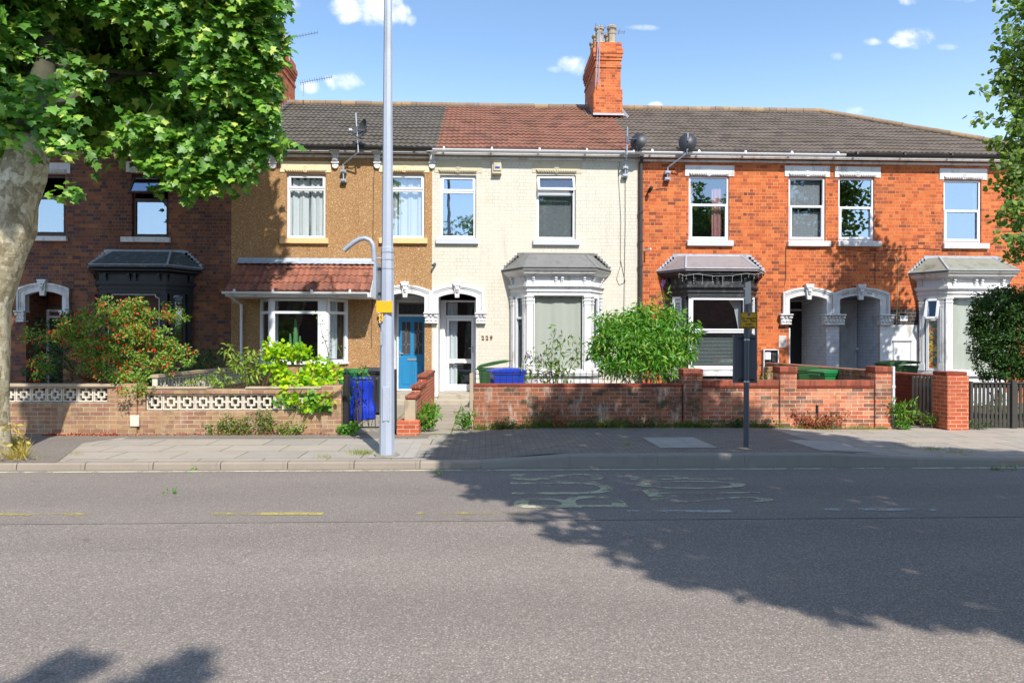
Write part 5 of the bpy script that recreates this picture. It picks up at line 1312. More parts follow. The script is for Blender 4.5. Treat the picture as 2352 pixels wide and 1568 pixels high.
ridge(hE, (XP[4], YR, ZR+.02), (xh, YR, ZR+.02), 'tiles_ridge')
ridge(hE, (xh, YR, ZR+.02), (XP[5]+.12, YF-.25, ZE+.08), 'tiles_ridge', name='hip_tiles')
# fairy lights along house D's bay
m = MB(); bl = MB(); r = random.Random(4); y = YF-.86
pts = [P(1560, 628, y), P(1572, 633, y), P(1600, 629, y), P(1640, 634, y), P(1680, 633, y), P(1715, 628, y), P(1735, 630, y), P(1752, 626, y)]
m.tube(pts, .004, 5)
for i in range(13):
    t = i/12*(len(pts)-1.001); k = int(t); p = pts[k].lerp(pts[k+1], t-k); L_ = r.uniform(.05, .3)
    m.tube([p, p+Vector((r.uniform(-.01, .01), 0, -L_*.5)), p+Vector((r.uniform(-.02, .02), 0, -L_))], .0025, 4)
    for q in range(int(L_/.07)+1): bl.blob((p.x+r.uniform(-.01, .01), p.y-.005, p.z-.07*q-.02), .006, 1, 1, 1.4, 5, 4)
fl = thing('fairy_lights', 'unlit string of fairy lights draped along the black bay cornice', 'fairy lights', tuple(pts[3]))
m.build('cable', 'marks_white', fl); bl.build('bulbs', 'bulb', fl)['kind'] = 'stuff'
# ------------------------------------------------------------------ aerials, dishes and small things fixed to the houses
def dish(label, base, top, kink, cpx, ax, tilt, Y, r=.33, mat='dish_dark', face=-1):
    """base: lower end of the wall bracket pipe, kink: bend points, top: mast top (picture points); cpx: dish centre"""
    b = P(*base, YF-.1); t = thing('satellite_dish', label, 'satellite dish', tuple(b), group='satellite dishes above the gutter')
    k = [P(x, y, YF-.1) for x, y in kink[:1]]+[P(x, y, YF-.42) for x, y in kink[1:]]
    T = P(*top, YF-.42); MB().tube([b]+k+[T], .02, 8).build('mast', 'steel_galv', t)
    m = MB()
    for q in (.12, .62):
        p = b.lerp(k[0], q); m.cham(p.x-.075, p.x+.075, p.y-.03, YF-.003, p.z-.045, p.z+.045, .008); m.cham(p.x-.05, p.x+.05, p.y-.05, p.y+.01, p.z-.02, p.z+.02, .004)
    m.build('wall_bracket', 'steel_galv', t)
    c = P(*cpx, YF-.45); rot = Matrix.Rotation(ax, 3, 'Z') @ Matrix.Rotation(tilt, 3, 'X')
    m = MB(); n, mm = 24, 5; vs = []; fs = []
    for side in (0, 1):
        for i in range(mm+1):
            rr = r*i/mm
            for k_ in range(n):
                a = 2*math.pi*k_/n; v = Vector((rr*math.cos(a), -.0+ .10*(rr/r)**2*-1+side*.014, rr*1.12*math.sin(a)))
                vs.append(c+rot@v)
    o = (mm+1)*n
    for i in range(mm):
        for k_ in range(n):
            k2 = (k_+1) % n; fs.append((i*n+k_, i*n+k2, (i+1)*n+k2, (i+1)*n+k_)); fs.append((o+i*n+k_, o+(i+1)*n+k_, o+(i+1)*n+k2, o+i*n+k2))
    for k_ in range(n): k2 = (k_+1) % n; fs.append((mm*n+k_, mm*n+k2, o+mm*n+k2, o+mm*n+k_))
    m.add(vs, fs); m.build('reflector', mat, t, smooth=True)
    L = lambda v: c+rot@Vector(v)
    m = MB(); m.tube([L((0, .02, -r*1.05)), L((0, -.2, -r*1.15)), L((0, -.42, -r*.8))], .014, 6); m.build('feed_arm', 'steel_dark', t)
    m = MB(); m.tube([L((0, -.42, -r*.82)), L((0, -.36, -r*.72))], .03, 10); m.blob(L((0, -.355, -r*.71)), .032); m.build('lnb', 'sign_white', t)
    m = MB(); q = Vector((T.x, T.y, c.z)); m.tube([q, L((0, .05, 0))], .022, 6); m.box(q.x-.04, q.x+.04, q.y-.04, q.y+.03, q.z-.09, q.z+.09); m.build('clamp', 'steel_dark', t)
    return t
dish('grey satellite dish with rust stain over the pebbledashed wall, turned right', (789, 420), (817, 260), [(788, 378), (821, 362), (828, 352), (826, 340)][:1]+[(823, 350)], (838, 299), R(-52), R(-14), YF-.4, .235, 'dish_grey')
dish('black satellite dish over the drainpipe between cream and orange houses', (1436, 408), (1441, 292), [(1437, 372), (1440, 355)], (1464, 321), R(152), R(14), YF-.4, .215, 'dish_dark')
dish('black satellite dish on a cranked mast above the orange brick wall', (1533, 415), (1580, 306), [(1534, 385), (1578, 352)], (1580, 324), R(168), R(10), YF-.4, .235, 'dish_dark')
def yagi(label, base, top, boomdir, n, L, Y, els=.16):
    b = P(*base, Y); T = P(*top, Y); t = thing('tv_aerial', label, 'aerial', tuple(b), group='television aerials on the chimneys')
    MB().tube([b, T], .017, 6).build('mast', 'steel_silver', t)
    d_ = Vector(boomdir).normalized(); p0 = T-d_*.12; p1 = T+d_*L
    MB().tube([p0, p1], .011, 5).build('boom', 'steel_silver', t)
    side = d_.cross(Vector((0, 0, 1))).normalized(); m = MB()
    if abs(side.z) > .9: side = Vector((0, 1, 0))
    for i in range(n):
        q = p0.lerp(p1, i/(n-1)); w = els*(1-.3*i/n); e = (side*.55+Vector((0, 0, .83)))
        m.tube([q-e*w, q+e*w], .005, 4)
    m.build('elements', 'steel_dark', t); return t
yagi('spindly television aerial, uppermost beside the left chimney pots', (664, 140), (664, 88), (1, -.2, .12), 12, .95, 21.6, .07)
yagi('television aerial low on the side of the left chimney', (697, 220), (698, 189), (1, -.2, .12), 14, .95, 22.2, .08)
yagi('television aerial pointing right from the front of the right chimney', (1375, 195), (1378, 76), (1, -.05, -.01), 6, .75, 21.15, .06)
yagi('second television aerial crossing behind the right chimney pots', (1368, 200), (1376, 60), (1, .2, -.12), 7, .85, 21.15, .06)
x0, x1, z0, z1 = rect(1130, 367.5, 1152, 402.5, YF)
t = thing('burglar_alarm', 'cream box burglar alarm with blue strip high on the cream wall', 'alarm', ((x0+x1)/2, YF, z0))
m = MB(); m.cham(x0, x1, YF-.085, YF-.002, z0, z1, .01); m.cham(x0+.04, x1-.01, YF-.12, YF-.085, z0+.09, z1-.02, .01); m.cham(x0+.0, x1, YF-.14, YF-.085, z0+.0, z0+.06, .02); m.build('case', 'paint_cream_stone', t)
MB().box(x0+.08, x1-.05, YF-.126, YF-.1205, z0+.15, z0+.2).build('strobe', 'bin_blue', t)
t = thing('security_camera', 'small dark security camera on the cream wall beside the pebbledash', 'camera', tuple(P(999, 612, YF)))
p = P(999, 611, YF); m = MB(); m.tube([(p.x, YF-.0, p.z+.05), (p.x, YF-.06, p.z+.05)], .035, 10); m.build('mount', 'steel_dark', t); m = MB(); m.tube([(p.x, YF-.06, p.z+.05), (p.x-.05, YF-.16, p.z)], .03, 10); m.build('body', 'steel_dark', t)
t = thing('security_camera', 'black tube camera jutting from the orange brick near the drainpipe', 'camera', tuple(P(1487, 443, YF)))
p = P(1490, 440, YF); m = MB(); m.tube([(p.x-.03, YF, p.z-.04), (p.x, YF-.12, p.z)], .025, 8); m.build('arm', 'steel_dark', t); m = MB(); m.tube([(p.x-.02, YF-.1, p.z-.03), (p.x+.02, YF-.24, p.z+.06)], .05, 12); m.build('body', 'pvc_black', t)
o = MB().blob(P(1545, 986, YWR-.12), .045, 1.2, .8, .9, 7, 5).build('brick_fragment', 'brick_garden_clean'); tag(o, 'small orange lump of brick lying at the foot of the mossy wall', 'brick')
t = thing('overflow_pipe', 'short white overflow pipe sticking out beside the dark drainpipe', 'pipe', tuple(P(1480, 577, YF)))
p = P(1480, 577, YF); MB().tube([(p.x-.02, YF+.05, p.z), (p.x+.1, YF-.3, p.z+.03)], .02, 8).build('pipe', 'pvc_white', t)
def cable(label, pts, mat='cable_dark', r=.007, Y=YF-.012, nm='cable'):
    m = MB(); pp = [P(x, y, Y) for x, y in pts]
    fine = []
    for a, b in zip(pp, pp[1:]): fine += [a, a.lerp(b, .5)]
    m.tube(fine+[pp[-1]], r, 5); o = m.build(nm, mat); tag(o, label, 'cable', 'cables clipped to the house fronts'); return o
cable('dark cable running straight down the cream wall below the satellite dish', [(1436, 408), (1436, 520), (1434, 640), (1433, 720)])
cable('looped thin cable hanging on the cream wall left of the drainpipe', [(1424, 370), (1420, 400), (1426, 500), (1425, 610), (1416, 640), (1422, 655), (1436, 648), (1430, 620), (1426, 600)], r=.005)
cable('dark cable down the pebbledash between window and lamp post', [(861, 375), (858, 420), (857, 520), (856, 640), (853, 800)])
cable('dark cable rising up the brick above the first lettered arch', [(1805, 566), (1805, 640), (1802, 654)], r=.008)
cable('cable bending over the brick beside the last door arch', [(1972, 585), (1995, 582), (2010, 582), (2010, 654)], r=.007)
cable('thin cable crossing the brick just above the last bay roof', [(1946, 572), (1990, 578), (2060, 573), (2110, 570), (2160, 573)], r=.006)
cable('pale yellow cable drooping from the brick to the white panel', [(2058, 586), (2064, 600), (2064, 640), (2061, 700), (2058, 740), (2066, 770), (2062, 786)], 'cable_pale', .008)
cable('black cable crossing the orange brick above the black bay', [(1533, 418), (1528, 432), (1480, 440)], r=.005)
x0, x1, z0, z1 = rect(2066.6, 725, 2083.6, 737, YF)
t = thing('flat_sign', 'small white sign reading FLAT 1 with an arrow on the black brick band', 'sign', ((x0+x1)/2, YF, z0))
MB().box(x0, x1, YF-.02, YF-.009, z0, z1).build('plate', 'sign_white', t)
m = text_mb('FLAT', .05, ((x0+x1)/2-.03, YF-.021, z1-.035), (1, 0, 0), (0, 0, 1), (0, -1, 0), .002); m.build('lettering', 'ink_black', t)
m = text_mb('1', .095, ((x0+x1)/2-.03, YF-.021, z0+.045), (1, 0, 0), (0, 0, 1), (0, -1, 0), .002, bold=.002); m.build('lettering', 'ink_black', t)
m = MB(); xr, zr = x1-.05, (z0+z1)/2; m.box(xr-.035, xr+.01, YF-.022, YF-.0205, zr-.005, zr+.005); m.add([(xr+.005, YF-.0215, zr-.018), (xr+.03, YF-.0215, zr), (xr+.005, YF-.0215, zr+.018)], [(0, 1, 2)]); m.build('arrow', 'ink_black', t)
x0, x1, z0, z1 = rect(1751, 802, 1786, 872, YF)
t = thing('meter_box', 'open white meter box with dark meters low on the orange brick', 'meter box', ((x0+x1)/2, YF, z0))
m = MB(); ring(m, x0, x1, z0, z1, YF-.09, YF-.003, .025); m.build('frame', 'pvc_white', t); MB().box(x0+.02, x1-.02, YF-.02, YF-.004, z0+.02, z1-.02).build('back', 'meter_dark', t)
m = MB(); m.cham(x0+.05, x0+.2, YF-.08, YF-.02, z1-.28, z1-.08); m.cham(x0+.05, x0+.17, YF-.06, YF-.02, z0+.1, z0+.3); m.build('meter', 'sign_white', t); MB().cham(x0+.24, x0+.34, YF-.07, YF-.02, z1-.34, z1-.12).build('meter', 'pipe_dark', t)
x0, x1, z0, z1 = rect(2050, 783, 2092, 860, YF)
t = thing('meter_cupboard', 'closed white meter cupboard on the white panel behind the bin', 'cupboard', ((x0+x1)/2, YF, z0))
m = MB(); ring(m, x0, x1, z0, z1, YF-.05, YF-.021, .03); m.cham(x0-.02, x1+.02, YF-.08, YF-.021, z1, z1+.02); m.build('frame', 'paint_white_old', t); MB().cham(x0+.035, x1-.035, YF-.042, YF-.022, z0+.035, z1-.035).build('door', 'paint_white', t)

# ------------------------------------------------------------------ lamp post
bp = G(885, 1046, .105); LX, LY = bp.x+.02, bp.y+.02
lp = thing('street_lamp', 'tall tapered grey octagonal lamp post with a yellow sign and curved bracket', 'street lamp', (LX, LY, .1))
m = MB(); H = 11.6
lean = -.0
pr = [(0, .112), (.9, .106), (2.2, .100), (3.05, .092), (3.06, .084), (6, .062), (9, .046), (H, .036)]
m.tube([(LX+lean*h, LY, .1+h) for h, r in pr], [r for h, r in pr], 8); m.build('column', 'steel_lamp', lp)
MB().tube([(LX, LY, .1), (LX, LY, .125)], .19, 8).build('base_collar', 'cement', lp)
m = MB()
for py in (580, 597, 618, 675): z = P(885, py, LY).z; m.tube([(LX, LY, z-.008), (LX, LY, z+.008)], .097, 8)
m.build('bands', 'steel_silver', lp)
x0, x1, z0, z1 = rect(864.5, 691, 901.5, 718, LY-.12); so = MB(); so.cham(x0, x1, LY-.125, LY-.115, z0, z1, .003); s_ = so.build('sign_plate', 'sign_yellow', lp)
MB().lathe(((x0+x1)/2, LY-.124, z1-.04), [(.012, 0), (.01, .005), (.001, .006)], 8, 'y').build('bolt', 'steel_silver', s_)
x0, x1, z0, z1 = rect(871, 719, 880, 738, LY-.1); MB().box(x0, x1, LY-.112, LY-.1, z0, z1).build('number_tag', 'tag_yellow', lp)
for k, q in enumerate((.74, .25)): text_mb('2', .075, ((x0+x1)/2, LY-.1135, z0+(z1-z0)*q), (1, 0, 0), (0, 0, 1), (0, -1, 0), .001).build('lettering', 'ink_black', lp)
pts = [P(790, 575, LY), P(812, 557, LY), P(826, 549, LY), P(838, 547, LY), P(850, 552, LY), P(857, 562, LY), P(859, 575, LY), P(860, 599, LY)]
m = MB(); m.tube(pts, .036, 12); m.tube([P(860, 583, LY), P(860, 600, LY)], .041, 12); m.build('curved_bracket', 'steel_galv', lp, smooth=True)
m = MB(); m.tube([P(862, 593, LY), P(876, 593, LY)], .012, 6); m.build('bracket_arm', 'steel_silver', lp)
m = MB(); p0, p1 = P(866, 600, LY), P(866, 690, LY); w = .022
m.slab([(p0.x-w, p1.z+.1), (p0.x+w*.6, p1.z), (p0.x+w*1.0, p1.z+.08), (p0.x+w, p0.z-.08), (p0.x+w*.3, p0.z), (p0.x-w, p0.z-.12)], LY-.22, LY+.22); m.build('side_sign', 'steel_galv', lp)
m = MB(); 
for py in (618, 675): q = P(868, py, LY); m.box(q.x-.035, q.x+.05, LY-.03, LY+.03, q.z-.02, q.z+.02)
m.build('sign_clamp', 'pvc_black', lp)
m = MB(); zt = .1+H; m.tube([(LX, LY, zt-.05), (LX-.05, LY-.1, zt+.12), (LX-.2, LY-.6, zt+.2)], .03, 8); m.build('lamp_arm', 'steel_lamp', lp)
m = MB(); m.blob((LX-.28, LY-.85, zt+.2), .34, .6, 1.1, .35, 12, 6); m.build('lantern', 'steel_galv', lp, smooth=True)
x0, x1, z0, z1 = rect(874, 762, 878, 792, LY-.1); MB().box(x0, x1, LY-.108, LY-.09, z0, z1).build('cable_clip', 'steel_galv', lp)
m = MB(); m.cham(LX-.05, LX+.05, LY-.112, LY-.09, .62, 1.12, .004); m.build('access_door', 'steel_lamp', lp)
# ------------------------------------------------------------------ bus stop
q = G(1714, 1026, .175); BXs, BY = q.x, q.y
bs = thing('bus_stop', 'grey bus stop pole with yellow no stopping sign and timetable case', 'bus stop', (BXs, BY, .17))
MB().tube([(BXs, BY, .15), (BXs, BY, P(1714, 648, BY).z)], .041, 14).build('pole', 'steel_dark', bs, smooth=True)
x0, x1, z0, z1 = rect(1700, 717, 1739.5, 755, BY-.06); m = MB(); m.cham(x0, x1, BY-.066, BY-.058, z0, z1, .003); sg = m.build('no_stopping_sign', 'sign_amber', bs)
xm = (x0+x1)/2; hz = z1-z0
for i, (tx, sz) in enumerate((('No stopping', .046), ('7am - 7pm', .046), ('except', .040), ('local buses', .040))):
    text_mb(tx, sz, (xm, BY-.068, z1-hz*(.36+.175*i)), (1, 0, 0), (0, 0, 1), (0, -1, 0), .0015, bold=.0008).build('lettering', 'ink_black', sg)
m = MB(); m.lathe((xm, BY-.0665, z1-hz*.14), [(.019, 0), (.019, .002), (.001, .002)], 16, 'y'); m.build('roundel', 'bin_blue', sg)
m = MB(); ring(m, x0+.006, x1-.006, z0+.006, z1-.006, BY-.0672, BY-.0662, .004); m.build('border', 'ink_black', sg)
x0, x1, z0, z1 = rect(1684.5, 768.5, 1738.5, 879, BY+.06); m = MB(); m.cham(x0, x1, BY+.045, BY+.10, z0, z1, .008); tc = m.build('timetable_case', 'steel_dark', bs)
m = MB(); 
for z in (z0+.05, z1-.06): m.box(x0+.06, x1-.04, BY+.035, BY+.045, z-.012, z+.012)
m.build('fixing_rail', 'pvc_black', tc)
# flag seen nearly edge on, and straps
m = MB(); zt, zb = P(1714, 650, BY).z, P(1706, 699, BY).z; m.add([(BXs-.03, BY+.0, zb), (BXs-.085, BY-.36, zb), (BXs-.085, BY-.36, zt), (BXs-.03, BY+.0, zt), (BXs-.018, BY, zb), (BXs-.073, BY-.36, zb), (BXs-.073, BY-.36, zt), (BXs-.018, BY, zt)],
    [(0, 1, 2, 3), (7, 6, 5, 4), (0, 4, 5, 1), (2, 6, 7, 3), (1, 5, 6, 2)]); m.build('flag', 'marks_white', bs)
m = MB()
for py in (663, 684, 780, 876): z = P(1714, py, BY).z; m.tube([(BXs, BY, z-.012), (BXs, BY, z+.012)], .046, 12)
m.build('straps', 'steel_silver', bs)

# ------------------------------------------------------------------ garden walls
def brickrun(t, x0, x1, y, z0, z1, mat, th=.22, name='brickwork'):
    return MB().cham(x0, x1, y, y+th, z0, z1, .006).build(name, mat, t)
ZS = lambda py, Y: P(1176, py, Y).z
def screen_blocks(t, x0, x1, y, z0, z1):
    n = max(1, round((x1-x0)/(z1-z0))); w = (x1-x0)/n; m = MB()
    for i in range(n):
        a, b = x0+i*w+.004, x0+(i+1)*w-.004; c, d_ = z0+.003, z1-.003; y0, y1 = y+.05, y+.14; f = .022
        ring(m, a, b, c, d_, y0, y1, f)
        k = (b-a)*.245; ia, ib, ic, id_ = a+k, b-k, c+k, d_-k; ring(m, ia, ib, ic, id_, y0+.004, y1-.004, .03)
        xm, zm = (a+b)/2, (c+d_)/2; h = .014
        m.box(xm-h, xm+h, y0+.008, y1-.008, id_-.002, d_-f+.002); m.box(xm-h, xm+h, y0+.008, y1-.008, c+f-.002, ic+.002)
        m.box(a+f-.002, ia+.002, y0+.008, y1-.008, zm-h, zm+h); m.box(ib-.002, b-f+.002, y0+.008, y1-.008, zm-h, zm+h)
    return m.build('screen_blocks', 'concrete_block', t)
Y = YWL
wa = thing('garden_wall', 'buff brick garden wall with pierced screen blocks, by the plane tree', 'wall', (P(130, 950, Y).x, Y, .1), group='low front garden walls')
px = lambda a: P(a, 940, Y).x
zbk0, zbk1 = ZS(923, Y), ZS(889, Y)
brickrun(wa, px(-160), px(272), Y, .05, zbk0-.002, 'brick_garden_buff'); screen_blocks(wa, px(-150), px(246), Y, zbk0, zbk1)
MB().cham(px(246), px(272), Y+.0, Y+.2, zbk0, zbk1, .006).build('end_block', 'brick_garden_buff', wa)
MB().cham(px(-160), px(273), Y-.03, Y+.24, zbk1+.002, zbk1+.055, .01).build('coping', 'concrete_coping', wa)
wb = thing('garden_wall', 'buff brick wall with screen blocks and two piers before the pebbledashed house', 'wall', (P(530, 950, Y).x, Y, .1), group='low front garden walls')
MB().cham(px(273.5), px(316), Y-.04, Y+.3, .05, ZS(881, Y), .006).build('pier', 'brick_garden_buff', wb)
zb0, zb1 = ZS(941.5, Y), ZS(904.5, Y)
brickrun(wb, px(316), px(739), Y, .05, zb0-.002, 'brick_garden_buff')
MB().cham(px(316), px(333), Y, Y+.2, zb0, zb1, .006).build('end_block', 'brick_garden_buff', wb)
screen_blocks(wb, px(333), px(739), Y, zb0, zb1)
MB().cham(px(316), px(739), Y-.0, Y+.2, zb1+.002, zb1+.085, .006).build('top_course', 'brick_garden_buff', wb)
for (a, b) in ((318, 476), (563, 645), (648, 738)): MB().cham(px(a), px(b), Y-.02, Y+.22, zb1+.087, zb1+.125, .01).build('coping', 'concrete_coping', wb)
MB().cham(px(739), px(785), Y-.05, Y+.32, .05, ZS(885, Y), .006).build('pier', 'brick_garden_buff', wb)
x0, x1, z0, z1 = rect(299, 953, 320, 979, Y-.05); m = MB(); m.cham(x0, x1, Y-.065, Y-.04, z0, z1, .006); m.build('vent_plate', 'concrete_block', wb)
# side wall between the first two gardens
a = P(352, 885, YWL+.4); m = MB()
ws = thing('garden_wall', 'short screen-block side wall running back behind the front pier', 'wall', (a.x, YWL+2, .1), group='low front garden walls')
MB().box(a.x, a.x+.1, YWL+.34, YF-.7, .05, .75).build('brickwork', 'brick_garden_buff', ws); m.box(a.x-.02, a.x+.12, YWL+.34, YF-.7, 1.10, 1.16); m.build('coping', 'concrete_coping', ws)
m = MB(); yy = YWL+.36
while yy < YF-1.1:
    for (u0, u1, v0, v1) in ((0, .3, 0, .03), (0, .3, .3, .33), (0, .03, .03, .3), (.27, .3, .03, .3), (.09, .21, .1, .125), (.09, .21, .2, .225), (.09, .115, .1, .225), (.185, .21, .1, .225), (.13, .16, .03, .1), (.13, .16, .22, .3)):
        m.box(a.x, a.x+.09, yy+u0, yy+u1, .755+v0, .755+v1)
    yy += .305
m.build('screen_blocks', 'concrete_block', ws)
# gate of number 227
gx0, gx1 = px(785.5), px(796); gy = YWL+.12
gt = thing('iron_gate', 'black iron gate between the buff brick pier and the lamp post', 'gate', ((gx0+px(871))/2, gy, .1))
MB().cham(gx0+.01, gx1+.01, gy-.05, gy+.05, .08, ZS(861, gy), .004).build('gate_post', 'iron_black', gt)
MB().cham(px(903), px(909), gy-.035, gy+.035, .08, ZS(848, gy), .004).build('gate_post', 'iron_black', gt)
m = MB(); zt, zb = ZS(872, gy), ZS(980, gy); m.box(gx1+.02, px(902), gy-.012, gy+.012, zt-.012, zt+.012); m.box(gx1+.02, px(902), gy-.012, gy+.012, zb-.012, zb+.012)
k = gx1+.03; i = 0
while k < px(901): m.tube([(k, gy, zb), (k, gy, zt+(.0 if i % 2 else .0))], .007, 5); k += .115; i += 1
for xx in (gx1+.09, gx1+.42):
    m.tube([(xx, gy, zb+.02), (xx+.06, gy, zb+.3), (xx+.14, gy, zb+.08), (xx+.22, gy, zb+.3), (xx+.28, gy, zb+.02)], .006, 5)
m.build('gate_bars', 'iron_black', gt)
# stepped wall between 227 and 229
xw0, xw1 = px(929), px(954)
wd_ = thing('garden_wall', 'narrow stepped red brick wall dividing the two front paths', 'wall', ((xw0+xw1)/2, YWL+2, .1), group='low front garden walls')
m = MB(); z = [ZS(915, YWL), 0]
MB().cham(xw0, xw1, YWL-.03, YWL+.28, .12, ZS(918, YWL), .008).build('pier', 'concrete_coping', wd_)
MB().cham(xw0-.12, xw1+.08, YWL-.16, YWL+.3, .05, ZS(966, YWL-.1), .01).build('pier_base', 'brick_garden_clean', wd_)
m = MB(); m.box(xw0+.03, xw1-.0, YWL+.281, YWL+.9, .1, .74); m.box(xw0+.03, xw1, YWL+.9, YWL+2.2, .1, .86); m.box(xw0+.03, xw1, YWL+2.2, YWL+4.6, .1, 1.0); m.build('brickwork', 'brick_garden_clean', wd_)
m = MB(); m.cham(xw0+.01, xw1+.02, YWL-.01, YWL+.9, .742, .80, .01); m.cham(xw0+.01, xw1+.02, YWL+.86, YWL+2.2, .862, .925, .01); m.cham(xw0+.01, xw1+.02, YWL+2.16, YWL+4.6, 1.002, 1.07, .01); m.build('coping', 'coping_red', wd_)
# paths and steps
path('front_path', px(800), px(925), XA(885)-.1, XA(985)-.02, YWL+.1, YF, 'slabs_path')
path('front_path', px(957), px(1078), XA(1000), XA(1100), YWL-.05, YF, 'slabs_path')
st = MB(); st.cham(XA(1004), XA(1094), YF-.5, YF-.16, .1, .27, .015); st.cham(XA(1008), XA(1088), YF-.28, YF+.03, .1, .385, .015); o = st.build('front_steps', 'step_stone'); tag(o, 'worn pale stone steps below the white glazed door', 'steps')
st = MB(); st.cham(XA(900), XA(985), YF-.42, YF+.03, .1, .26, .015); o = st.build('front_steps', 'step_stone'); tag(o, 'stone doorstep below the blue door', 'steps')
# concrete post and wall C with hooped railing
Yr = YWR
prx = lambda a: P(a, 940, Yr).x
cp = MB(); cp.cham(prx(1078.5), prx(1087), Yr-.06, Yr+.04, .08, ZS(857, Yr), .008); cp = cp.build('concrete_post', 'concrete_coping'); tag(cp, 'slim concrete gate post at the left end of the mossy brick wall', 'post')
wc = thing('garden_wall', 'long weathered red brick wall with mossy stains before the cream house', 'wall', (prx(1330), Yr, .1), group='low front garden walls')
zt = ZS(881, Yr); brickrun(wc, prx(1088), prx(1567), Yr, .05, zt-.06, 'brick_garden_red'); MB().cham(prx(1087.5), prx(1567), Yr-.006, Yr+.225, zt-.058, zt, .008).build('top_course', 'brick_dark_red', wc)
ra = thing('hoop_railing', 'low rusty hooped wire railing along the top of the mossy wall', 'railing', (prx(1330), Yr+.1, zt))
m = MB(); yy = Yr+.12; z0 = zt; k = prx(1092); zz = ZS(853, yy)
m.tube([(prx(1089), yy, z0+.09), (prx(1562), yy, z0+.09)], .0055, 5); m.tube([(prx(1089), yy, zz-.05), (prx(1562), yy, zz-.05)], .0055, 5); i = 0
while k < prx(1558): m.tube([(k, yy, z0-.02), (k, yy, zz-.01), (k+.012, yy, zz), (k+.024, yy, zz-.01)], .006, 5); k += .118; i += 1
m.build('wires', 'iron_black', ra)
# wall D with piers and soldier coping
wdm = thing('garden_wall', 'red brick wall with three piers and soldier-brick coping before the orange houses', 'wall', (prx(1810), Yr, .1), group='low front garden walls')
zc1, zc0 = ZS(873, Yr), ZS(887, Yr)
for (a, b, top) in ((1568, 1613.5, 846.5), (1789, 1829.5, 841), (2007.5, 2047, 840.5)):
    z1 = ZS(top, Yr)
    MB().cham(prx(a)+.01, prx(b)-.01, Yr-.035, Yr+.3, .06, z1-.125, .006).build('pier', 'brick_garden_red' if a < 1600 else 'brick_garden_patchy', wdm)
    MB().cham(prx(a)-.006, prx(b)+.006, Yr-.055, Yr+.33, z1-.124, z1-.102, .004).build('tile_creasing', 'brick_dark_red', wdm)
    MB().cham(prx(a), prx(b), Yr-.042, Yr+.31, z1-.1, z1, .008).build('pier_cap', 'coping_red', wdm)
for (a, b) in ((1613.5, 1789), (1829.5, 2007.5)):
    MB().cham(prx(a), prx(b), Yr, Yr+.22, .06, zc0-.022, .006).build('brickwork', 'brick_garden_patchy', wdm)
    MB().cham(prx(a), prx(b), Yr-.025, Yr+.245, zc0-.021, zc0, .004).build('tile_creasing', 'brick_dark_red', wdm)
    MB().cham(prx(a), prx(b), Yr-.012, Yr+.23, zc0+.002, zc1, .008).build('coping', 'coping_red', wdm)
x0, x1, z0, z1 = rect(1876, 930, 1880, 963, Yr-.03); MB().box(x0, x1, Yr-.03, Yr+.0, z0, z1).build('iron_strap', 'iron_black', wdm)
m = MB(); m.cham(prx(2008), prx(2046), Yr+.31, YF-.1, .1, ZS(846, Yr+1), .01); m.cham(prx(1900), prx(2030), Yr+2.8, Yr+3.0, .1, 1.2, .01)
ot = thing('garden_wall', 'red brick side wall behind the bins between the last two gardens', 'wall', (prx(2030), Yr+2, .1), group='low front garden walls'); m.build('brickwork', 'brick_garden_red', ot)
po = MB(); a = prx(2050.5); po.cham(a-.02, a+.03, Yr-.03, Yr+.04, .1, ZS(840, Yr), .006)
for k in range(7): po.box(a-.03, a+.035, Yr-.034, Yr+.0, .25+k*.13, .30+k*.13) if k % 2 else None
po = po.build('gate_post', 'paint_offwhite_grey'); tag(po, 'flaking white post with blue scrawl at the end of the pier wall', 'post')
m = MB(); m.box(a-.022, a-.0205+.052, Yr-.0365, Yr-.034, .62, .86); m.build('paint_splash', 'bin_blue', po) if False else None
# side wall and wooden gate of the last house
p0 = P(2057, 857, Yr+.35); p1 = P(2176, 862, Yr-.0)
we = thing('garden_wall', 'dark red brick wall along the last path, ending in a sunlit pier', 'wall', (P(2200, 940, Yr).x, Yr, .1), group='low front garden walls')
xg0, xg1 = P(2176, 940, Yr-.22).x, P(2226, 940, Yr-.22).x; zp_ = ZS(851.5, Yr)
MB().cham(xg0, xg1, Yr-.22, Yr+.23, .06, zp_-.07, .008).build('pier', 'brick_garden_clean', we); MB().cham(xg0-.005, xg1-.02, Yr-.2, Yr+.22, zp_-.068, zp_, .012).build('pier_cap', 'brick_dark_red', we)
m = MB(); m.cham(xg0+.2, xg0+.40, Yr+.232, YF-.02, .1, 1.06, .006); m.build('brickwork', 'brick_dark_red', we); m = MB(); m.cham(xg0+.185, xg0+.415, Yr+.234, YF-.02, 1.062, 1.125, .01); m.build('coping', 'coping_red', we)
gw = thing('wooden_gate', 'weathered grey slatted wooden gate standing open by the brick pier', 'gate', (P(2130, 940, Yr+.3).x, Yr+.3, .1))
ga, gb = P(2098, 900, Yr+.75), P(2168, 900, Yr+.15); d_ = Vector((gb.x-ga.x, gb.y-ga.y, 0)); n = 9
for i in range(n):
    q = Vector((ga.x, ga.y, 0))+d_*(i/(n-1)); m = MB(); m.obox((q.x, q.y, .62), math.atan2(d_.y, d_.x), .024, .011, .47+.01*(i % 3)); m.build('slat', 'wood_grey', gw)
m = MB(); c = Vector((ga.x, ga.y, 0))+d_*.5; 
for z in (.32, .92): m.obox((c.x+.012, c.y+.028, z), math.atan2(d_.y, d_.x), d_.length/2+.02, .014, .035)
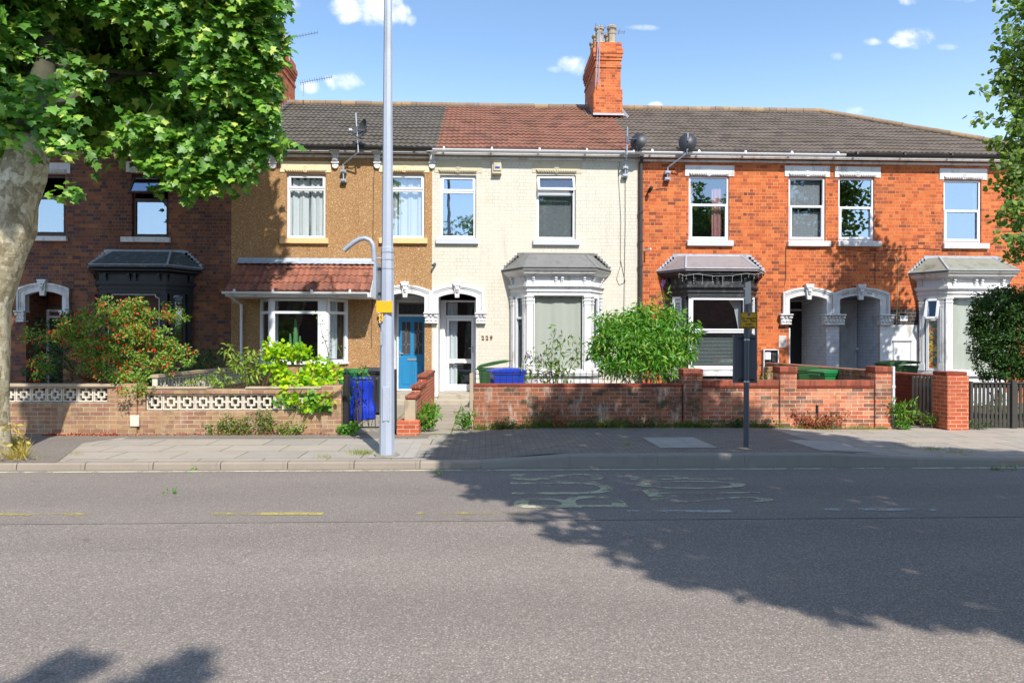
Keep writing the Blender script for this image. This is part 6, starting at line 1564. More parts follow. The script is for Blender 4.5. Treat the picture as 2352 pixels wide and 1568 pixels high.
m.build('rail', 'wood_grey', gw); MB().cham(gb.x+.03, gb.x+.10, gb.y-.1, gb.y-.03, .1, 1.02, .006).build('gate_post', 'wood_grey', gw)
# picket fence at the right edge
fx0, fx1 = P(2230, 930, Yr).x, P(2420, 930, Yr).x
pf = thing('picket_fence', 'low dark wooden picket fence in shade under the hedge', 'fence', ((fx0+fx1)/2, Yr+.05, .1))
m = MB(); zt = ZS(879, Yr); m.cham(fx0, fx1, Yr+.06, Yr+.10, zt-.10, zt-.02); m.cham(fx0, fx1, Yr+.06, Yr+.10, .3, .38); m.cham(fx0-.0, fx1, Yr+.02, Yr+.12, zt-.02, zt+.01); m.build('rail', 'wood_dark', pf)
k = fx0+.02
while k < fx1:
    m = MB(); m.cham(k, k+.055, Yr+.035, Yr+.055, .12, zt-.03, .004); m.build('picket', 'wood_dark', pf); k += .082
MB().cham(fx0-.01, fx0+.05, Yr-.0, Yr+.1, .1, zt+.03).build('post', 'wood_dark', pf); q = P(2330, 930, Yr).x; MB().cham(q-.05, q+.05, Yr-.01, Yr+.1, .1, zt+.05).build('post', 'wood_dark', pf)

# ------------------------------------------------------------------ wheelie bins
def make_bin(label, loc, rz, body, lid, open_=0, h=1.06, group='wheelie bins in the front gardens'):
    t = thing('wheelie_bin', label, 'wheelie bin', (0, 0, 0), 0, group)
    m = MB(); w0, w1, d0, d1 = .22, .285, .24, .34
    bot = [(-w0, -d0, .0), (w0, -d0, .0), (w0, d0+.02, .0), (-w0, d0+.02, .0)]; top = [(-w1, -d1, h-.1), (w1, -d1, h-.1), (w1, d1, h-.1), (-w1, d1, h-.1)]
    m.add([(a, b, c+.06) for a, b, c in bot]+top, [(3, 2, 1, 0), (4, 5, 6, 7), (0, 1, 5, 4), (1, 2, 6, 5), (2, 3, 7, 6), (3, 0, 4, 7)])
    m.cham(-w1-.015, w1+.015, -d1-.015, d1+.015, h-.14, h-.095, .01)
    for s in (-1, 1): m.add([(s*.12-.05, -d0-.003, .2), (s*.12+.05, -d0-.003, .2), (s*.12+.05, -d1+.02, h-.2), (s*.12-.05, -d1+.02, h-.2), (s*.12, -d0-.03, .3), (s*.12, -d1-.01, h-.28)], [(0, 4, 5, 3), (4, 1, 2, 5), (0, 1, 4), (3, 5, 2)])
    m.build('body', body, t)
    l = MB(); z = h-.09; n = 6; vs = []
    ang = R(open_)
    def hp(x, y, zz):                        # lid hinged at the back edge
        yy = y-d1; c, s_ = math.cos(ang), math.sin(ang); return (x, d1+yy*c+zz*s_*-1*-1*0+zz*0-0 if ang == 0 else d1+yy*c+zz*s_, z+zz if ang == 0 else z+zz*c-yy*s_)
    prof = [(-d1-.035, 0), (-d1-.035, .03), (-d1+.06, .065), (0, .085), (d1-.05, .075), (d1+.03, .04), (d1+.03, 0)]
    for x in (-w1-.03, -w1+.04, w1-.04, w1+.03):
        e = .8 if abs(x) > w1 else 1
        vs += [hp(x, y, zz*e) for y, zz in prof]
    k = len(prof); fs = [tuple(range(k)), tuple(range(4*k-1, 3*k-1, -1))]
    for i in range(3):
        for j in range(k):
            j2 = (j+1) % k; fs.append((i*k+j2, i*k+j, (i+1)*k+j, (i+1)*k+j2))
    l.add(vs, fs)
    for s in (-1, 1): l.tube([hp(s*.16-.05, -d1-.03, .02), hp(s*.16-.04, -d1-.075, .025), hp(s*.16+.04, -d1-.075, .025), hp(s*.16+.05, -d1-.03, .02)], .012, 6)
    l.build('lid', lid, t)
    MB().tube([(-.2, d1+.07, h-.12), (.2, d1+.07, h-.12)], .018, 8).build('handle', body, t)
    for s in (-1, 1): MB().lathe((s*.27-.025, d0+.04, .1), [(.1, 0), (.1, .05), (.06, .055)], 14, 'x').build('wheel', 'rubber', t)
    t.location = loc; t.rotation_euler = (0, 0, rz); return t
def at(pxx, Y, z=.13): return (P(pxx, 900, Y).x, Y, z)
make_bin('green wheelie bin half hidden by the yellow-green bush', at(812, 14.9), R(6), 'bin_green', 'bin_green')
make_bin('dark grey wheelie bin behind the blue bag and lamp post', at(862, 15.6), R(-4), 'bin_grey', 'bin_grey')
make_bin('faded green wheelie bin with raised lid by the cream wall', at(1134, 16.5), R(84), 'bin_green_dark', 'bin_green_dark', 12, 1.1)
make_bin('bright blue wheelie bin behind the hooped railing', at(1164, 14.9, .14), R(-82), 'bin_blue', 'bin_blue', 0, 1.07)
make_bin('green wheelie bin with split lid behind the pier wall', at(1908, 14.6, .14), R(98), 'bin_green', 'bin_green', 0, 1.06)
make_bin('dull green wheelie bin behind the pier, left of the bright one', at(1862, 15.4, .15), R(80), 'bin_green_dark', 'bin_green_dark', 0, 1.08)
make_bin('dark green wheelie bin in front of the white bay panel', (xg0+.84, 15.7, .24), R(84), 'bin_green_dark', 'bin_green_dark', 4, 1.1)
# blue recycling bag hung on the bins
bg = MB(); c = P(832, 885, 14.6); rr = random.Random(2); n, mm = 14, 9; vs = []; fs = []
for i in range(mm+1):
    t = i/mm; z = .14+t*.88; rx = .27*(.92+.14*math.sin(t*7+1))*(1 if t < .8 else 1-(t-.8)*1.2); 
    for k in range(n):
        a = 2*math.pi*k/n; q = 1+.12*math.sin(k*2.4+i*.5)+rr.uniform(-.08, .08); vs.append((c.x+rx*math.cos(a)*q, 14.55+rx*.62*math.sin(a)*q, z+rr.uniform(-.02, .02)))
for i in range(mm):
    for k in range(n): k2 = (k+1) % n; fs.append((i*n+k, i*n+k2, (i+1)*n+k2, (i+1)*n+k))
fs.append(tuple(range(mm*n, mm*n+n))); bg.add(vs, fs); o = bg.build('recycling_bag', 'bag_blue', smooth=True); tag(o, 'crumpled blue woven recycling bag standing behind the iron gate', 'bag')
# cactus on the windowsill
cc = P(686, 800, YF+.05); t = MB(); x, y, z = cc.x, YF-.28, BZB+.02
t.tube([(x, y, z), (x, y, z+.3), (x+.01, y, z+.72), (x, y, z+1.12)], [.05, .065, .06, .02], 10); t.tube([(x-.03, y, z+.32), (x-.12, y, z+.42), (x-.13, y, z+.74)], [.035, .045, .02], 8); t.tube([(x+.03, y, z+.3), (x+.12, y, z+.4), (x+.12, y, z+.68)], [.035, .045, .02], 8)
ca = thing('cactus', 'tall green candelabra cactus on the inside sill of the canopied bay', 'cactus', (x, y, z)); t.build('stem', 'cactus_green', ca, smooth=True)
MB().lathe((x, y, z-.02), [(.07, 0), (.09, .12), (.08, .12)], 12).build('pot', 'pot_clay', ca)
# terrace across the street behind the viewpoint (seen only in the panes)
ob = thing('terraced_house', 'long red brick terrace facing the street from its near side', 'house', (0, -21, .1))
m = MB(); m.box(-40, 40, -30, -21, .1, 6.2); m.build('wall', 'brick_brown', ob)
m = MB(); m.add([(-40, -20.6, 6.1), (40, -20.6, 6.1), (40, -25.5, 8.9), (-40, -25.5, 8.9), (-40, -30.4, 6.1), (40, -30.4, 6.1)], [(1, 0, 3, 2), (3, 4, 5, 2), (0, 4, 3), (1, 2, 5)]); m.build('roof', 'tiles_brown', ob)
# ------------------------------------------------------------------ foliage helper
NR = np.random.default_rng(11)
def leaf_tpl(kind):
    if kind == 'plane':
        pts = [(0, -.05), (.20, .02), (.48, .05), (.34, .26), (.50, .52), (.24, .56), (0, 1.0)]
        L = pts+[(-x, y) for x, y in pts[-2:0:-1]]
        v = [(0, .34, .04)]+[(x, y, -.09*abs(x)-.10*max(0, y-.5)) for x, y in L]
        f = [(0, 1+i, 1+(i+1) % len(L)) for i in range(len(L))]
    elif kind == 'round':
        L = [(0, 0), (.3, .18), (.42, .5), (.28, .82), (0, 1.05), (-.28, .82), (-.42, .5), (-.3, .18)]
        v = [(0, .5, .05)]+[(x, y, -.05*abs(x)*2) for x, y in L]
        f = [(0, 1+i, 1+(i+1) % 8) for i in range(8)]
    elif kind == 'oval':
        v = [(0, 0, 0), (.26, .38, .06), (.2, .75, .03), (0, 1.05, -.05), (-.2, .75, .03), (-.26, .38, .06)]
        f = [(0, 1, 2), (0, 2, 3), (0, 3, 4), (0, 4, 5)]
    elif kind == 'lance':
        v = [(0, 0, 0), (.16, .4, .03), (0, 1.1, -.12), (-.16, .4, .03)]
        f = [(0, 1, 2), (0, 2, 3)]
    elif kind == 'blade':
        v = [(-.03, 0, 0), (.03, 0, 0), (.02, .6, .05), (0, 1.1, .22), (-.02, .6, .05)]
        f = [(0, 1, 2), (0, 2, 4), (4, 2, 3)]
    elif kind == 'spike':
        v = []; f = []
        for k in range(6):
            a = k*1.047
            v.append((.13*math.cos(a), .0, .13*math.sin(a)))
        for k in range(6):
            a = k*1.047+.5; v.append((.15*math.cos(a), .45, .15*math.sin(a)))
        v.append((0, 1.1, 0))
        for k in range(6): k2 = (k+1) % 6; f += [(k, k2, 6+k2), (k, 6+k2, 6+k), (6+k, 6+k2, 12)]
    return np.array(v, float), np.array(f, int)
TPL = {k: leaf_tpl(k) for k in ('plane', 'round', 'oval', 'lance', 'blade', 'spike')}
def leaf_arrays(kind, pos, tip, nrm, size):
    V, F = TPL[kind]; n = len(pos)
    t = tip/np.linalg.norm(tip, axis=1, keepdims=True); r = np.cross(t, nrm); r /= (np.linalg.norm(r, axis=1, keepdims=True)+1e-9); q = np.cross(r, t)
    W = pos[:, None, :]+size[:, None, None]*(V[None, :, 0:1]*r[:, None, :]+V[None, :, 1:2]*t[:, None, :]+V[None, :, 2:3]*q[:, None, :])
    FF = F[None]+(np.arange(n)*len(V))[:, None, None]
    return W.reshape(-1, 3), FF.reshape(-1, 3)
def foliage(name, mat, arrs, parent=None, at=None):
    Vs, Fs, b = [], [], 0
    for v, f in arrs: Vs.append(v); Fs.append(f+b); b += len(v)
    V = np.concatenate(Vs); F = np.concatenate(Fs)
    o0 = np.array(WL[parent.name]) if parent is not None else (np.array(at) if at is not None else np.array([V[:, 0].mean(), V[:, 1].mean(), V[:, 2].min()]))
    me = bpy.data.meshes.new(name); me.vertices.add(len(V)); me.vertices.foreach_set('co', (V-o0).astype(np.float32).ravel())
    me.loops.add(F.size); me.loops.foreach_set('vertex_index', F.astype(np.int32).ravel())
    me.polygons.add(len(F)); me.polygons.foreach_set('loop_start', (np.arange(len(F))*3).astype(np.int32)); me.polygons.foreach_set('loop_total', np.full(len(F), 3, np.int32))
    me.materials.append(MATS[mat]); me.update(calc_edges=True); me.validate()
    o = bpy.data.objects.new(name, me); scene.collection.objects.link(o)
    if parent is not None: o.parent = parent
    else: o.location = o0
    WL[o.name] = Vector(o0)
    return o
def rv(n): v = NR.normal(size=(n, 3)); return v/np.linalg.norm(v, axis=1, keepdims=True)
def cluster(kind, c, rad, n, size, up=.6, droop=-.3, shell=.0, jit=.25, out=.7):
    """n leaves in an ellipsoid; shell pushes them outwards"""
    d = rv(n); rr = NR.random(n)**(1/3)
    if shell: rr = np.maximum(rr, shell+(1-shell)*NR.random(n))
    off = d*rr[:, None]*np.array(rad); pos = np.array(c)+off
    tip = d*out+rv(n)*.7+np.array([0, 0, droop]); nrm = rv(n)*.75+np.array([0, 0, up])+np.array([.12, -.35, 0])
    s = size*(1-jit+2*jit*NR.random(n))
    return leaf_arrays(kind, pos, tip, nrm, s)
def limb(m, a, b, r0, r1, bend=.12, n=6, seed=0):
    r = random.Random(seed); a, b = Vector(a), Vector(b); L = (b-a).length
    o = Vector((r.uniform(-1, 1), r.uniform(-1, 1), r.uniform(-.4, 1)))*bend*L
    pts = [a.lerp(b, i/n)+o*math.sin(math.pi*i/n)+Vector((r.uniform(-1, 1), r.uniform(-1, 1), r.uniform(-1, 1)))*L*.02*(0 < i < n) for i in range(n+1)]
    m.tube(pts, [r0+(r1-r0)*i/n for i in range(n+1)], 8 if r0 > .05 else 5, caps=True); return pts

# ---------------- big plane tree at the left kerb
TY = 10.0
xsh = P(82, 950, YWL).x; TX = xsh+.333*(YWL-TY)
pt = thing('plane_tree', 'large plane tree with mottled pale bark and a spreading leafy crown', 'tree', (TX, TY, .1))
m = MB()
tp = [(TX-.06, TY, .0), (TX-.02, TY, .25), (TX, TY, .8)]; rad = [.42, .34, .31]
for py, cpx in ((820, -62), (700, -36), (600, -8), (520, 18), (460, 36), (400, 50)):
    q = P(cpx, py, TY); tp.append((max(q.x, TX), TY+.02, q.z)); rad.append(.30 if py > 470 else .285)
fork = Vector(tp[-1])-Vector((0, 0, .1)); tp.append((tp[-1][0]+.22, TY+.35, tp[-1][2]+.45)); rad.append(.27); tp.append((tp[-1][0]+.15, TY+.7, tp[-1][2]+.5)); rad.append(.17)
tp = tp[:-2]; rad = rad[:-2]
rd_ = random.Random(1); top_ = Vector(tp[-1])
for k, (dx, dy, dz, rr_) in enumerate(((.0, .2, .5, .27), (-.14, .6, 1.2, .21), (-.4, 1.1, 2.0, .16), (-.6, 1.5, 3.0, .12), (-.7, 1.8, 4.2, .09), (-.7, 2.0, 5.4, .05))):
    tp.append(top_+Vector((dx, dy, dz))); rad.append(rr_)
n = 18; lead = [Vector(v) for v in tp[-7:]]; m.tube(tp[:-5], rad[:-5], n)
rb = random.Random(5)
for i, v in enumerate(m.v):
    k = .016*math.sin(v[2]*7+v[0]*11)+.012*math.sin(v[2]*19+v[1]*23); c = Vector((v[0]-TX, v[1]-TY, 0)); m.v[i] = (v[0]+c.x*k*3, v[1]+c.y*k*3, v[2])
m.build('trunk', 'bark_plane', pt, smooth=True)
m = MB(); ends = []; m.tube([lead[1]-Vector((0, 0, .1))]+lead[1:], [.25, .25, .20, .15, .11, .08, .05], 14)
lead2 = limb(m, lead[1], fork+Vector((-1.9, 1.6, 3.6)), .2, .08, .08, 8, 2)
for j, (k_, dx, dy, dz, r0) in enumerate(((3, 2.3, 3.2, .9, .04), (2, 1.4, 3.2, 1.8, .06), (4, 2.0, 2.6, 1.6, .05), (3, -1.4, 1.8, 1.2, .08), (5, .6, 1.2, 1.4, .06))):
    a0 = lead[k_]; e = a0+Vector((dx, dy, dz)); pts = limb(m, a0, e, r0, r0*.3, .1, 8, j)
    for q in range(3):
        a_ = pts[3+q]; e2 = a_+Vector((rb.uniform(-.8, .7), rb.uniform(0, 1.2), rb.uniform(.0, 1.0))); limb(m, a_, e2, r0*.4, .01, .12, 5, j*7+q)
m.build('limbs', 'bark_limb_shaded', pt, smooth=True)
# crown: the face towards the sun follows the shadow line that lies on the gardens
def pl_inside(px_, py_):
    px_ += 26*sst(300, 600, px_)+(34*sst(500, 620, px_) if 20 < py_ < 300 else 4); py_ += 36
    edge = [(0, 345), (60, 348), (120, 352), (200, 368), (262, 372), (300, 384), (360, 392), (395, 420), (440, 452), (520, 440), (560, 420), (580, 398), (612, 385), (640, 360), (655, 320), (668, 280), (676, 235), (668, 190), (690, 150), (680, 120), (640, 95), (628, 60), (655, 25), (640, 0)]
    poly = [(-400, -900), (-400, 300)]+edge+[(560, -900)]
    c = False; j = len(poly)-1
    for i in range(len(poly)):
        xi, yi = poly[i]; xj, yj = poly[j]
        if (yi > py_) != (yj > py_) and px_ < (xj-xi)*(py_-yi)/(yj-yi)+xi: c = not c
        j = i
    return c
def hollow(px_, py_):                         # windows in the outer leaf layer where the dark inside of the crown shows
    h = 0
    for (hx, hy, a, b) in ((330, 110, 150, 85), (420, 235, 115, 55), (190, 60, 95, 75), (255, 210, 120, 70), (185, 300, 130, 45), (90, 20, 60, 30), (40, 330, 110, 26)):
        h = max(h, 1.25-((px_-hx)/a)**2-((py_-hy)/b)**2)
    return h
arr = []; cnt = 0; rc = random.Random(21); twig = MB()
def crown_pt(px_, py_, extra, near=False):
    k = (784-py_)/FPX
    if near or px_ < 330:
        q = P(px_, py_, (13.6-1.64)/(1+.917*k)+extra)
        if q.x-.305*q.z < -9.15: return q
    yg = 16.15+1.5*(450-py_)/450
    return P(px_, py_, (yg-1.64)/(1+.917*k)+extra)
def spray(q, n, lean=(0, 0, 0), ln=.5):
    d_ = Vector((rc.uniform(-.7, 1.0)+lean[0], rc.uniform(-.5, .4), rc.uniform(-.5, .3))).normalized(); L_ = rc.uniform(.7, 1.2)*ln
    tt = NR.random(n); pos = np.array(q)[None]+tt[:, None]*np.array(d_)[None]*L_+rv(n)*.085+np.stack([np.zeros(n), np.zeros(n), -tt**2*.12], 1)
    tip = np.array(d_)[None]*.6+rv(n)*.6+np.array([.1, -.2, -.5]); nrm = rv(n)*.42+np.array([.25, -.75, .65])
    arr.append(leaf_arrays('plane', pos, tip, nrm, .08+.10*NR.random(n)))
    return d_, L_
while cnt < 300:                              # pads of lit leaves with dark gaps between them
    px_ = rc.uniform(-90, 690); py_ = rc.uniform(-50, 450)
    if not pl_inside(px_, py_): continue
    if rc.random() < hollow(px_, py_)*2.4: continue
    e = rc.uniform(0, .4); w_, h_ = rc.uniform(26, 64), rc.uniform(12, 30)
    for k in range(int(w_*h_/210)+2):
        a_, b_ = px_+rc.gauss(0, w_*.6), py_+rc.gauss(0, h_*.6)
        if not pl_inside(a_, b_) or hollow(a_, b_) > .6: continue
        q = crown_pt(a_, b_, e); d_, L_ = spray(q, rc.randint(15, 24), ln=.36)
        if k % 3 == 0: twig.tube([q-d_*.3, q+d_*L_*.6], [.008, .003], 4)
    cnt += 1
cnt = 0
while cnt < 420:                             # deeper layers, in the crown's own shade
    px_ = rc.uniform(-140, 690); py_ = rc.uniform(-60, 450)
    if not pl_inside(px_, py_): continue
    spray(crown_pt(px_, py_, rc.uniform(1.1, 3.3)), rc.randint(22, 32)); cnt += 1
for k in range(70):                          # leaves hanging round the fork
    spray(P(rc.uniform(-60, 120), rc.uniform(180, 330), rc.uniform(9.5, 10.2)), 9) 
# hanging sprays on the lower rim
for (hx, hy, n) in ((455, 440, 26), (430, 452, 16), (505, 430, 22), (545, 405, 20), (600, 385, 24), (590, 405, 14), (640, 350, 24), (660, 300, 18), (648, 235, 16), (650, 195, 12), (618, 130, 18), (625, 30, 20), (345, 388, 20), (225, 360, 16), (262, 372, 12), (390, 400, 24), (415, 425, 20), (480, 420, 24), (125, 440, 14), (112, 470, 10), (140, 425, 8), (520, 445, 8)):
    hy -= 14; q = crown_pt(hx, hy, .1) if hx > 160 else P(hx, hy, 9.9)
    for k in range(max(1, n//8)): spray(q+Vector((rc.uniform(-.15, .15), rc.uniform(-.1, .1), rc.uniform(-.1, .12))), 8, ln=.3)
# the body of the crown above and behind
fill = []
for i in range(900):
    d_ = rv(1)[0]; rr = rc.random()**.5; c = np.array([TX+.2, TY+3.3, 9.0])+d_*rr*np.array([4.6, 4.6, 5.0])
    Xg, Yg = c[0]-.305*(c[2]), c[1]+.917*c[2]
    if Yg < max(16.9, 17.0+.5*(c[2]-4.3)) and not (Xg < -9.2 and Yg > 14.0): continue
    if c[2] < 4.4: continue
    # keep the crown inside its outline
    w = CAMROT.transposed() @ (Vector(c)-Vector((0, 0, CAMZ)))
    px_, py_ = CX-w.x/w.z*FPX, CY+w.y/w.z*FPX
    if py_ > -30 and not (pl_inside(px_+30, py_+20) and pl_inside(px_, py_)): continue
    if px_ > 600 and py_ > -400: continue
    fill.append(cluster('plane', c, (.6, .6, .45), 34, .23, .5, -.3))
for k in range(34):  # unseen leaf clumps in front of the crown, added to shade the trunk
    a, b, c = rc.uniform(-.40, .18), 12.95+2.2*rc.random(), rc.uniform(7.2, 9.6)
    X_ = TX-.8+a+.305*c; Y_ = b-.917*c
    fill.append(cluster('plane', (X_, Y_, c), (.26, .26, .26), 60, .2))
foliage('crown', 'leaf_plane', arr+fill, pt); twig.build('twigs', 'bark_dark', pt)

# ---------------- lime tree at the right edge
LTX, LTY = P(2405, 900, 13.9).x, 13.9
lt = thing('lime_tree', 'lime tree with small rounded leaves reaching in at the right edge', 'tree', (LTX, LTY, .1))
m = MB(); tps = [(LTX, LTY, .05), (LTX-.03, LTY, 1.5), (LTX-.12, LTY, 3.2), (LTX-.2, LTY, 5.2), (LTX-.1, LTY, 7.5), (LTX, LTY, 9.5)]
m.tube(tps, [.26, .21, .19, .16, .1, .04], 12); m.build('trunk', 'bark_dark', lt, smooth=True)
m = MB(); arr = []
twl = [((2352, 100), (2290, 100), 22), ((2380, 160), (2270, 165), 26), ((2400, 220), (2245, 205), 34), ((2400, 250), (2300, 240), 36), ((2400, 300), (2235, 268), 44), ((2400, 330), (2290, 320), 50), ((2400, 370), (2280, 330), 50), ((2400, 420), (2290, 372), 46), ((2420, 420), (2270, 425), 26), ((2400, 470), (2300, 440), 30), ((2400, 500), (2265, 497), 26), ((2400, 540), (2280, 540), 24), ((2400, 400), (2320, 410), 40), ((2400, 350), (2310, 350), 40), ((2420, 80), (2300, 70), 24), ((2420, 60), (2330, 75), 20), ((2420, 560), (2330, 570), 20), ((2420, 280), (2330, 290), 44)]
for i, (a, b, n) in enumerate(twl+[((2410, 350+38*k), (2312+9*(k % 3), 356+38*k), 60) for k in range(7)]):
    n = int(n*1.7)
    yy = 12.4+.8*rc.random(); A, B = P(*a, yy+.5), P(*b, yy); limb(m, A, B, .02, .004, .05, 5, i)
    t = NR.random(n)**.8; pos = np.array(A)[None]+t[:, None]*np.array(B-A)[None]+rv(n)*.13; tip = np.array((B-A).normalized())[None]*.5+rv(n)*.6+np.array([0, 0, -.6])
    arr.append(leaf_arrays('round', pos, tip, rv(n)*.6+np.array([.2, -.5, .5]), .075+.05*NR.random(n)))
for i in range(260):
    d_ = rv(1)[0]; c = np.array([LTX-.2, LTY-.2, 6.4])+d_*np.array([1.05, 1.5, 3.2])*rc.random()**.4
    if c[2] < 6.3 and rc.random() < .55: continue
    w = CAMROT.transposed() @ (Vector(c)-Vector((0, 0, CAMZ))); px_, py_ = CX-w.x/w.z*FPX, CY+w.y/w.z*FPX
    if px_ < 2325 and py_ > 560 or px_ < 2322: continue
    arr.append(cluster('round', c, (.4, .4, .3), 46, .11, .5, -.4))
for k in range(9): limb(m, (LTX-.15, LTY, 3+k*.5), (LTX+rc.uniform(-.4, 1.4), LTY+rc.uniform(-.8, .8), 3.8+k*.6), .05, .01, .1, 5, k)
m.build('limbs', 'bark_dark', lt, smooth=True)
foliage('crown', 'leaf_lime', arr, lt)

# ---------------- trees behind the viewpoint: their shade lies over the road
st = thing('street_tree', 'broad street tree on the near pavement whose shade covers the right of the road', 'tree', (7.4, -5.6, .1), group='street trees on the near pavement')
m = MB(); m.tube([(7.4, -5.6, 0), (7.4, -5.5, 1.5), (7.3, -5.0, 3.4), (7.2, -4.0, 5.0), (7.0, -2.6, 6.5)], [.4, .32, .28, .24, .15], 12); m.build('trunk', 'bark_plane', st, smooth=True)
m = MB(); m2 = []
SH = [(-.55, 12.3), (-.95, 10.2), (-.6, 9.0), (.05, 7.7), (.6, 6.5), (1.15, 5.4), (2.05, 4.5), (3.1, 4.0), (5, 3.4), (9, 2.9), (15, 3.3), (15, 9.8), (9, 10.0), (7.0, 10.7), (6.3, 12.0), (5.2, 13.2), (3.5, 14.0), (1.2, 13.7)]
def inpoly(poly, x, y):
    c = False; j = len(poly)-1
    for i in range(len(poly)):
        xi, yi = poly[i]; xj, yj = poly[j]
        if (yi > y) != (yj > y) and x < (xj-xi)*(y-yi)/(yj-yi)+xi: c = not c
        j = i
    return c
def edge_dist(poly, x, y):
    best = 9
    for i in range(len(poly)):
        ax_, ay_ = poly[i]; bx_, by_ = poly[(i+1) % len(poly)]; L2 = (bx_-ax_)**2+(by_-ay_)**2
        t = max(0, min(1, ((x-ax_)*(bx_-ax_)+(y-ay_)*(by_-ay_))/L2)); best = min(best, math.hypot(x-ax_-t*(bx_-ax_), y-ay_-t*(by_-ay_)))
    return best
n_ = 0; tries = 0
while n_ < 1800 and tries < 20000:
    tries += 1
    x, y = rc.uniform(-1.2, 13), rc.uniform(2.4, 14.2)
    if not inpoly(SH, x, y): continue
    e = edge_dist(SH, x, y); 
    z = 5.4+3.8*rc.random() if y < 9 else 6.6+3.6*rc.random()
    X_, Y_ = x+.305*z, y-.917*z
    if Y_ > .4 and z < CAMZ+.56*Y_+.5: continue
    r_ = .15 if e < .4 else .42
    m2.append(cluster('oval', (X_, Y_, z), (r_, r_, r_*.6), 34 if e < .4 else 40, .17 if e < .4 else .2, .4, -.3)); n_ += 1
    if n_ % 30 == 0: limb(m, (7.1, -3, 6), (X_, Y_, z), .07, .01, .08, 6, n_)
m.build('limbs', 'bark_dark', st, smooth=True); foliage('crown', 'leaf_lime', m2, st)
s2 = thing('street_tree', 'smaller street tree on the near pavement, left of the viewpoint', 'tree', (-1.2, -7.6, .1), group='street trees on the near pavement')
m = MB(); m.tube([(-1.2, -7.6, 0), (-1.1, -7.5, 2.5), (-1, -7.2, 5)], [.3, .24, .14], 10); m.build('trunk', 'bark_plane', s2, smooth=True); m2 = []
for i in range(170):
    d_ = rv(1)[0]; c = np.array([-.6, -7.0, 7.4])+d_*np.array([3.0, 2.4, 2.4])*rc.random()**.4
    if c[1]+.917*c[2] > 2.6: continue
    m2.append(cluster('oval', c, (.4, .4, .3), 30, .2, .4, -.3))
for (x, y, r_) in ((-2.26, 3.80, .10), (-2.32, 3.66, .13), (-2.4, 3.5, .16), (-1.66, 3.80, .11), (-1.64, 3.66, .14), (-1.74, 3.5, .17)):
    z = 9.3; m2.append(cluster('oval', (x+.305*z, y-.917*z, z), (r_, r_, r_*.6), 60, .14, .8, 0))
m = m.__class__(); limb(m, (-1, -7.2, 5), (.9, -4.9, 9.1), .08, .02, .05, 6, 3); limb(m, (-1, -7.2, 5), (1.1, -4.7, 9.2), .06, .02, .1, 6, 4); m.build('limbs', 'bark_dark', s2)
foliage('crown', 'leaf_lime', m2, s2)

# ---------------- garden plants
def plant(name, label, cat, loc, group=None): return thing(name, label, cat, loc, 0, group)
def shrub(name, label, spec, leaf, mat, Y, z0=.13, stem='bark_dark', size=.08, group=None, flower=None, density=900, droop=-.2, up=.55, base=None, cat='shrub'):
    """spec: ellipses in the picture (px, py, rx, ry, dy): clumps of the shrub at depth Y + dy"""
    pts = [(P(a, b, Y+e), c/FPX*Y, d_/FPX*Y) for a, b, c, d_, e in spec]
    cx = sum(p[0].x for p in pts)/len(pts) if base is None else P(base, 900, Y).x
    t = plant(name, label, cat, (cx, Y, z0), group); arr = []; fl = []; m = MB()
    for i, (c, rx, rz) in enumerate(pts):
        vol = rx*rz*min(rx, .5)
        n = int(density*rx*rz*4)+10
        ry = min(rx, .45)
        k = max(1, int(n/26))
        for q in range(k):                     # clumps within the clump, for light and dark hollows
            d_ = rv(1)[0]; rr = NR.random()**.45; cc = np.array(c)+d_*rr*np.array([rx, ry, rz])
            arr.append(cluster(leaf, cc, (size*1.7, size*1.7, size*1.2), 26, size, up, droop))
            if flower and NR.random() < flower[1] and d_[1] < .35:
                fc = cc+np.array([0, -size*1.3, 0]); fl.append(leaf_arrays(flower[2], fc[None]+rv(flower[4])*size*1.6, rv(flower[4])*.5+np.array([0, -.1, flower[5]]), rv(flower[4]), np.full(flower[4], flower[3])*(.7+.6*NR.random(flower[4]))))
        limb(m, (cx+NR.uniform(-.1, .1), Y, z0), (c.x, c.y, c.z), .018, .004, .08, 5, i)
    m.build('stems', stem, t); foliage('leaves', mat, arr, t)
    if fl: foliage('flowers', flower[0], fl, t)['kind'] = 'stuff'
    return t
shrub('fuchsia_bush', 'broad fuchsia bush covered in red flowers, spilling over the garden wall',
      [(250, 720, 75, 35, .2), (330, 715, 60, 30, .2), (175, 760, 45, 40, 0), (240, 780, 70, 45, -.2), (320, 780, 70, 45, -.2), (395, 800, 50, 35, 0), (290, 840, 70, 35, -.5), (215, 830, 55, 35, -.3), (370, 835, 45, 25, -.4), (300, 875, 40, 25, -.75), (405, 730, 25, 25, .3), (110, 770, 22, 18, 0), (70, 770, 18, 14, 0), (90, 840, 20, 30, 0), (430, 830, 18, 10, -.2), (305, 893, 30, 14, -1.2), (290, 870, 26, 16, -1.0)],
      'oval', 'leaf_fuchsia', 13.4, size=.055, flower=('flower_red', .6, 'spike', .055, 4, -1.0), density=1800, base=285)
shrub('dark_shrub', 'dark green shrub in shade behind the fuchsia, beside the left door', [(130, 790, 55, 60, .4), (110, 850, 60, 40, .2), (165, 740, 30, 30, .4)], 'oval', 'leaf_dark', 15.6, size=.06, density=900)
shrub('dark_shrub', 'loose dark shrub at the foot of the black bay', [(465, 820, 40, 25, .3), (480, 850, 45, 30, .2), (430, 860, 40, 25, .2)], 'lance', 'leaf_dark', 15.8, size=.11, density=500)
shrub('silver_shrub', 'small grey-green shrub just behind the screen-block wall', [(470, 870, 25, 14, 0), (440, 878, 18, 10, 0)], 'oval', 'leaf_bamboo', 13.4, size=.045, density=1200)
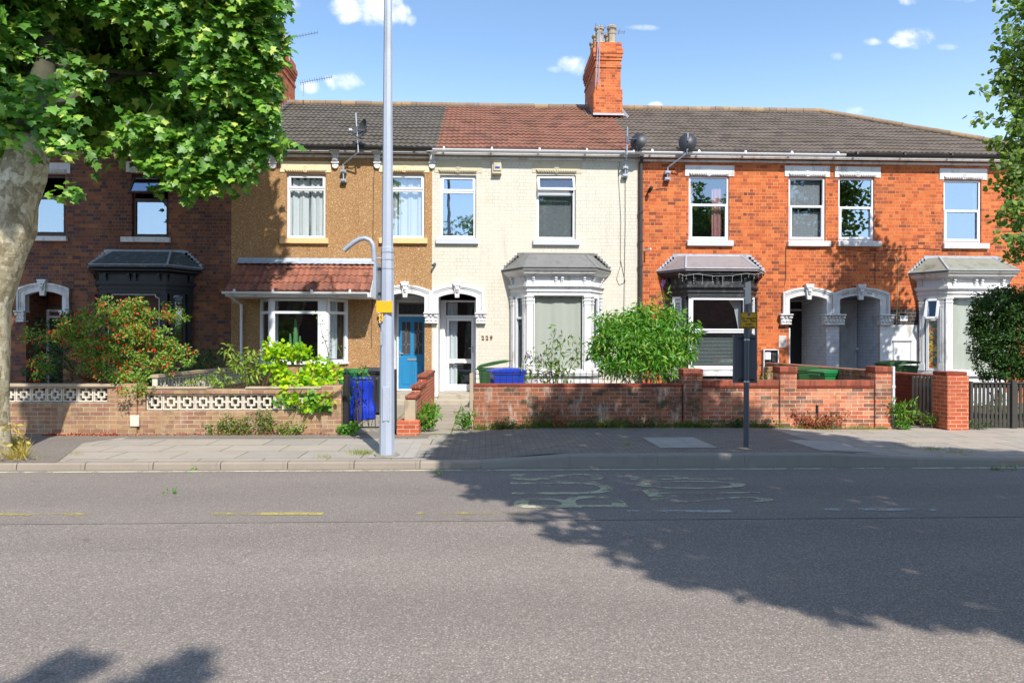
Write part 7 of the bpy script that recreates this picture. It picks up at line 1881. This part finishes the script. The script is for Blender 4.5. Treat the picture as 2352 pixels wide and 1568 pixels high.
shrub('bamboo', 'feathery pale green bamboo clump between the dark shrub and yellow bush', [(540, 830, 35, 30, .1), (570, 850, 30, 30, 0), (520, 865, 30, 22, 0), (590, 825, 16, 20, 0)], 'lance', 'leaf_bamboo', 14.0, size=.12, density=420, droop=-.6)
shrub('yellow_bush', 'bright yellow-green leafy bush trailing over the screen-block wall',
      [(635, 815, 32, 26, 0), (690, 820, 35, 25, 0), (640, 855, 42, 30, -.1), (700, 860, 48, 30, -.2), (745, 850, 32, 26, 0), (670, 895, 38, 22, -.55), (715, 890, 40, 20, -.5), (620, 800, 16, 18, .1), (728, 825, 16, 16, .1), (662, 920, 24, 14, -1.45), (700, 918, 26, 18, -1.5), (735, 922, 16, 14, -1.5), (655, 895, 26, 18, -1.3), (740, 890, 26, 16, -1.2), (640, 800, 22, 20, 0), (680, 800, 18, 18, 0), (765, 870, 16, 20, -.6)],
      'round', 'leaf_yellow', 13.75, size=.085, density=620, base=690)
t = plant('ivy', 'pale green trailing shoot hanging down over the screen blocks', 'climber', tuple(P(715, 900, YWL-.1)))
foliage('leaves', 'leaf_bright', [cluster('plane', P(712+6*k*.6, 897+k*7, YWL-.1), (.07, .05, .05), 5, .10, .2, -.8) for k in range(7)]+[cluster('plane', P(740+5*k, 930+k*3, YWL-.1), (.09, .05, .05), 7, .08, .2, -.8) for k in range(3)]+[cluster('plane', P(640+14*k, 918+k*5, YWL-.08), (.1, .05, .08), 9, .08, .2, -.6) for k in range(4)], t)
m = MB(); pts = [(768, 905), (760, 850), (752, 800), (738, 760), (733, 718)]
cl = plant('rose_climber', 'thin climbing rose stem arching up in front of the white bay window', 'climber', tuple(P(768, 905, 14.2)))
pp = [P(a, b, 14.2) for a, b in pts]; m.tube(pp, [.012, .01, .008, .006, .003], 5); m.tube([pp[2], P(775, 790, 14.2), P(790, 830, 14.2)], .006, 5); m.build('stems', 'stem_green', cl)
foliage('leaves', 'leaf_weed', [cluster('oval', P(a+rc.uniform(-9, 9), b+rc.uniform(-8, 8), 14.2+rc.uniform(-.1, .1)), (.09, .06, .06), 7, .055) for a, b in ((733, 720), (738, 740), (742, 760), (748, 775), (752, 790), (756, 805), (752, 825), (758, 840), (766, 855), (775, 795), (785, 820), (792, 835), (760, 870))], cl)
shrub('climbing_shrub', 'light straggling shrub leaning over the green and blue bins', [(815, 855, 22, 18, 0), (828, 838, 14, 12, 0), (800, 880, 16, 20, 0), (842, 868, 12, 12, 0)], 'oval', 'leaf_weed', 13.9, size=.05, density=620)
shrub('buddleia', 'big leafy green buddleia beside the drainpipe, in front of the cream wall',
      [(1450, 740, 45, 28, .2), (1400, 770, 38, 34, 0), (1460, 790, 60, 42, -.2), (1520, 770, 50, 38, 0), (1430, 835, 55, 32, -.3), (1510, 830, 60, 34, -.3), (1560, 800, 30, 40, 0), (1540, 725, 26, 20, .2), (1480, 720, 28, 20, .2), (1390, 735, 18, 16, .1), (1590, 760, 18, 20, 0), (1380, 800, 20, 24, 0)],
      'lance', 'leaf_bright', 15.2, size=.125, density=1700, droop=-.5, base=1490)
fl = plant('buddleia', 'tall flowering buddleia stalk with purple spikes beside the black bay', 'shrub', (P(1530, 900, 15.6).x, 15.6, .13)); m = MB()
pp = [P(1545, 820, 15.6), P(1535, 740, 15.6), P(1525, 690, 15.6), P(1521, 655, 15.6)]; m.tube(pp, [.015, .012, .008, .004], 5); m.build('stems', 'stem_green', fl)
foliage('leaves', 'leaf_weed', [cluster('lance', P(a, b, 15.6), (.13, .1, .12), 11, .15, .4, -.4) for a, b in ((1528, 675), (1522, 690), (1530, 705), (1538, 720), (1526, 735), (1540, 745), (1560, 730), (1570, 760), (1556, 770), (1545, 790))], fl)
def spikes(t, lst, Y, s=.2): 
    A = []
    for (a, b, dx, dz) in lst:
        c = np.array(P(a, b, Y)); n = 16; k = np.linspace(0, 1, n); d_ = np.array([dx, -.1, dz]); pos = c[None]+k[:, None]*d_*s+rv(n)*.018*(1.2-k)[:, None]
        A.append(leaf_arrays('spike', pos, rv(n)+d_*1.2, rv(n), np.full(n, .045)*(1.3-k*.7)))
    foliage('flowers', 'flower_purple', A, t)
spikes(fl, [(1519, 665, .15, 1), (1519, 660, .4, .8), (1511, 693, .6, -.2), (1522, 708, -.3, -.9), (1546, 716, .7, .1), (1566, 768, .5, -.3)], 15.5)
sb = plant('buddleia', 'small buddleia with two purple spikes behind the hooped railing', 'shrub', (P(1280, 900, 14.6).x, 14.6, .13)); m = MB(); A = []
for (a, b) in ((1216, 810), (1240, 815), (1262, 790), (1278, 755), (1300, 770), (1318, 800), (1335, 790), (1200, 840), (1285, 820)):
    e = P(a, b, 14.6+rc.uniform(-.2, .2)); pp = limb(m, P(1280, 900, 14.6), e, .01, .003, .1, 6, a)
    for q in pp[2:]: A.append(cluster('lance', q, (.12, .08, .1), 9, .12, .4, -.5))
m.build('stems', 'stem_green', sb); foliage('leaves', 'leaf_weed', A, sb); spikes(sb, [(1218, 822, -.5, .7), (1240, 832, -.35, .8), (1232, 870, .2, -.8), (1262, 860, -.2, .6)], 14.4, .18)
shrub('weed_clump', 'upright leafy weeds at the foot of the white bay beside the blue bin', [(1190, 850, 12, 22, 0), (1200, 865, 18, 12, 0)], 'lance', 'leaf_bright', 15.5, size=.1, density=500, group='weeds along the garden walls')
shrub('hedge', 'large dark green privet hedge before the last white bay',
      [(2290, 720, 60, 50, 0), (2320, 780, 75, 60, -.1), (2270, 780, 42, 55, .1), (2300, 840, 65, 40, 0), (2350, 720, 60, 60, .1), (2260, 700, 26, 30, 0), (2300, 672, 34, 16, 0), (2360, 850, 60, 40, 0), (2245, 745, 24, 40, .1), (2320, 690, 40, 30, .1)],
      'oval', 'leaf_hedge', 14.4, size=.055, density=3000, cat='hedge')
shrub('trailing_stems', 'tangle of bare stems and dark leaves behind the picket fence', [(2270, 920, 40, 30, 0), (2320, 930, 40, 40, 0)], 'lance', 'leaf_weed', 13.9, size=.09, density=180)
shrub('yellow_flowers', 'small yellow flowering plant below the open meter box', [(1755, 862, 16, 9, 0)], 'lance', 'leaf_bamboo', 14.6, size=.06, density=900, flower=('flower_yellow', .9, 'oval', .04, 6, .6))
# pampas-like dry leaves hanging before the fuchsia
dl = plant('dry_plant', 'straw-coloured dry sword leaves arching out of the fuchsia bush', 'plant', tuple(P(195, 880, 13.3))); A = []
for k in range(46):
    a = rc.uniform(2.2, 3.7) if k % 3 else rc.uniform(.2, 1.2); c = np.array(P(205+rc.uniform(-14, 14), 876, 13.3)); A.append(leaf_arrays('blade', c[None], np.array([[math.cos(a)*1.2, -.4, abs(math.sin(a))+.25]]), np.array([[0, .3, 1.]]), np.array([rc.uniform(.35, .62)])))
foliage('leaves', 'leaf_dry', A, dl)

# ---------------- weeds at the wall foot and in joints
WG = 'weeds along the garden walls'
def weed(label, pxl, pyb, w, h, Y, leaf='oval', mat='leaf_weed', size=.045, n=None, name='weed'):
    c = P(pxl, pyb, Y); t = plant(name, label, 'weed', (c.x, Y, max(.1, c.z)), WG); W, Hh = w/FPX*Y, h/FPX*Y; m = MB(); A = []
    k = n or max(3, int(w/7))
    for i in range(k):
        e = Vector((c.x+(i/(max(1, k-1))-.5)*W*1.6+rc.uniform(-.03, .03), Y-.06+rc.uniform(-.06, .04), c.z+Hh*rc.uniform(.5, 1))); pp = limb(m, (c.x+(e.x-c.x)*.4, Y, c.z-.03), e, .005, .002, .1, 5, i)
        for q in pp[1:]: A.append(cluster(leaf, q, (.05, .04, .04), 6, size, .5, -.2))
    m.build('stems', 'stem_brown', t); foliage('leaves', mat, A, t); return t
yw = YWL-.05
weed('sparse weed stalks left of the leafy weeds on the buff wall', 490, 995, 22, 38, yw); weed('tall reddish weed stalk at the buff brick wall', 515, 995, 16, 52, yw, mat='leaf_fuchsia')
weed('bushy green weed, widest on the buff brick wall', 552, 997, 44, 46, yw, n=10); weed('tall dense weed against the buff brick wall', 610, 997, 26, 60, yw, n=9)
weed('low sprawling weed below the trailing bush', 668, 998, 46, 34, yw, mat='leaf_fuchsia', n=9)
weed('small round-leaved weed at the foot of the gate post', 800, 996, 26, 26, yw, 'round', 'leaf_bright', .06, 6)
weed('bright green nettles beside the dividing wall path', 982, 980, 34, 46, YWL+.25, 'oval', 'leaf_bright', .065, 12); weed('nettles further up the path by the dividing wall', 985, 950, 20, 26, YWL+1.2, 'oval', 'leaf_bright', .065, 6)
weed('fern-like weeds at the concrete gate post', 1068, 980, 26, 40, YWR-.25, 'lance', 'leaf_bright', .08, 8)
weed('red-tinged creeper on the sunlit pier wall', 1878, 988, 80, 50, YWR-.06, 'oval', 'leaf_red', .05, 16)
weed('tall bright weeds at the flaking white post', 2072, 988, 34, 78, YWR-.1, 'lance', 'leaf_bright', .085, 13)
weed('blue-green weed at the foot of the wooden gate', 2130, 972, 28, 28, YWR+.1, 'oval', 'leaf_weed', .05, 7)
weed('dark weeds growing under the picket fence', 2240, 985, 40, 18, YWR-.1, 'oval', 'leaf_dark', .04, 6)
weed('dark leafy weed behind the bus stop pole', 1694, 985, 16, 36, YWR-.06, 'oval', 'leaf_dark', .045, 6)
for i_, (a, w_, h_, mt_, lb) in enumerate(((1160, 34, 30, 'leaf_dark', 'dark low weeds near the left end of the mossy wall'), (1235, 40, 46, 'leaf_weed', 'straggly green weed on the mossy wall below the small buddleia'), (1275, 50, 56, 'leaf_red', 'dark reddish weed, tallest on the mossy wall'), (1375, 44, 34, 'leaf_weed', 'thin weed at the middle of the mossy wall'), (1470, 50, 36, 'leaf_dark', 'dark weeds on the mossy wall below the big buddleia'), (1610, 40, 28, 'leaf_weed', 'low weeds at the foot of the leftmost pier'), (1755, 46, 26, 'leaf_weed', 'low weeds on the pier wall right of the bus stop'))):
    weed(lb, a, 988, w_, h_, YWR-.05, 'oval', mt_, .04, 8)
for (a, w) in ((1125, 50), (1180, 60), (1265, 70), (1350, 60), (1430, 60), (1515, 60), (1590, 40), (1650, 60), (1740, 50), (1800, 40), (1960, 60)):
    pass
A = []                                        # continuous fringe of dry grasses and moss below the mossy wall
for i in range(2600):
    a = rc.uniform(1092, 2040); hgt = .03+.09*abs(math.sin(a*.021)+.5*math.sin(a*.057))*(1 if a < 1700 else .5)*rc.random()
    c = P(a, 985, YWR-.03); A.append(leaf_arrays('blade', np.array([[c.x, YWR-.04-.05*rc.random(), zp(c.x, YWR)]]), np.array([[rc.uniform(-.5, .5), rc.uniform(-.4, .1), 1.0]]), np.array([[0, -1., .2]]), np.array([hgt+.03])))
for i in range(260):
    a = rc.uniform(1092, 1700); c = P(a, 985, YWR-.03); A.append(cluster('oval', (c.x, YWR-.05, zp(c.x, YWR)+rc.random()*.12), (.05, .03, .05), 6, .03))
o = foliage('wall_foot_weeds', 'leaf_weed', A); o['kind'] = 'stuff'; o['label'] = 'thin grasses and weeds along the foot of the red brick walls'
A = []
for i in range(900):
    a = rc.uniform(100, 275) if i < 560 else rc.uniform(280, 760); c = P(a, 998, YWL-.05); A.append(leaf_arrays('oval', np.array([[c.x, YWL-.03-abs(rc.gauss(0, .05)), .112+rc.random()*.03]]), rv(1)+0.01, np.array([[rc.uniform(-.5, .5), rc.uniform(-.5, .5), 1.]]), np.array([rc.uniform(.02, .045)])))
o = foliage('leaf_litter', 'litter_red', A); o['kind'] = 'stuff'; o['label'] = 'red fallen petals and leaves along the buff wall'
A = []
def tuft(px_, py_, w, n, h, z=.1):
    for i in range(n):
        g = G(px_+rc.gauss(0, w/2), py_+rc.gauss(0, 2.0), z); A.append(leaf_arrays('blade', np.array([[g.x, g.y, zp(g.x, g.y)]]), np.array([[rc.uniform(-.7, .7), rc.uniform(-.5, .3), .8]]), np.array([[0, -1., .3]]), np.array([h*rc.uniform(.5, 1.2)])))
for q in ((745, 1050, 22, 70, .05), (830, 1042, 34, 160, .08), (175, 1042, 20, 60, .05), (90, 1052, 30, 60, .05), (430, 997, 14, 50, .06), (520, 1000, 40, 60, .05), (1440, 1032, 9, 60, .05), (2140, 1032, 30, 120, .06), (2200, 1040, 40, 120, .06), (2080, 1022, 30, 60, .05), (1910, 990, 70, 120, .05), (1000, 1003, 40, 90, .05), (960, 990, 30, 80, .06), (1040, 990, 20, 60, .05), (2010, 988, 30, 90, .05), (700, 1012, 60, 30, .03), (560, 1013, 60, 30, .03), (640, 1042, 60, 24, .03), (860, 985, 40, 60, .05), (1008, 940, 18, 60, .06)): tuft(*q)
o = foliage('grass', 'grass_green', A); o['kind'] = 'stuff'; o['label'] = 'small grass tufts growing in the paving joints'
A = []
for i in range(900):
    g = G(rc.uniform(-60, 62), 1035+rc.uniform(-14, 22), .1)
    if (g.x-TX)**2+(g.y-TY)**2 < .16: continue
    A.append(leaf_arrays('blade', np.array([[g.x, g.y, .1]]), np.array([[rc.uniform(-.7, .9), rc.uniform(-.6, .2), .7]]), np.array([[0, -1., .3]]), np.array([rc.uniform(.1, .26)])))
for i in range(10): A.append(cluster('oval', P(rc.uniform(-20, 50), rc.uniform(975, 1030), TY-.45), (.07, .07, .06), 5, .07))
o = foliage('dry_grass', 'grass_dry', A); o['kind'] = 'stuff'; o['label'] = 'dry straw grass at the foot of the plane tree'
A = []
for (a, b) in ((452, 1079), (1255, 1073), (2280, 1078), (2300, 1080), (2330, 1079), (1010, 1090), (390, 1136)):
    g = G(a, b, 0); A.append(cluster('oval', (g.x, g.y, .03), (.06, .05, .02), 8, .06))
o = foliage('fallen_leaves', 'leaf_bright', A); o['kind'] = 'stuff'; o['label'] = 'a few green leaves lying along the kerb'
